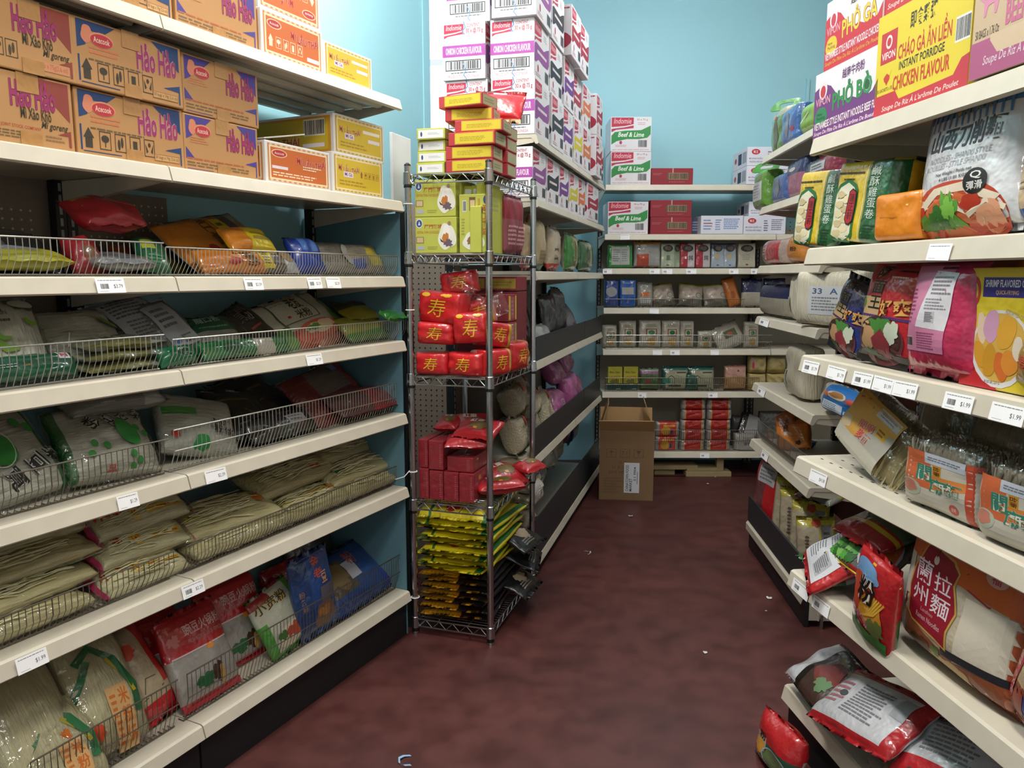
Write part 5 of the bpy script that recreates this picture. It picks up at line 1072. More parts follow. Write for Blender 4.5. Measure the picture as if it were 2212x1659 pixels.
lp(842, 888, 690, 712, 0.01, 0.03, 3, 'crinkled green packet tip at the shelf corner', '#3a8a3c', [], [], 'flat', mat='foil', seed=46, cr=0.012, deep=0.06, zc=LZ[3] + 0.135, tilt=60)

# fifth shelf: big clear mung bean noodle bags
def beans(pts): return [('ell', u, v, 0.035, 0.045, '#2f7a30', {'rot': r}) for u, v, r in pts]
big = [('ell', 0.50, 0.42, 0.14, 0.16, '#2c7a34', {'rot': 0.5}), ('ring', 0.50, 0.42, 0.145, 0.165, 0.05, '#b9c8b4')]
bean1 = beans([(0.48, 0.86, .3), (0.40, 0.74, .1), (0.55, 0.78, -.4), (0.42, 0.66, .3), (0.68, 0.70, .5), (0.76, 0.58, .2), (0.84, 0.52, .3), (0.1, 0.46, 0), (0.2, 0.33, .9), (0.3, 0.26, .7)])
ch1 = [('text', '绿', 0.86, 0.22, 0.98, 0.36, '#191a18', {'out': '#c8cac6', 'rot': -1.2, 'ow': 0.03}), ('text', '豆', 0.66, 0.16, 0.82, 0.30, '#191a18', {'out': '#c8cac6', 'rot': -1.2, 'ow': 0.03}), ('text', '寬', 0.44, 0.10, 0.62, 0.24, '#191a18', {'out': '#c8cac6', 'rot': -1.2, 'ow': 0.03}), ('text', '粉', 0.16, 0.07, 0.34, 0.21, '#191a18', {'out': '#c8cac6', 'rot': -1.2, 'ow': 0.03})]
lp(-90, 182, 880, 1075, 0.05, 0.11, 4, 'clear bag of wide mung bean noodles with green oval at the picture edge', '#ffffff', (), bean1 + big + ch1, 'lean', tilt=42, roll=-6, seed=50, cr=0.012, eu=3, film=True, inner=dict(name='noodles', col='#a6a698', bands=[(0.93, 0, 1, 1, '#1c5a24')], mat='strand', s=(0.95, 0.93, 0.80), cr=0.006, ridge=0.004))
ch2 = [('text', '粉', 0.26, 0.60, 0.42, 0.74, '#191a18', {'out': '#c8cac6', 'rot': -.8, 'ow': 0.03}), ('text', '豆', 0.44, 0.64, 0.60, 0.76, '#191a18', {'out': '#c8cac6', 'rot': -.8, 'ow': 0.03}), ('text', '皮', 0.62, 0.66, 0.76, 0.78, '#191a18', {'out': '#c8cac6', 'rot': -.8, 'ow': 0.03}), ('text', '绿', 0.80, 0.70, 0.93, 0.84, '#191a18', {'out': '#c8cac6', 'rot': -.8, 'ow': 0.03})]
lp(165, 368, 900, 1068, 0.05, 0.10, 4, 'clear bag of mung bean noodles with slanted characters', '#ffffff', (), ch2 + beans([(0.30, 0.42, .1), (0.42, 0.38, .3), (0.25, 0.30, 1), (0.88, 0.5, .5), (0.8, 0.58, .6), (0.66, 0.24, .2), (0.72, 0.16, 0), (0.64, 0.1, .4)]) + [('ell', 0.68, 0.52, 0.10, 0.19, '#2c7a34', {'rot': 0.5}), ('text', '品', 0.36, 0.04, 0.46, 0.14, '#b03a30')], 'lean', tilt=38, roll=5, seed=51, cr=0.012, eu=3, film=True, inner=dict(name='noodles', col='#a2a294', bands=[(0.0, 0, 0.06, 1, '#1c5a24')], mat='strand', s=(0.95, 0.93, 0.80), cr=0.006, ridge=0.004))
lp(150, 370, 862, 915, 0.16, 0.09, 4, 'speckled clear bag lying across behind the mung bean noodles', '#ffffff', (), [('ell', 0.45 + 0.07 * k, 0.42 + 0.05 * (k % 3), 0.015, 0.03, '#4a4c48') for k in range(7)], 'flat', seed=52, cr=0.012, deep=0.16, zc=LZ[4] + 0.25, tilt=65, film=True, inner=dict(name='noodles', col='#74756c', bands=[(0.75, 0, 1, 1, '#9a9c96'), (0.97, 0, 1, 1, '#2c6a34')], mat='strand', s=(0.95, 0.93, 0.80), cr=0.006, ridge=0.004))
lp(366, 526, 868, 1010, 0.07, 0.09, 4, 'clear noodle bag with speckled white shoulder and green stripe', '#ffffff', (), [('ell', 0.05 + 0.055 * k, 0.93 - 0.02 * (k % 2), 0.012, 0.015, '#4a4c4e') for k in range(9)] + [('text', 'NET', 0.62, 0.46, 0.85, 0.54, '#2a2c28'), ('text', '粉丝', 0.60, 0.30, 0.90, 0.44, '#1a1b18'), ('ell', 0.45, 0.15, 0.1, 0.1, '#1f7a3a', {'wob': 0.2}), ('ell', 0.15, 0.25, 0.05, 0.06, '#b03a30')], 'lean', tilt=35, roll=18, seed=53, cr=0.012, eu=2.6, film=True, inner=dict(name='noodles', col='#a2a498', bands=[(0, 0.88, 0.6, 1, '#b5b7b4'), (0.05, 0.58, 0.45, 0.72, '#2f8a2f')], mat='strand', s=(0.95, 0.93, 0.80), cr=0.006, ridge=0.004))
for i, (x0, x1, y0, y1, q, rl) in enumerate(((515, 625, 860, 960, 0.07, 8), (560, 690, 828, 930, 0.14, -8))):
    lp(x0, x1, y0, y1, q, 0.06, 4, 'black seaweed bag with a fine gold line, ' + ('front one', 'rear one')[i], '#1a1f1a', [(0, 0.7, 1, 0.75, '#5d5a24'), (0.7, 0.3, 1, 0.9, '#232a24')], [('line', [(0.1, 0.4), (0.5, 0.5), (0.9, 0.3)], 0.004, '#6b6830')], 'lean', tilt=52, roll=rl, seed=54 + i, cr=0.012)
lp(560, 700, 905, 960, 0.045, 0.05, 4, 'dark clear bag with a small white label low in the fence', '#20221f', [(0.4, 0.3, 0.8, 0.6, '#3c3f40')], [('rect', 0.55, 0.4, 0.85, 0.75, '#8f9196'), ('lines', 0.58, 0.45, 0.82, 0.7, 2, '#5a5d60')], 'lean', tilt=45, seed=56, cr=0.01)
lp(690, 838, 805, 905, 0.08, 0.07, 4, 'red and clear noodle bag at the far end of the fifth shelf', '#ffffff', (), [('rect', 0.72, 0.78, 0.82, 0.9, '#6a8ab8'), ('lines', 0.35, 0.2, 0.7, 0.35, 2, '#9a8f8c')], 'lean', tilt=45, roll=-10, seed=57, cr=0.01, film=True, inner=dict(name='noodles', col='#6a201f', bands=[(0.3, 0.45, 0.85, 0.95, '#6d6660'), (0.85, 0.4, 1, 1, '#a8201f')], mat='strand', s=(0.95, 0.93, 0.80), cr=0.006, ridge=0.004))
lp(745, 870, 865, 905, 0.035, 0.05, 4, 'red tinted clear bag lying low by the shelf end', '#7c2424', [(0, 0, 0.5, 1, '#4a3230')], [('line', [(0.2, 0.4), (0.8, 0.6)], 0.003, '#c09a98')], 'flat', seed=58, cr=0.01, deep=0.14, tilt=60)

# sixth shelf: rice stick bundles
RS = '#b9b184'
def rice(x0, x1, y, q, zc, t, label, deep=0.15, roll=0, tilt=84, rz=0, ops=(), seed=0, col=RS):
    a, w_ = span(LF, x0, x1, y, q); M = PC(LF, a, q + deep / 2, LZ[5] + 0.046 + zc, deep, rz, tilt, roll)
    o = pouch('rice_stick_bag', M, (w_, deep, t), '#ffffff', (), list(ops), label, 'noodle bag', 'rice stick bags', film=True, inner=dict(name='rice_sticks', col=col, mat='strand', s=(0.93, 0.9, 0.92), cr=0.005, ridge=0.006), seed=seed, cr=0.010, seal=0.0, eu=3, ev=2.2)
    # loose sticks on the face of the bundle
    rg = random.Random(seed); m = MB(); P = Pillow(w_ * 0.93, deep * 0.9, t * 0.92, eu=3, ev=2.2, seal=0, cr=0.005, seed=seed, ridge=0.006); S = P.surf(-1)
    for k in range(46):
        v0 = rg.uniform(0.12, 0.88); v1 = min(0.93, max(0.07, v0 + rg.uniform(-.12, .12))); u0 = rg.uniform(0.04, 0.4); u1 = u0 + rg.uniform(0.25, 0.55)
        uu = np.linspace(u0, min(0.97, u1), 6); vv = v0 + (v1 - v0) * (uu - u0) / (u1 - u0) + 0.02 * np.sin(uu * 9 + k)
        x, y_, z = S(uu, vv, rg.uniform(0.0002, 0.002)); c = lin(rg.choice(('#cdc79c', '#c3bb8c', '#aaa276', '#d8d4b0')))
        m.tube(list(zip(x, y_, z)), 0.0014, 4, c, cap=False)
    mo = m.obj('loose_sticks', 'ink', o, Matrix.Translation((0, 0, 0.05 * deep))); mo['kind'] = 'stuff'
    return o
band = [('rect', 0.05, 0.30, 0.95, 0.36, '#2a5a34')]
for i, (x0, x1, y, q, z, lb) in enumerate(((-130, 232, 1400, 0.05, 0.03, 'in the fence at the picture edge, lowest'), (-130, 240, 1340, 0.07, 0.085, 'at the picture edge, second layer'), (-120, 242, 1300, 0.10, 0.14, 'at the picture edge, third layer'), (-130, 225, 1240, 0.16, 0.185, 'at the picture edge, top of the dim pile'))):
    rice(x0, x1, y, q, z, 0.062, 'clear bag of long rice sticks ' + lb, 0.17, seed=60 + i, rz=(0, 2, -1, 3)[i], ops=[('rect', 0.82, 0.3, 0.9, 0.45, '#1f6a4a')] if i < 2 else [('line', [(0.6, 0.5), (0.7, 0.6), (0.8, 0.5)], 0.004, '#3a3a2a')])
zip_ = [('rect', 0.0, 0.0, 0.02, 1, '#b0355a'), ('rect', 0.975, 0.0, 0.985, 1, '#b0355a'), ('text', '米線', 0.06, 0.30, 0.30, 0.75, '#b8341f', {'bold': 0.03}), ('ell', 0.42, 0.30, 0.055, 0.14, '#cfae28'), ('ring', 0.42, 0.30, 0.04, 0.10, 0.3, '#c06a28'), ('ell', 0.42, 0.3, 0.012, 0.03, '#b8341f'), ('rect', 0.52, 0.20, 0.88, 0.30, '#c99f26'), ('lines', 0.54, 0.22, 0.86, 0.28, 1, '#a8541f'), ('line', [(0.36, 0.86), (0.5, 0.66), (0.66, 0.62), (0.82, 0.8)], 0.012, '#3f7a2c'), ('ell', 0.8, 0.74, 0.05, 0.1, '#7a8a2a')]
for i in range(3):
    rice(232 - 8 * i, 428 + 3 * i, 1250 - 45 * i, 0.045 + 0.035 * i, 0.035 + i * 0.072, 0.068, 'clear rice stick bag with pink zip and yellow stripe, %s of three' % ('lowest', 'middle', 'top')[i], 0.17, seed=66 + i, tilt=(70, 62, 55)[i], ops=zip_, col='#c2bd95')
    # sealed by a pink zip at each end
yel = [('rect', 0.3, 0.45, 0.75, 0.53, '#c29a20'), ('lines', 0.34, 0.47, 0.7, 0.51, 1, '#7a3f18'), ('ell', 0.82, 0.5, 0.06, 0.12, '#c4741f', {'wob': 0.2}), ('rect', 0.12, 0.38, 0.28, 0.56, '#b0a02c'), ('barcode', 0.15, 0.42, 0.26, 0.52)]
rice(425, 640, 1180, 0.045, 0.03, 0.06, 'clear rice stick bag below the yellow striped one', 0.16, seed=70)
rice(412, 628, 1130, 0.07, 0.085, 0.06, 'clear rice stick bag with a slanted yellow stripe', 0.18, seed=71, ops=yel, roll=4, tilt=72)
rice(600, 775, 1085, 0.045, 0.04, 0.06, 'clear rice stick bag with yellow stripe in the middle of the bay', 0.16, seed=72, ops=yel, tilt=75)
rice(560, 752, 1020, 0.12, 0.125, 0.07, 'rice stick bag with a green label lying on the pile', 0.17, seed=73, ops=[('rect', 0.25, 0.45, 0.5, 0.62, '#1a4a30'), ('lines', 0.28, 0.48, 0.47, 0.6, 2, '#7fa08c'), ('ell', 0.75, 0.3, 0.12, 0.06, '#b8552f', {'wob': 0.3})], tilt=70, rz=4)
rice(752, 868, 1040, 0.045, 0.03, 0.06, 'rice stick bag in the fence at the bay end, lower', 0.15, seed=74)
rice(722, 866, 1000, 0.08, 0.085, 0.06, 'rice stick bag with small green tag at the bay end, upper', 0.16, seed=75, ops=[('rect', 0.15, 0.3, 0.32, 0.45, '#1a5a3a'), ('rect', 0.4, 0.4, 0.75, 0.5, '#b8552f')], tilt=75)
rice(700, 850, 965, 0.17, 0.15, 0.055, 'rice stick bag with dark green patch at the dim back', 0.15, seed=76, ops=[('rect', 0.2, 0.55, 0.7, 0.75, '#17402c')], tilt=70)

# bottom shelf
def rice7(x0, x1, y, q, zc, t, label, h_, tilt, roll=0, ops=(), seed=0):
    a, w_ = span(LF, x0, x1, y, q); M = PC(LF, a, q, LZ[6] + 0.046 + zc, h_, 0, tilt, roll)
    return pouch('rice_noodle_bag', M, (w_, h_, t), '#ffffff', (), list(ops), label, 'noodle bag', 'rice noodle bags on the bottom shelf', film=True, inner=dict(name='rice_noodles', col='#b7b08a', mat='strand_v', s=(0.93, 0.9, 0.92), cr=0.006, ridge=0.003), seed=seed, cr=0.010, seal=0.0, eu=3, ev=2.4)
dragon = [('line', [(0.2, 0.75), (0.45, 0.85), (0.7, 0.7), (0.85, 0.45), (0.8, 0.25)], 0.022, '#1f6a3c'), ('line', [(0.6, 0.72), (0.78, 0.55), (0.82, 0.4)], 0.012, '#a89a26'), ('line', [(0.05, 0.5), (0.2, 0.62), (0.35, 0.75)], 0.018, '#1f6a3c')]
orch = [('rect', 0.42, 0.02, 0.72, 0.5, '#c9a06a'), ('column', '米粉條', 0.56, 0.04, 0.70, 0.48, '#c4661f', {'bold': 0.02}), ('lines', 0.45, 0.05, 0.53, 0.45, 8, '#c4661f'), ('ell', 0.16, 0.22, 0.12, 0.06, '#c4481f', {'wob': 0.3})]
rice7(-60, 140, 1540, 0.17, 0.17, 0.13, 'clear rice noodle bag filling the bottom corner of the picture', 0.36, 40, 0, [('ell', 0.7, 0.25, 0.06, 0.05, '#c4661f', {'wob': 0.4})], 80)
rice7(20, 200, 1610, 0.10, 0.10, 0.10, 'clear rice noodle bag with green dragon print behind the fence', 0.26, 38, 0, dragon + orch, 81)
rice7(130, 285, 1520, 0.16, 0.15, 0.12, 'clear rice noodle bag with orange characters and green dragon', 0.34, 32, 3, dragon + orch, 82)
nb = lp(262, 418, 1395, 1600, 0.07, 0.11, 6, 'pale noodle bag in a red mesh sack behind the fence', '#a8977a', [(0, 0, 1, 0.2, '#b81f24'), (0, 0, 0.26, 1, '#b0262a'), (0.84, 0.3, 1, 1, '#b5322a')], [('rect', 0.22, 0.25, 0.30, 0.9, '#c8302f'), ('text', 'NOODLE', 0.29, 0.3, 0.35, 0.85, '#d8b8b0', {'rot': -90}), ('ell', 0.55, 0.72, 0.14, 0.07, '#c0452f', {'wob': 0.35}), ('line', [(0.5, 0.3), (0.6, 0.42), (0.75, 0.4)], 0.003, '#5a4a3a'), ('line', [(0.45, 0.25), (0.8, 0.28)], 0.003, '#5a4a3a')], 'lean', tilt=32, roll=-8, seed=83, cr=0.010, name='rice_noodle_bag')
pot = [('rect', 0, 0.545, 1, 0.56, '#c9b8b8'), ('text', '豌豆火锅粉', 0.30, 0.72, 0.95, 0.84, '#cfa9a6', {'bold': 0.01}), ('text', 'FRESH POTATO THICK VERMICELLI', 0.32, 0.64, 0.95, 0.68, '#c48a88', {'plain': True}), ('ell', 0.14, 0.72, 0.08, 0.06, '#b56a66', {'wob': 0.5}), ('rect', 0.56, 0.50, 0.66, 0.56, '#d9822a'), ('ell', 0.40, 0.22, 0.14, 0.07, '#1f5a34', {'wob': 0.4}), ('ell', 0.62, 0.24, 0.10, 0.10, '#3a2a1c', {'wob': 0.3}), ('ell', 0.68, 0.20, 0.05, 0.09, '#b08a4a', {'wob': 0.2}), ('rect', 0, 0.0, 1, 0.05, '#a8202a')]
def hotpot(x0, x1, y0, y1, q, lb, seed, tilt=24): return lp(x0, x1, y0, y1, q, 0.07, 6, lb, '#8f8a84', [(0, 0.56, 1, 1, '#a81c22'), (0, 0, 1, 0.08, '#a8202a')], pot, 'lean', tilt=tilt, seed=seed, cr=0.006, seal=0.05, eu=2.6, group='red topped hot pot noodle bags')
hotpot(402, 530, 1335, 1530, 0.05, 'red and clear hot pot noodle bag with orange sticker, front one', 84)
hotpot(475, 600, 1268, 1470, 0.12, 'red and clear hot pot noodle bag standing behind the front one', 85, 20)
hotpot(330, 432, 1340, 1500, 0.17, 'dim red hot pot noodle bag behind the mesh sack', 86, 18)
hotpot(590, 668, 1225, 1400, 0.22, 'dim red hot pot noodle bag at the back near the blue bag', 87, 10)
hotpot(210, 330, 1400, 1560, 0.24, 'dark red hot pot noodle bag deep in the shelf', 88, 10)
lp(598, 690, 1275, 1420, 0.05, 0.06, 6, 'white and green wide noodle bag with a vegetable picture', '#a9aa98', [(0, 0, 0.15, 0.6, '#3f8a2c'), (0.85, 0.0, 1, 1, '#4c8f30'), (0, 0, 1, 0.1, '#3f8a2c'), (0.0, 0.82, 0.45, 1, '#8a2a24')], [('text', '小宽粉', 0.05, 0.72, 0.75, 0.88, '#3c2a1c', {'out': '#c9a23a'}), ('ell', 0.5, 0.25, 0.32, 0.14, '#c4b8a0', {'wob': 0.2}), ('ell', 0.58, 0.27, 0.2, 0.09, '#b04a34', {'wob': 0.4}), ('ell', 0.3, 0.3, 0.1, 0.06, '#3f6a2c', {'wob': 0.3})], 'lean', tilt=24, roll=-10, seed=89, cr=0.005)
blu = [('column', '金老', 0.46, 0.66, 0.68, 0.93, '#b84a34', {'bold': 0.02}), ('text', '豆', 0.62, 0.58, 0.78, 0.72, '#c08a5a'), ('ell', 0.62, 0.22, 0.3, 0.14, '#7a5a44', {'wob': 0.2}), ('ell', 0.6, 0.26, 0.16, 0.06, '#a8703a', {'wob': 0.4}), ('rect', 0.55, 0.36, 0.9, 0.55, '#5a5560'), ('column', '粉条好', 0.10, 0.35, 0.22, 0.6, '#8a6a5a')]
lp(655, 738, 1195, 1395, 0.05, 0.05, 6, 'blue vermicelli bag standing upright behind the fence', '#1f4484', [(0, 0, 0.34, 1, '#163a6a'), (0, 0.94, 1, 1, '#1a2f78')], blu, 'lean', tilt=8, roll=-3, seed=90, cr=0.006, seal=0.06)
lp(738, 868, 1218, 1330, 0.05, 0.07, 6, 'blue vermicelli bag lying on its side at the shelf end', '#1d3f7c', [(0.1, 0.25, 0.5, 0.8, '#4a4436'), (0.85, 0, 1, 1, '#1a2f8c')], [('ell', 0.3, 0.55, 0.16, 0.22, '#6b5a3c', {'wob': 0.4}), ('rect', 0.45, 0.4, 0.62, 0.7, '#a8a8b0'), ('text', '粉', 0.55, 0.6, 0.7, 0.85, '#9a4a40')], 'lean', tilt=50, roll=-4, seed=91, cr=0.012)
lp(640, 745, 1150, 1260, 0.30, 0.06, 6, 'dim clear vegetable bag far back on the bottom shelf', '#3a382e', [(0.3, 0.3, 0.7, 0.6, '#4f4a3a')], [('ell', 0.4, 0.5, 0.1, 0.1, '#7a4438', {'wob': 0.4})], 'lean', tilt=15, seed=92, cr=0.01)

# ------------------------------------------------------------------ soft goods elsewhere
def gp(fr, zb, x0, x1, y0, q, t, label, base, bands=(), ops=(), tilt=8, roll=0, rz=0, name='noodle_bag', cat='noodle bag', group=None, h_=None, w_=None, zc=None, flat=False, **k):
    """pack standing on a shelf top zb: pixel columns give its width, y0 its top"""
    a, wp = span(fr, x0, x1, fr_y(fr, (x0 + x1) / 2, zb, q) if flat else (y0 + fr_y(fr, (x0 + x1) / 2, zb, q)) / 2, q); wp = abs(wp)
    if w_: wp = w_
    if flat:
        d_ = h_ or 0.16; M = PC(fr, a, q + d_ / 2, zb + t / 2 + 0.003 if zc is None else zc, d_, rz, tilt, roll)
        return pouch(name, M, (wp, d_, t), base, bands, ops, label, cat, group, **k)
    hh_ = h_ or max(0.04, (fr.at((x0 + x1) / 2, y0, q)[1] - zb) / max(0.35, math.cos(R(tilt)) * math.cos(R(roll))))
    if tilt > 8: hh_ = min(hh_, (0.42 - q - t * 0.6) / math.sin(R(tilt)))
    M = ST(fr, a, q + t * 0.4, (zb if zc is None else zc) + 0.003, rz, tilt, roll)
    return pouch(name, M, (wp, hh_, t), base, bands, ops, label, cat, group, **k)
def fr_y(fr, x, z, q):
    lo, hi = -200.0, 1900.0
    for _ in range(30):
        m = (lo + hi) / 2
        if fr.at(x, m, q)[1] > z: lo = m
        else: hi = m
    return (lo + hi) / 2
# --- second run, third tier: tall noodle bags
g3, g4, g5, g6 = (GZ[i] + 0.044 for i in (2, 3, 4, 5))
def tall(fr, a, q, z, s_, base, bands, ops, label, rz=0, tilt=0, roll=0, grp=None, **k):
    return pouch('noodle_bag', ST(fr, a, q, z + 0.002, rz, tilt, roll), s_, base, bands, ops, label, 'noodle bag', grp, **k)
nz = [('rect', 0, 0.0, 1, 0.12, '#1c6a4a'), ('lines', 0.2, 0.2, 0.8, 0.4, 3, '#8a7a5a')]
tall(GF, 0.06, 0.06, g3, (0.13, 0.22, 0.08), '#a08a6c', [(0, 0, 1, 0.2, '#a8443c')], [('lines', 0.2, 0.3, 0.8, 0.7, 4, '#7c6a50')], 'brown and red noodle bag beside the rack post', seed=201)
tall(GF, 0.25, 0.06, g3, (0.18, 0.25, 0.09), '#b3a482', [(0, 0, 1, 0.12, '#1c6a4a')], nz, 'tall clear bag of curly noodles with green foot', seed=202, mat='strand_v', cr=0.008, ridge=0.004)
tall(GF, 0.62, 0.06, g3, (0.22, 0.235, 0.09), '#b8ab92', [(0, 0, 1, 0.16, '#b0352f'), (0.55, 0.2, 0.8, 0.9, '#c4b9a8')], [('barcode', 0.15, 0.25, 0.4, 0.5), ('column', '麵線', 0.6, 0.35, 0.8, 0.8, '#a83a30'), ('ell', 0.5, 0.1, 0.2, 0.05, '#c8302f')], 'tall cream noodle bag with red foot and pink cap', seed=203)
tall(GF, 0.60, 0.16, g3, (0.16, 0.30, 0.08), '#a8543c', [(0, 0.7, 1, 1, '#b0703a'), (0, 0.6, 1, 0.7, '#c0304a')], (), 'pink capped brown bag behind the cream noodle bag', seed=204)
tall(GF, 1.05, 0.05, g3, (0.30, 0.22, 0.09), '#7f8c3a', [(0, 0, 0.3, 1, '#2f7a2c'), (0.5, 0, 0.7, 1, '#b0a03c'), (0.7, 0, 1, 1, '#9a9a86')], [('column', '河粉王', 0.36, 0.15, 0.46, 0.8, '#3a3a2a')], 'green and yellow noodle bag near the corner of the second run', seed=205)
tall(GF, 1.55, 0.05, g3, (0.40, 0.20, 0.10), '#2b5a34', [(0.4, 0, 0.6, 1, '#a8a078')], (), 'dark green bag last in the corner of the second run', seed=206)
# fourth tier: black bags behind the board
for i, (a, w__, h__, c, lb, tl) in enumerate(((0.10, 0.20, 0.27, '#17181a', 'black plastic bag beside the rack', 10), (0.40, 0.24, 0.30, '#1b1c1e', 'black plastic bag, second from the rack', 14), (0.36, 0.26, 0.15, '#8f8f8c', 'pale crumpled bag with soft folds in front of the black ones', 20), (0.75, 0.28, 0.29, '#202124', 'black plastic bag in the middle of the tier', 8), (1.05, 0.26, 0.32, '#2a2b2e', 'dark clear bag with a crinkled top', 8), (1.30, 0.25, 0.24, '#5a565c', 'grey clear bag with a red print near the corner', 25))):
    pouch('plastic_bag', ST(GF, a, (0.10, 0.14, 0.035, 0.09, 0.10, 0.06)[i], g4 + 0.004, 0, tl, (0, 4, 0, -3, 5, -8)[i]), (w__, h__, 0.10), c, [(0.2, 0.1, 0.8, 0.4, '#4a2a26')] if i == 5 else [(0, 0.8, 1, 1, '#4a4b4d')] if i == 4 else (), (), lb, 'bag', 'dark bags behind the front board', seed=210 + i, cr=0.014, mat='wrap')
# fifth tier: white noodle rolls and pink bags
wn = '#a79c84'
wnop = [('ell', 0.7, 0.75, 0.1, 0.12, '#b03a2f', {'wob': 0.2}), ('ell', 0.55, 0.1, 0.2, 0.07, '#3f7a2f', {'wob': 0.4})]
for i, (a, q, z, s_, tl, rl, c, lb) in enumerate(((0.05, 0.08, 0.0, (0.17, 0.19, 0.10), 15, 0, wn, 'at the rack post'), (0.30, 0.09, 0.0, (0.20, 0.20, 0.10), 15, 4, wn, 'second from the rack'), (0.26, 0.06, 0.15, (0.18, 0.14, 0.09), 25, -8, '#9a8f7a', 'on top of the second one'), (0.58, 0.08, 0.0, (0.22, 0.24, 0.11), 15, 0, '#b5aa90', 'in the middle with green sprig'), (0.42, 0.16, 0.18, (0.2, 0.16, 0.10), 30, 10, '#8d8472', 'high at the back'), (0.10, 0.10, 0.18, (0.18, 0.15, 0.1), 20, -5, '#8d836d', 'on top beside the rack'))):
    pouch('noodle_bag', ST(GF, a, q, g5 + z + 0.004, 0, tl, rl), s_, c, (), wnop, 'white wrapped noodle cake ' + lb, 'noodle bag', 'white noodle cakes on the fifth tier', seed=220 + i, cr=0.012, eu=5, ev=4, seal=0.08, fan=0.15, mat='strand', ridge=0.004)
for i, (a, q, z, s_, tl, rl, lb) in enumerate(((0.92, 0.06, 0.0, (0.24, 0.20, 0.10), 20, 6, 'low in front'), (1.20, 0.05, 0.03, (0.26, 0.22, 0.12), 12, -4, 'with the small heart'), (1.05, 0.10, 0.19, (0.26, 0.17, 0.10), 30, 8, 'lying on the front ones'), (1.38, 0.12, 0.22, (0.24, 0.17, 0.10), 15, -6, 'highest toward the corner'), (1.50, 0.08, 0.0, (0.26, 0.2, 0.10), 14, 0, 'deep toward the corner'))):
    pouch('pink_bag', ST(GF, a, q, g5 + z + 0.004, 0, tl, rl), s_, '#a8588c', [(0, 0.85, 1, 1, '#b06a98')], [('line', [(0.35, 0.9), (0.3, 0.6), (0.34, 0.4)], 0.005, '#3f3a5a'), ('ell', 0.55, 0.55, 0.03, 0.04, '#8f2a58')] if i == 1 else [('rect', 0.3, 0.4, 0.6, 0.6, '#b88aa8'), ('lines', 0.34, 0.44, 0.56, 0.56, 2, '#6a4a6a')], 'pink wrapped noodle bag ' + lb, 'noodle bag', 'pink noodle bags', seed=230 + i, cr=0.012, eu=3, ev=3)
for i in range(4):
    pouch('noodle_bag', PC(GF, 0.07 + 0.02 * (i % 2), 0.09, g5 - 0.44 + 0.30 + i * 0.055 - 0.06, 0.17, 0, 88), (0.26, 0.17, 0.056), '#8f8266', [(0.85, 0, 1, 1, '#a8a294')], [('rect', 0.2, 0.1, 0.4, 0.3, '#8a2a30')] if i == 3 else (), 'flat pale noodle packet behind the rack, %s of four' % ('lowest', 'second', 'third', 'top')[i], 'noodle bag', 'flat pale packets behind the rack', seed=240 + i, cr=0.008, eu=4, ev=4)
# bottom bin of the second run
for i, (a, q, z, s_, tl, rl, c, lb, bd) in enumerate(((0.07, 0.02, 0.0, (0.16, 0.13, 0.12), 0, 0, '#8f8a80', 'wrapped white roll on the floor of the bin', ()), (0.07, 0.02, 0.135, (0.15, 0.11, 0.11), 5, 3, '#a09683', 'wrapped white roll, second from the bottom', ()), (0.10, 0.0, 0.25, (0.18, 0.13, 0.12), 0, -4, '#a8a49c', 'wrapped white roll bulging over the board', ()), (0.30, 0.08, 0.02, (0.24, 0.30, 0.14), 12, 0, '#8f8c84', 'clear bag of white noodles in the bin front', ()), (0.34, 0.05, 0.27, (0.24, 0.16, 0.10), 30, 10, '#8a8f96', 'clear bag with blue print in the bin', [(0.5, 0.2, 1, 0.9, '#2a5a8c')]), (0.62, 0.07, 0.20, (0.26, 0.20, 0.11), 25, -6, '#a3a496', 'white bag with green and yellow stripes in the bin', [(0.6, 0, 0.75, 1, '#1f6a34'), (0.8, 0, 0.86, 1, '#b0a02c')]), (0.90, 0.08, 0.22, (0.26, 0.22, 0.11), 20, 8, '#9c9a90', 'clear noodle bag in the middle of the bin', [(0, 0.7, 1, 1, '#3a6a8c')]), (1.20, 0.10, 0.20, (0.26, 0.24, 0.12), 15, 0, '#8c8472', 'round clear noodle bag farther along the bin', ()), (1.50, 0.12, 0.24, (0.24, 0.26, 0.12), 10, 0, '#6a3048', 'magenta tinted bag deep in the bin corner', [(0, 0.5, 1, 1, '#8c4a6a')]), (1.75, 0.12, 0.2, (0.22, 0.3, 0.12), 5, 0, '#2c3058', 'dark blue bag deep in the bin corner', ()))):
    pouch('noodle_bag', ST(GF, a, q + s_[2] * 0.4, g6 + z + 0.003, 0, tl, rl), s_, c, bd, [('lines', 0.25, 0.3, 0.7, 0.6, 3, '#77746c')] if i > 2 else (), lb, 'noodle bag', 'bags in the floor bin', seed=250 + i, cr=0.014, eu=3, ev=2.6, seal=0.06, fan=0.1, mat='strand' if i < 4 or i == 7 else 'wrap', ridge=0.004)

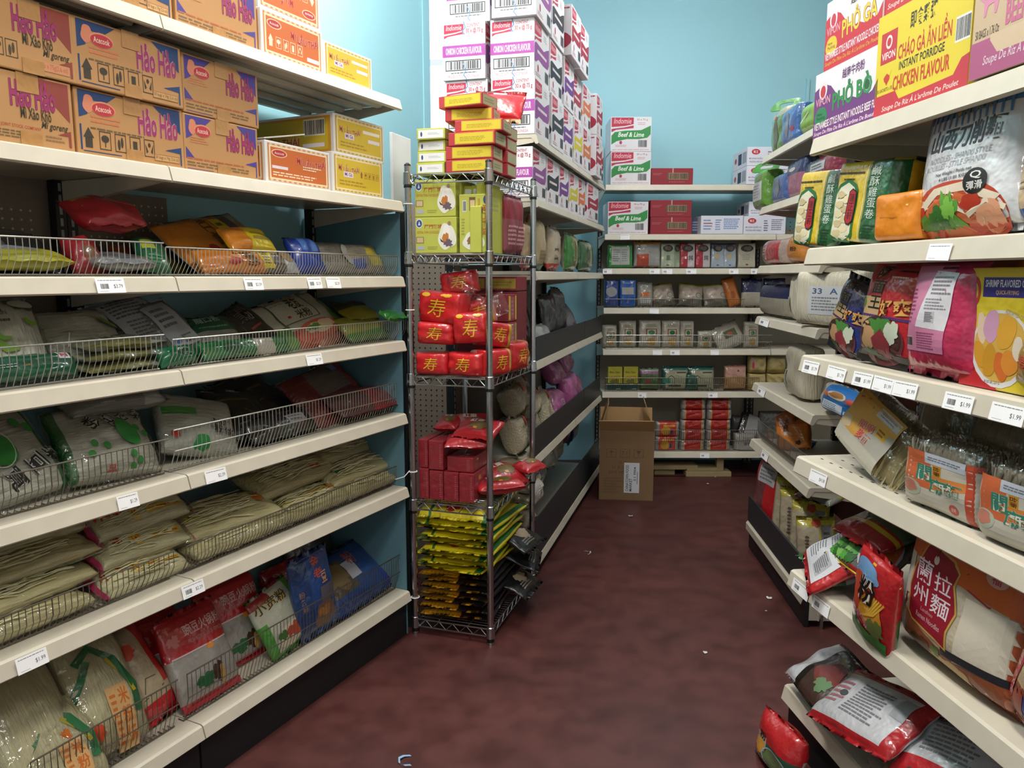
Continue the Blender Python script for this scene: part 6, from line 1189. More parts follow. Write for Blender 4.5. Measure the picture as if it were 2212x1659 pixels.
# --- far run
b3, b4, b5, b6, b7 = (BZ[i] + 0.044 for i in (2, 3, 4, 5, 6))
gp(BF, b3, 1313, 1367, 529, 0.04, 0.05, 'square green framed pack on the far run', '#1f7a2c', (), [('rect', 0.15, 0.12, 0.87, 0.9, '#9fa4a0'), ('rect', 0.5, 0.14, 0.51, 0.88, '#7a807c'), ('lines', 0.2, 0.25, 0.48, 0.8, 6, '#6a706c'), ('lines', 0.55, 0.25, 0.82, 0.8, 6, '#787e7a')], tilt=2, eu=6, ev=6, seal=0, seed=301)
gp(BF, b3, 1370, 1428, 521, 0.04, 0.06, 'orange topped clear pouch beside the green pack', '#8f8f8c', [(0, 0.86, 1, 1, '#b8802f'), (0.1, 0, 0.55, 0.5, '#a0402c')], [('ell', 0.35, 0.8, 0.12, 0.06, '#b8b8b2')], tilt=4, seed=302, fan=0.12)
hole_ = [('ell', 0.5, 0.78, 0.36, 0.14, '#191614'), ('ell', 0.55, 0.78, 0.22, 0.09, '#5a4a40', {'wob': 0.3})]
for i, (x0, x1, c, bd, ops, lb) in enumerate(((1428, 1458, '#94a08a', (), [('ell', 0.5, 0.1, 0.12, 0.03, '#5a4a3a'), ('rect', 0.4, 0.3, 0.65, 0.5, '#5a6a4a')], 'pale green slim pack with dark window, front one'), (1455, 1471, '#8b9a82', (), (), 'pale green slim pack with dark window, rear one'), (1470, 1502, '#a8a2a4', [(0, 0, 0.5, 1, '#94202f')], [('rect', 0.3, 0.35, 0.42, 0.45, '#d8c8c8'), ('text', '純', 0.56, 0.3, 0.85, 0.5, '#2a2a30')], 'red and white slim pack, first of two'), (1503, 1535, '#a8a2a4', [(0, 0, 0.5, 1, '#94202f')], [('text', '純', 0.56, 0.3, 0.85, 0.5, '#2a2a30')], 'red and white slim pack, second of two'), (1537, 1565, '#8f9ba6', [(0, 0.75, 1, 1, '#2a3c58')], [('ell', 0.45, 0.45, 0.2, 0.1, '#a8946a', {'wob': 0.3}), ('ell', 0.5, 0.1, 0.1, 0.03, '#3a5a8c')], 'blue and white slim pack, first of two'), (1564, 1591, '#8f9ba6', [(0, 0.75, 1, 1, '#24344c')], [('ell', 0.45, 0.45, 0.2, 0.1, '#a8946a', {'wob': 0.3}), ('ell', 0.5, 0.1, 0.1, 0.03, '#3a5a8c')], 'blue and white slim pack, second of two'), (1595, 1633, '#a19d8a', (), [('ell', 0.5, 0.12, 0.08, 0.03, '#7a2c24'), ('lines', 0.25, 0.3, 0.75, 0.55, 3, '#8a8674')], 'beige slim pack with dark window'))):
    gp(BF, b3, x0, x1, 526, 0.05 if i != 1 else 0.08, 0.035, lb, c, bd, (hole_ if i not in (1,) else hole_) + list(ops), tilt=5, seed=310 + i, eu=5, ev=6, seal=0.0, cr=0.003, group='slim packs on the far run')
gp(BF, b4, 1306, 1336, 605, 0.03, 0.06, 'blue pack in the far corner with a pale window', '#1a3f84', (), [('ell', 0.5, 0.55, 0.4, 0.18, '#8c8f90')], tilt=2, seed=320, eu=5, ev=5, seal=0)
gp(BF, b4, 1338, 1374, 604, 0.03, 0.06, 'bright blue pack with a rounded clear window', '#1a4f9c', (), [('rect', 0.15, 0.45, 0.85, 0.7, '#9a9c98'), ('lines', 0.2, 0.8, 0.8, 0.9, 1, '#6a8cc0')], tilt=2, seed=321, eu=5, ev=5, seal=0)
gp(BF, b4, 1377, 1411, 610, 0.04, 0.06, 'clear pouch with an orange patch beside the blue packs', '#8c8984', [(0.2, 0.4, 0.8, 0.6, '#b0602c')], [('rect', 0.15, 0.15, 0.85, 0.35, '#b5b5b0')], tilt=4, seed=322)
for i, (x0, x1) in enumerate(((1413, 1462), (1467, 1519), (1524, 1577))):
    gp(BF, b4, x0, x1, 614, 0.06, 0.07, 'clear bag of pale pink crackers on the far run, %s' % ('first', 'second', 'third')[i], '#a09586', [(0, 0, 1, 0.3, '#5a564a'), (0, 0.85, 1, 1, '#8f8a3a')], [('ell', 0.3, 0.6, 0.2, 0.15, '#b0a294', {'wob': 0.2}), ('ell', 0.68, 0.55, 0.2, 0.15, '#b09c94', {'wob': 0.2}), ('ring', 0.8, 0.45, 0.14, 0.12, 0.3, '#6a7a6a')], tilt=20, roll=(-7, 5, -3)[i], seed=323 + i, cr=0.014, fan=0.1, group='cracker bags on the far run')
gp(BF, b4, 1578, 1606, 600, 0.05, 0.05, 'orange bag leaning among the far crackers', '#a8601f', (), [('ell', 0.5, 0.4, 0.2, 0.12, '#8a4418')], tilt=10, roll=-16, seed=327, mat='foil')
for i, (x0, x1) in enumerate(((1604, 1650), (1652, 1700))):
    gp(BF, b4, x0, x1, 602, 0.03, 0.06, 'clear noodle bag with a navy header, %s' % ('left one', 'right one')[i], '#9a9484', [(0, 0.5, 1, 1, '#141c44')], [('line', [(0.2, 0.6), (0.4, 0.9)], 0.004, '#aab0c0'), ('rect', 0.1, 0.48, 0.9, 0.5, '#b8b4a4')], tilt=6, seed=328 + i, group='navy topped bags')
def ricebag(x0, x1, y0, lb, i, tilt=3, roll=0, q=0.05, z=None):
    gp(BF, b5, x0, x1, y0, q, 0.07, lb, '#a39d8f', [(0, 0.86, 1, 1, '#aaa69a')], [('rect', 0.3, 0.42, 0.8, 0.68, '#7a4434'), ('rect', 0.36, 0.45, 0.74, 0.65, '#9aa08c'), ('ell', 0.55, 0.55, 0.14, 0.08, '#1f5a2c'), ('lines', 0.3, 0.74, 0.8, 0.84, 2, '#6a7a5a'), ('ell', 0.55, 0.22, 0.2, 0.12, '#a8843a', {'wob': 0.3})], tilt=tilt, roll=roll, seed=330 + i, eu=4, ev=4, seal=0.02, cr=0.006, group='rice bags on the far run')
for i, (x0, x1, y0, lb) in enumerate(((1302, 1333, 703, 'small rice bag in the far left corner'), (1338, 1375, 694, 'white rice bag with green leaf mark, first'), (1381, 1429, 692, 'wide white rice bag with green leaf mark, second'), (1430, 1470, 693, 'white rice bag with green leaf mark, third'), (1470, 1500, 694, 'narrow white rice bag with green leaf mark, fourth'), (1508, 1539, 716, 'low clear rice bag after the white ones'), (1608, 1640, 695, 'white rice bag standing behind the leaning one'))):
    ricebag(x0, x1, y0, lb, i)
gp(BF, b5, 1555, 1620, 705, 0.04, 0.06, 'clear rice bag slumped against its neighbour', '#9c978a', (), [('rect', 0.35, 0.4, 0.8, 0.7, '#4a5234'), ('ell', 0.55, 0.55, 0.12, 0.08, '#9a4a34')], tilt=20, roll=-24, seed=338, cr=0.01)
for i in range(2):
    a, w_ = span(BF, (1313, 1347)[i], (1344, 1378)[i], 820, 0.04)
    carton('rice_box', ST(BF, a, 0.04, b6), (w_, 0.06, 0.175), '#a8a02c', {'f': [('rect', 0, 0, 1, 0.32, '#123a34'), ('text', 'Bún Gạo', 0.15, 0.72, 0.85, 0.82, '#3a3a20'), ('text', 'LÁ DỨA', 0.12, 0.56, 0.88, 0.66, '#a8442c'), ('ell', 0.5, 0.38, 0.3, 0.12, '#6a6a2c', {'wob': 0.4}), ('lines', 0.6, 0.05, 0.9, 0.12, 1, '#9ab0a4')]}, 'yellow and dark green rice noodle box, %s of two' % ('left', 'right')[i], 'box', 'yellow rice boxes', mat='foil')
gp(BF, b6, 1383, 1424, 797, 0.04, 0.06, 'purple and green noodle pack behind the far fence', '#3f5a34', [(0, 0.72, 1, 0.86, '#8a5a7c'), (0, 0.86, 1, 1, '#8f9a8c')], [('ell', 0.4, 0.4, 0.16, 0.12, '#7a3a30', {'wob': 0.3})], tilt=3, seed=340, eu=4, ev=4)
for i, (x0, x1) in enumerate(((1430, 1488), (1486, 1544))):
    gp(BF, b6, x0, x1, 793, 0.04, 0.06, 'teal and cream noodle pack, %s of two' % ('left', 'right')[i], '#8f8f74', [(0, 0.84, 1, 1, '#1f5a52'), (0, 0, 0.14, 1, '#1c4a44'), (0, 0.3, 0.3, 0.5, '#2a7a62')], [('line', [(0.2, 0.5), (0.35, 0.62), (0.5, 0.5)], 0.006, '#2a3a2c'), ('rect', 0.55, 0.72, 0.9, 0.77, '#26322c'), ('rect', 0.25, 0.15, 0.7, 0.25, '#3a4436')], tilt=3, seed=341 + i, group='teal noodle packs')
gp(BF, b6, 1482, 1510, 808, 0.03, 0.05, 'dark green pack squeezed between the teal ones', '#174a3a', (), (), tilt=4, seed=343)
gp(BF, b6, 1566, 1613, 790, 0.04, 0.07, 'pink topped noodle pack behind the far fence', '#a07a4c', [(0, 0.55, 1, 1, '#b08474')], [('ell', 0.6, 0.78, 0.05, 0.04, '#6a3a34')], tilt=2, seed=344, eu=4, ev=4)
for r in range(2):
    for i in range(2):
        a, w_ = span(BF, (1617, 1657)[i], (1655, 1697)[i], 810, 0.04)
        pouch('noodle_bag', ST(BF, a, 0.07, b6 + r * 0.125 + 0.002, 0, 0, 0), (w_, 0.124, 0.09), '#a8965c', [(0, 0, 1, 0.25, '#8f7a3c')], [('rect', 0.1, 0.3, 0.35, 0.8, '#9c8f86'), ('ell', 0.22, 0.5, 0.07, 0.2, '#b02a2f')] if (r, i) == (1, 0) else (), 'yellowish clear noodle block, %s %s' % (('lower', 'upper')[r], ('left', 'right')[i]), 'noodle bag', 'yellow noodle blocks', seed=350 + r * 2 + i, eu=4, ev=4, seal=0, cr=0.008)
stk = [(1415, 1466, [('#a8842c', 1), ('#a87a2c', 1)], 'red and yellow'), (1470, 1522, [('#94221f', 0)] * 5, 'deep red'), (1526, 1578, [('#94221f', 0)] * 5, 'bright red')]
for (x0, x1, rows, nm) in stk:
    for r, (c, f) in enumerate(rows):
        a, w_ = span(BF, x0, x1, 940, 0.04); hp = 0.075 if not f else 0.105
        pouch('noodle_pack', ST(BF, a + 0.004 * (r % 2), 0.075, b7 + r * (hp + 0.001) + 0.001), (w_, hp, 0.09), '#8f8a84', [(0.14, 0, 0.86, 1, '#9c1f1c' if not f else '#b03c24')], [('ell', 0.42, 0.4, 0.2, 0.3, '#b8862c'), ('rect', 0.6, 0.2, 0.7, 0.5, '#2a3a7a'), ('lines', 0.3, 0.65, 0.8, 0.85, 1, '#d0a23c')] if f else [('rect', 0.14, 0.03, 0.17, 0.97, '#b8862c'), ('rect', 0.83, 0.03, 0.86, 0.97, '#b8862c'), ('line', [(0.3, 0.4), (0.7, 0.6)], 0.004, '#c86a5c')], '%s noodle pack under the far run, %s of its pile' % (nm, ('lowest', 'second', 'third', 'fourth', 'top')[r]), 'noodle pack', 'red noodle packs in piles', seed=360 + r, eu=5, ev=5, seal=0, cr=0.004)
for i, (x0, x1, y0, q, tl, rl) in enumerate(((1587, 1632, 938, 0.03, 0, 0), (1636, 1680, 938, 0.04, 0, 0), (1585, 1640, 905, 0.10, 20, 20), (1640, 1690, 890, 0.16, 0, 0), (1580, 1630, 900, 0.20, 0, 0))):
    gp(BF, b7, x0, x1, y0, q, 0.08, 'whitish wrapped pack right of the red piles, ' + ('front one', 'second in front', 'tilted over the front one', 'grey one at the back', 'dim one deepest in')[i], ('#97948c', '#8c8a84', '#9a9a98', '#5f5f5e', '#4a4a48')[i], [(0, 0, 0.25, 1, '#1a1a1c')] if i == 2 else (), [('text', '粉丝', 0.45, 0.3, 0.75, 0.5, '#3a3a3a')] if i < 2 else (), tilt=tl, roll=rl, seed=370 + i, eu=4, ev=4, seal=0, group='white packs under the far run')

# --- short bay
r1, r2, r3, r4, r5, r6 = (RZ[i] + 0.044 for i in range(6))
def handle_bag(x0, x1, y0, z, q, lb, base, side, seed, hd=True, h_=0.20, paper=False):
    a, w_ = span(RF, x0, x1, (y0 + 300) / 2, q); w_ = abs(w_)
    o = pouch('rice_bag', ST(RF, a, q + 0.06, z + 0.002), (max(0.12, w_), h_, 0.12), base, [(0, 0.82, 1, 1, '#a9ab98')] if not paper else (), [('ell', 0.5, 0.4, 0.16, 0.3, '#6a6a58', {'wob': 0.2}), ('ell', 0.5, 0.78, 0.1, 0.05, '#b04a30')] if not paper else [('rect', 0.12, 0.2, 0.88, 0.7, '#c0c3c4'), ('lines', 0.2, 0.26, 0.8, 0.64, 5, '#8a8d90')], lb, 'bag', 'carry bags on the short bay', eu=5, ev=5, seal=0, seed=seed, cr=0.006)
    if hd:   # folded carry strip with an oval hand hole
        m = MB(); c = lin('#2f7a1f'); ou = []; inn = []
        for k in range(20):
            t_ = 2 * math.pi * k / 20; cx, cz = math.cos(t_), math.sin(t_)
            sq = lambda v: math.copysign(abs(v) ** 0.45, v)
            ou.append((0.075 * sq(cx) * (1 - 0.18 * cz), 0.035 * sq(cz))); inn.append((0.038 * sq(cx), 0.012 * sq(cz)))
        V = [(x, y, z) for y in (-0.0012, 0.0012) for ring in (ou, inn) for x, z in ring]
        fs = []
        for k in range(20):
            n2_ = (k + 1) % 20
            fs += [(k, n2_, 20 + n2_, 20 + k), (40 + k, 60 + k, 60 + n2_, 40 + n2_), (k, 40 + k, 40 + n2_, n2_), (20 + k, 20 + n2_, 60 + n2_, 60 + k)]
        m.add(V, fs, c)
        m.obj('handle', 'foil', o, Matrix.Translation((0.02, -0.02, h_ + 0.018)) @ Matrix.Rotation(R(42), 4, 'Z') @ Matrix.Rotation(R(-38), 4, 'X'))
    return o
# the bags stand end-on to the aisle, so they are placed by their front edge
handle_bag(1664, 1690, 225, r1, 0.02, 'green carry bag with a punched handle on the top of the short bay', '#5a8a34', '#3f7a2c', 401)
gp(RF, r1, 1688, 1722, 235, 0.02, 0.10, 'blue and grey bag next to the green handle bag', '#3a62a0', (), [('ell', 0.5, 0.5, 0.12, 0.3, '#7a7f88', {'wob': 0.2}), ('ell', 0.8, 0.35, 0.08, 0.06, '#b03a4a')], tilt=0, seed=402, eu=5, ev=5, seal=0)
gp(RF, r1, 1724, 1770, 218, 0.02, 0.12, 'shiny lime green bag on the top of the short bay', '#7fae3a', [(0, 0.85, 1, 1, '#4c8f34')], [('line', [(0.2, 0.4), (0.6, 0.6)], 0.008, '#c4d8a0')], tilt=0, seed=403, mat='foil', cr=0.012)
handle_bag(1627, 1650, 385, r2, 0.0, 'green carry bag with a white panel on the second shelf', '#5f9434', '#3f7a2c', 404, paper=True, h_=0.19)
gp(RF, r2, 1668, 1700, 378, 0.02, 0.10, 'blue bag wedged beside the white panel carry bag', '#3a5f9c', (), [('ell', 0.5, 0.5, 0.14, 0.3, '#7a8088', {'wob': 0.2})], tilt=0, seed=405, eu=5, ev=5, seal=0)
gp(RF, r2, 1698, 1735, 345, 0.03, 0.10, 'pink and navy bag on the second shelf of the short bay', '#9a5a74', [(0, 0.6, 1, 1, '#1f2f5c')], [('ell', 0.5, 0.72, 0.18, 0.05, '#d0c8d0')], tilt=0, seed=406, eu=4, ev=4, seal=0)
gp(RF, r2, 1735, 1800, 340, 0.04, 0.12, 'maroon and black bag behind the yellow packs', '#7a2238', [(0, 0.5, 0.6, 1, '#17171b')], [('rect', 0.35, 0.55, 0.8, 0.8, '#b0b4b8'), ('lines', 0.4, 0.6, 0.76, 0.76, 2, '#4a4d52')], tilt=0, seed=407, eu=4, ev=4, seal=0)
gp(RF, r3, 1643, 1690, 518, 0.02, 0.12, 'red and beige round noodle bag on the third shelf', '#a8938a', [(0.35, 0, 0.85, 1, '#b5242c')], [('lines', 0.05, 0.2, 0.3, 0.8, 5, '#8a4a48')], tilt=0, seed=410, eu=3, ev=3, seal=0.02)
gp(RF, r3, 1695, 1728, 505, 0.02, 0.10, 'orange bag with black print on the third shelf', '#bf7a34', [(0, 0.85, 1, 1, '#8a6a4a')], [('line', [(0.4, 0.9), (0.6, 0.7)], 0.008, '#2a1c12'), ('text', '粉', 0.5, 0.4, 0.8, 0.55, '#4a2a18')], tilt=0, seed=411, mat='foil')
gp(RF, r3, 1730, 1790, 545, 0.04, 0.10, 'beige clear bag at the near end of the third shelf', '#a0957c', [(0.5, 0, 1, 0.4, '#b09a3c')], (), tilt=0, seed=412)
gp(RF, r4, 1635, 1700, 615, 0.03, 0.10, 'clear vermicelli bag with navy header on the fourth shelf', '#9a9484', [(0, 0.6, 1, 1, '#18204a')], [('line', [(0.3, 0.7), (0.5, 0.95)], 0.004, '#aab0c0')], tilt=0, seed=413, mat='strand_v', eu=3, ev=3)
def vermicelli(x0, x1, y0, z, q, lb, seed, num=None, col='#c9c2ae', hf=None, rz_=0):
    gp(RF, z, x0, x1, y0, q, 0.12, lb, col, (), ([('rect', 0.3, 0.22, 0.82, 0.72, '#c4c6c8'), ('text', '33', 0.36, 0.58, 0.52, 0.68, '#4a5a86', {'bold': 0.02}), ('text', 'A', 0.64, 0.58, 0.76, 0.68, '#4a5a86', {'bold': 0.02}), ('lines', 0.36, 0.28, 0.78, 0.54, 5, '#7c8288')] if num else [('rect', 0.1, 0.2, 0.3, 0.5, '#a8a89c')]), tilt=0, seed=seed, mat='strand_v', eu=4, ev=4, seal=0.02, cr=0.004 if num else 0.010, ridge=0.0 if num else 0.003, h_=hf, rz=rz_, group='clear vermicelli bundles')
vermicelli(1706, 1740, 590, r4, 0.02, 'clear vermicelli bundle with blue print on the fourth shelf', 414)
vermicelli(1742, 1808, 580, r4, 0.015, 'clear vermicelli bundle with a white 33 A label', 415, '33  A', hf=0.225, rz_=22)
vermicelli(1697, 1735, 720, r5, 0.04, 'vermicelli bundle behind the rail on the fifth shelf, first', 416, col='#b9b29e', hf=0.24)
vermicelli(1716, 1762, 735, r5, 0.10, 'vermicelli bundle behind the rail on the fifth shelf, second', 417, col='#c9c2ae', hf=0.2)
gp(RF, r5, 1762, 1862, 800, 0.04, 0.12, 'white noodle bag with a bright blue label', '#aaa595', [(0.18, 0.12, 0.9, 0.95, '#1f6cb4')], [('ell', 0.5, 0.72, 0.2, 0.12, '#c4b49c'), ('ell', 0.5, 0.74, 0.15, 0.08, '#9a6a3c', {'wob': 0.2}), ('ell', 0.26, 0.68, 0.08, 0.08, '#c0603a'), ('rect', 0.22, 0.22, 0.66, 0.48, '#c4ccd4'), ('lines', 0.25, 0.25, 0.62, 0.45, 4, '#5a6a7c'), ('barcode', 0.7, 0.2, 0.88, 0.34, {'bg': '#d0d4d8'}), ('ell', 0.8, 0.7, 0.09, 0.08, '#a84438')], tilt=6, seed=418, mat='strand', h_=0.12, cr=0.012, eu=3, ev=3)
pouch('rice_cake_bag', ST(RF, -0.66, 0.13, r6 + 0.004, 48, 24, -16), (0.165, 0.21, 0.07), '#c8741f', [(0, 0.6, 1, 1, '#a85a1c')], [('text', '大', 0.30, 0.62, 0.46, 0.76, '#1a1410'), ('text', '怪', 0.26, 0.44, 0.44, 0.60, '#1a1410'), ('text', '手', 0.56, 0.64, 0.74, 0.78, '#1a1410'), ('rect', 0.30, 0.34, 0.40, 0.42, '#d0c0b0'), ('ell', 0.7, 0.14, 0.08, 0.05, '#4a2a14', {'wob': 0.3})], 'orange rice cake bag with black characters', 'bag', seed=419, cr=0.008, mat='wrap', eu=4, ev=4)
carton('brown_packet', ST(RF, -0.08, 0.08, r6, 10, 0, 0), (0.13, 0.16, 0.07), '#8c6c50', {'t': [('rect', 0.3, 0.1, 0.7, 0.9, '#a8a6a8')], 'f': [('lines', 0.2, 0.3, 0.8, 0.7, 2, '#6a5040')]}, 'small brown packet with pale label on the short bay', 'packet')
# low bin of the short bay
zb = 0.155
pouch('noodle_bag', ST(RF, -0.79, 0.07, zb + 0.06, 12, 8, 0), (0.26, 0.30, 0.13), '#b81f26', [(0.1, 0.05, 0.5, 0.6, '#6a3a3c')], [('rect', 0.2, 0.60, 0.85, 0.92, '#b4b6b8'), ('lines', 0.25, 0.64, 0.8, 0.88, 4, '#7a7d80')], 'red bag with a white panel in the low bin', 'noodle bag', seed=430, eu=5, ev=5, seal=0, cr=0.008, mat='foil')
for i in range(4):
    pouch('noodle_bag', ST(RF, -0.58 + i * 0.155, 0.09, zb + 0.003, 78, 6, (4, 0, 2, -4)[i]), (0.16, 0.34 - 0.02 * i, 0.10), '#a8a03a', [(0.0, 0.25, 0.55, 0.85, '#a89c84'), (0.62, 0.1, 0.85, 0.9, '#77787a'), (0, 0.88, 1, 1, '#b5a93a')], [('ell', 0.25, 0.35 + 0.05 * k, 0.05, 0.02, '#5a4a3a', {'wob': 0.4, 'seed': k}) for k in range(8)] + [('ell', 0.5, 0.9, 0.12, 0.05, '#b0443a', {'wob': 0.3}), ('lines', 0.66, 0.2, 0.82, 0.8, 8, '#4a4b4e')], 'yellow and clear noodle bag in the low bin, %s from the red bag' % ('first', 'second', 'third', 'fourth')[i], 'noodle bag', 'yellow bags in the low bin', seed=431 + i, cr=0.010, seal=0.06)
pouch('noodle_bag', PC(RF, -0.85, 0.17, zb + 0.42, 0.2, 10, 60), (0.22, 0.2, 0.07), '#6a6e78', [(0, 0.5, 1, 1, '#24548c')], (), 'blue and clear bag lying on the red one', 'noodle bag', seed=436, cr=0.012)
for i, (a, z, rl, tl) in enumerate(((-0.12, 0.41, -6, 60),)):
    pouch('noodle_bag', PC(RF, a, 0.12, zb + z, 0.2, 10, tl, rl), (0.24, 0.2, 0.06), '#8f8a34', [(0, 0, 1, 0.3, '#77786c')], (), 'flat yellow bag on top of the low bin', 'noodle bag', seed=440 + i, cr=0.01)

# ------------------------------------------------------------------ near bay: cartons on its top shelf
n1, n2, n3, n4, n5, n6 = (NZ[i] + 0.052 for i in range(6))
def nbox(x0, x1, y, q, z, h, depth, name='noodle_carton', **k):
    a, w_ = span(NF, x0, x1, y, q); return carton(name, ST(NF, a, q, z, k.pop('rz', 0)), (abs(w_), depth, h), **k)
def vifon(u, v, w, h, bg, fg): return ([('rect', u, v, u + w, v + h, bg)] if bg else []) + [('ell', u + w * 0.5, v + h * 0.66, w * 0.2, h * 0.22, fg), ('ell', u + w * 0.5, v + h * 0.66, w * 0.13, h * 0.14, bg or '#b5303c'), ('text', 'VIFON', u + w * 0.08, v + h * 0.12, u + w * 0.92, v + h * 0.36, fg, {'bold': 0.02})]
def pho(kind):
    red = kind == 'ga'; c = '#bf3440' if red else '#6d3a78'
    hill = [(0, 0), (1, 0), (1, 0.55), (0.93, 0.42), (0.88, 0.40), (0.80, 0.50), (0.72, 0.40), (0.62, 0.46), (0.5, 0.44), (0.42, 0.5), (0.36, 0.62), (0.28, 0.74), (0.18, 0.80), (0.08, 0.78), (0.0, 0.74)]
    return [('poly', hill, c)] + [('ell', 0.15, 0.72, 0.07, 0.14, '#e6d4d6'), ('ell', 0.15, 0.70, 0.045, 0.09, '#b83a48'), ('text', 'VIFON', 0.03, 0.50, 0.28, 0.62, '#d69aa8', {'bold': 0.02}), ('ell', 0.13, 0.34, 0.11, 0.13, '#d8b93a' if red else '#2f7d52', {'wob': 0.06}), ('text', 'New\nPacking', 0.06, 0.28, 0.20, 0.40, '#5a3a20' if red else '#103a24', {'plain': True}),
            ('text', '越南雞粉' if red else '越南牛肉粉', 0.46, 0.76, 0.80, 0.90, '#54402f' if red else '#6a3a72'), ('text', 'PHỞ GÀ' if red else 'PHỞ BÒ', 0.32, 0.38, 0.92, 0.72, '#d8c23c' if red else '#2f8a4c', {'out': '#a02a30' if red else '#1f5a34', 'bold': 0.02, 'rot': 0.05}),
            ('text', 'VIETNAMESE STYLE INSTANT NOODLE ' + ('CHICKEN' if red else 'BEEF FL'), 0.02, 0.16, 0.98, 0.27, '#e8dade', {'bold': 0.02, 'rot': 0.02}), ('text', 'Soupe De Pâte De Riz À L\'arôme De ' + ('Poulet' if red else 'Boeuf'), 0.02, 0.05, 0.98, 0.14, '#d8a030' if red else '#e2ccd8', {'shear': 0.25})]
PH = '#dcd9de'
NG = dict(cat='carton', group='soup cartons on the near bay')
nbox(1760, 1894, 215, 0.03, n1, 0.185, 0.3, col=PH, faces={'f': pho('bo'), 'l': [('rect', 0, 0, 1, 0.5, '#6d3a78')]}, label='white and purple beef noodle carton at the end of the shelf', **NG)
nbox(1783, 1903, 85, 0.035, n1 + 0.186, 0.185, 0.3, col=PH, faces={'f': pho('ga'), 'l': [('rect', 0, 0, 1, 0.5, '#bf3440')]}, label='white and red chicken noodle carton on the purple one', **NG)
def porridge():
    return [('rect', 0, 0, 1, 1, '#d9c436'), ('poly', [(0, 0), (1, 0), (1, 0.30), (0.93, 0.28), (0.86, 0.16), (0.30, 0.13), (0.25, 0.22), (0.0, 0.22)], '#bb3540')] + vifon(0.05, 0.52, 0.19, 0.30, '#bb3540', '#e8d8d6') + [('poly', [(0.10, 0.38), (0.14, 0.42), (0.17, 0.38), (0.20, 0.45), (0.16, 0.34), (0.14, 0.30), (0.12, 0.34)], '#c0392b'), ('ell', 0.14, 0.37, 0.035, 0.04, '#c0392b'), ('text', '50 SACHETS x 50 g', 0.03, 0.24, 0.23, 0.285, '#4a4320', {'plain': True}), ('text', '即食雞粥', 0.38, 0.74, 0.66, 0.90, '#2e2b22', {'bold': 0.02}), ('text', 'CHÁO GÀ ĂN LIỀN', 0.26, 0.50, 0.82, 0.72, '#b8342c', {'bold': 0.02}), ('text', 'INSTANT PORRIDGE', 0.28, 0.40, 0.76, 0.48, '#2a2820', {'bold': 0.02}), ('text', 'CHICKEN FLAVOUR', 0.22, 0.22, 0.82, 0.36, '#c03a2a', {'bold': 0.02}), ('text', "Soupe De Riz À L'arôme De Poulet", 0.10, 0.04, 0.92, 0.12, '#e2c8c2', {'shear': 0.25}), ('barcode', 0.86, 0.44, 0.99, 0.62, {'bg': '#e2e0dc'}), ('rect', 0.78, 0.84, 0.99, 0.845, '#a88430'), ('ell', 0.84, 0.91, 0.025, 0.035, '#bb5a2c')]
nbox(1894, 2093, 140, 0.03, n1, 0.245, 0.3, col='#c9b334', faces={'f': porridge()}, label='yellow and red chicken porridge carton with full front showing', **NG)
nbox(1901, 2100, 20, 0.04, n1 + 0.247, 0.245, 0.3, col='#c9b334', faces={'f': porridge()}, label='yellow and red porridge carton cut off by the top edge', **NG)
def beefpor():
    return [('rect', 0, 0, 1, 0.26, '#a8557c'), ('poly', [(0.20, 0.24), (0.28, 0.14), (1, 0.14), (1, 0.28), (0.2, 0.28)], '#cdb495')] + [('text', 'VIFON', 0.04, 0.74, 0.26, 0.84, '#c0607c'), ('poly', [(0.08, 0.60), (0.12, 0.62), (0.24, 0.62), (0.26, 0.5), (0.24, 0.42), (0.22, 0.42), (0.21, 0.5), (0.15, 0.49), (0.13, 0.42), (0.11, 0.42), (0.11, 0.52), (0.06, 0.56)], '#cf86a0'), ('text', 'INSTANT PORRIDGE', 0.36, 0.54, 0.98, 0.66, '#2a2622', {'bold': 0.02}), ('text', 'BEEF FLAVOUR', 0.34, 0.30, 0.98, 0.48, '#c4688c', {'bold': 0.03}), ('text', '50 BAGS x 1.76 Oz', 0.04, 0.28, 0.28, 0.34, '#3a342c', {'plain': True}), ('text', "Soupe De Riz À L'arôme De Boeuf", 0.14, 0.06, 0.98, 0.16, '#dcc0cc', {'shear': 0.25}), ('text', 'CHÁO BÒ', 0.36, 0.72, 0.9, 0.92, '#c0392b', {'bold': 0.03})]
nbox(2100, 2330, 80, 0.0, n1 + 0.002, 0.27, 0.3, col='#c4ab8c', faces={'f': beefpor()}, label='beige and pink beef porridge carton at the top corner', **NG)

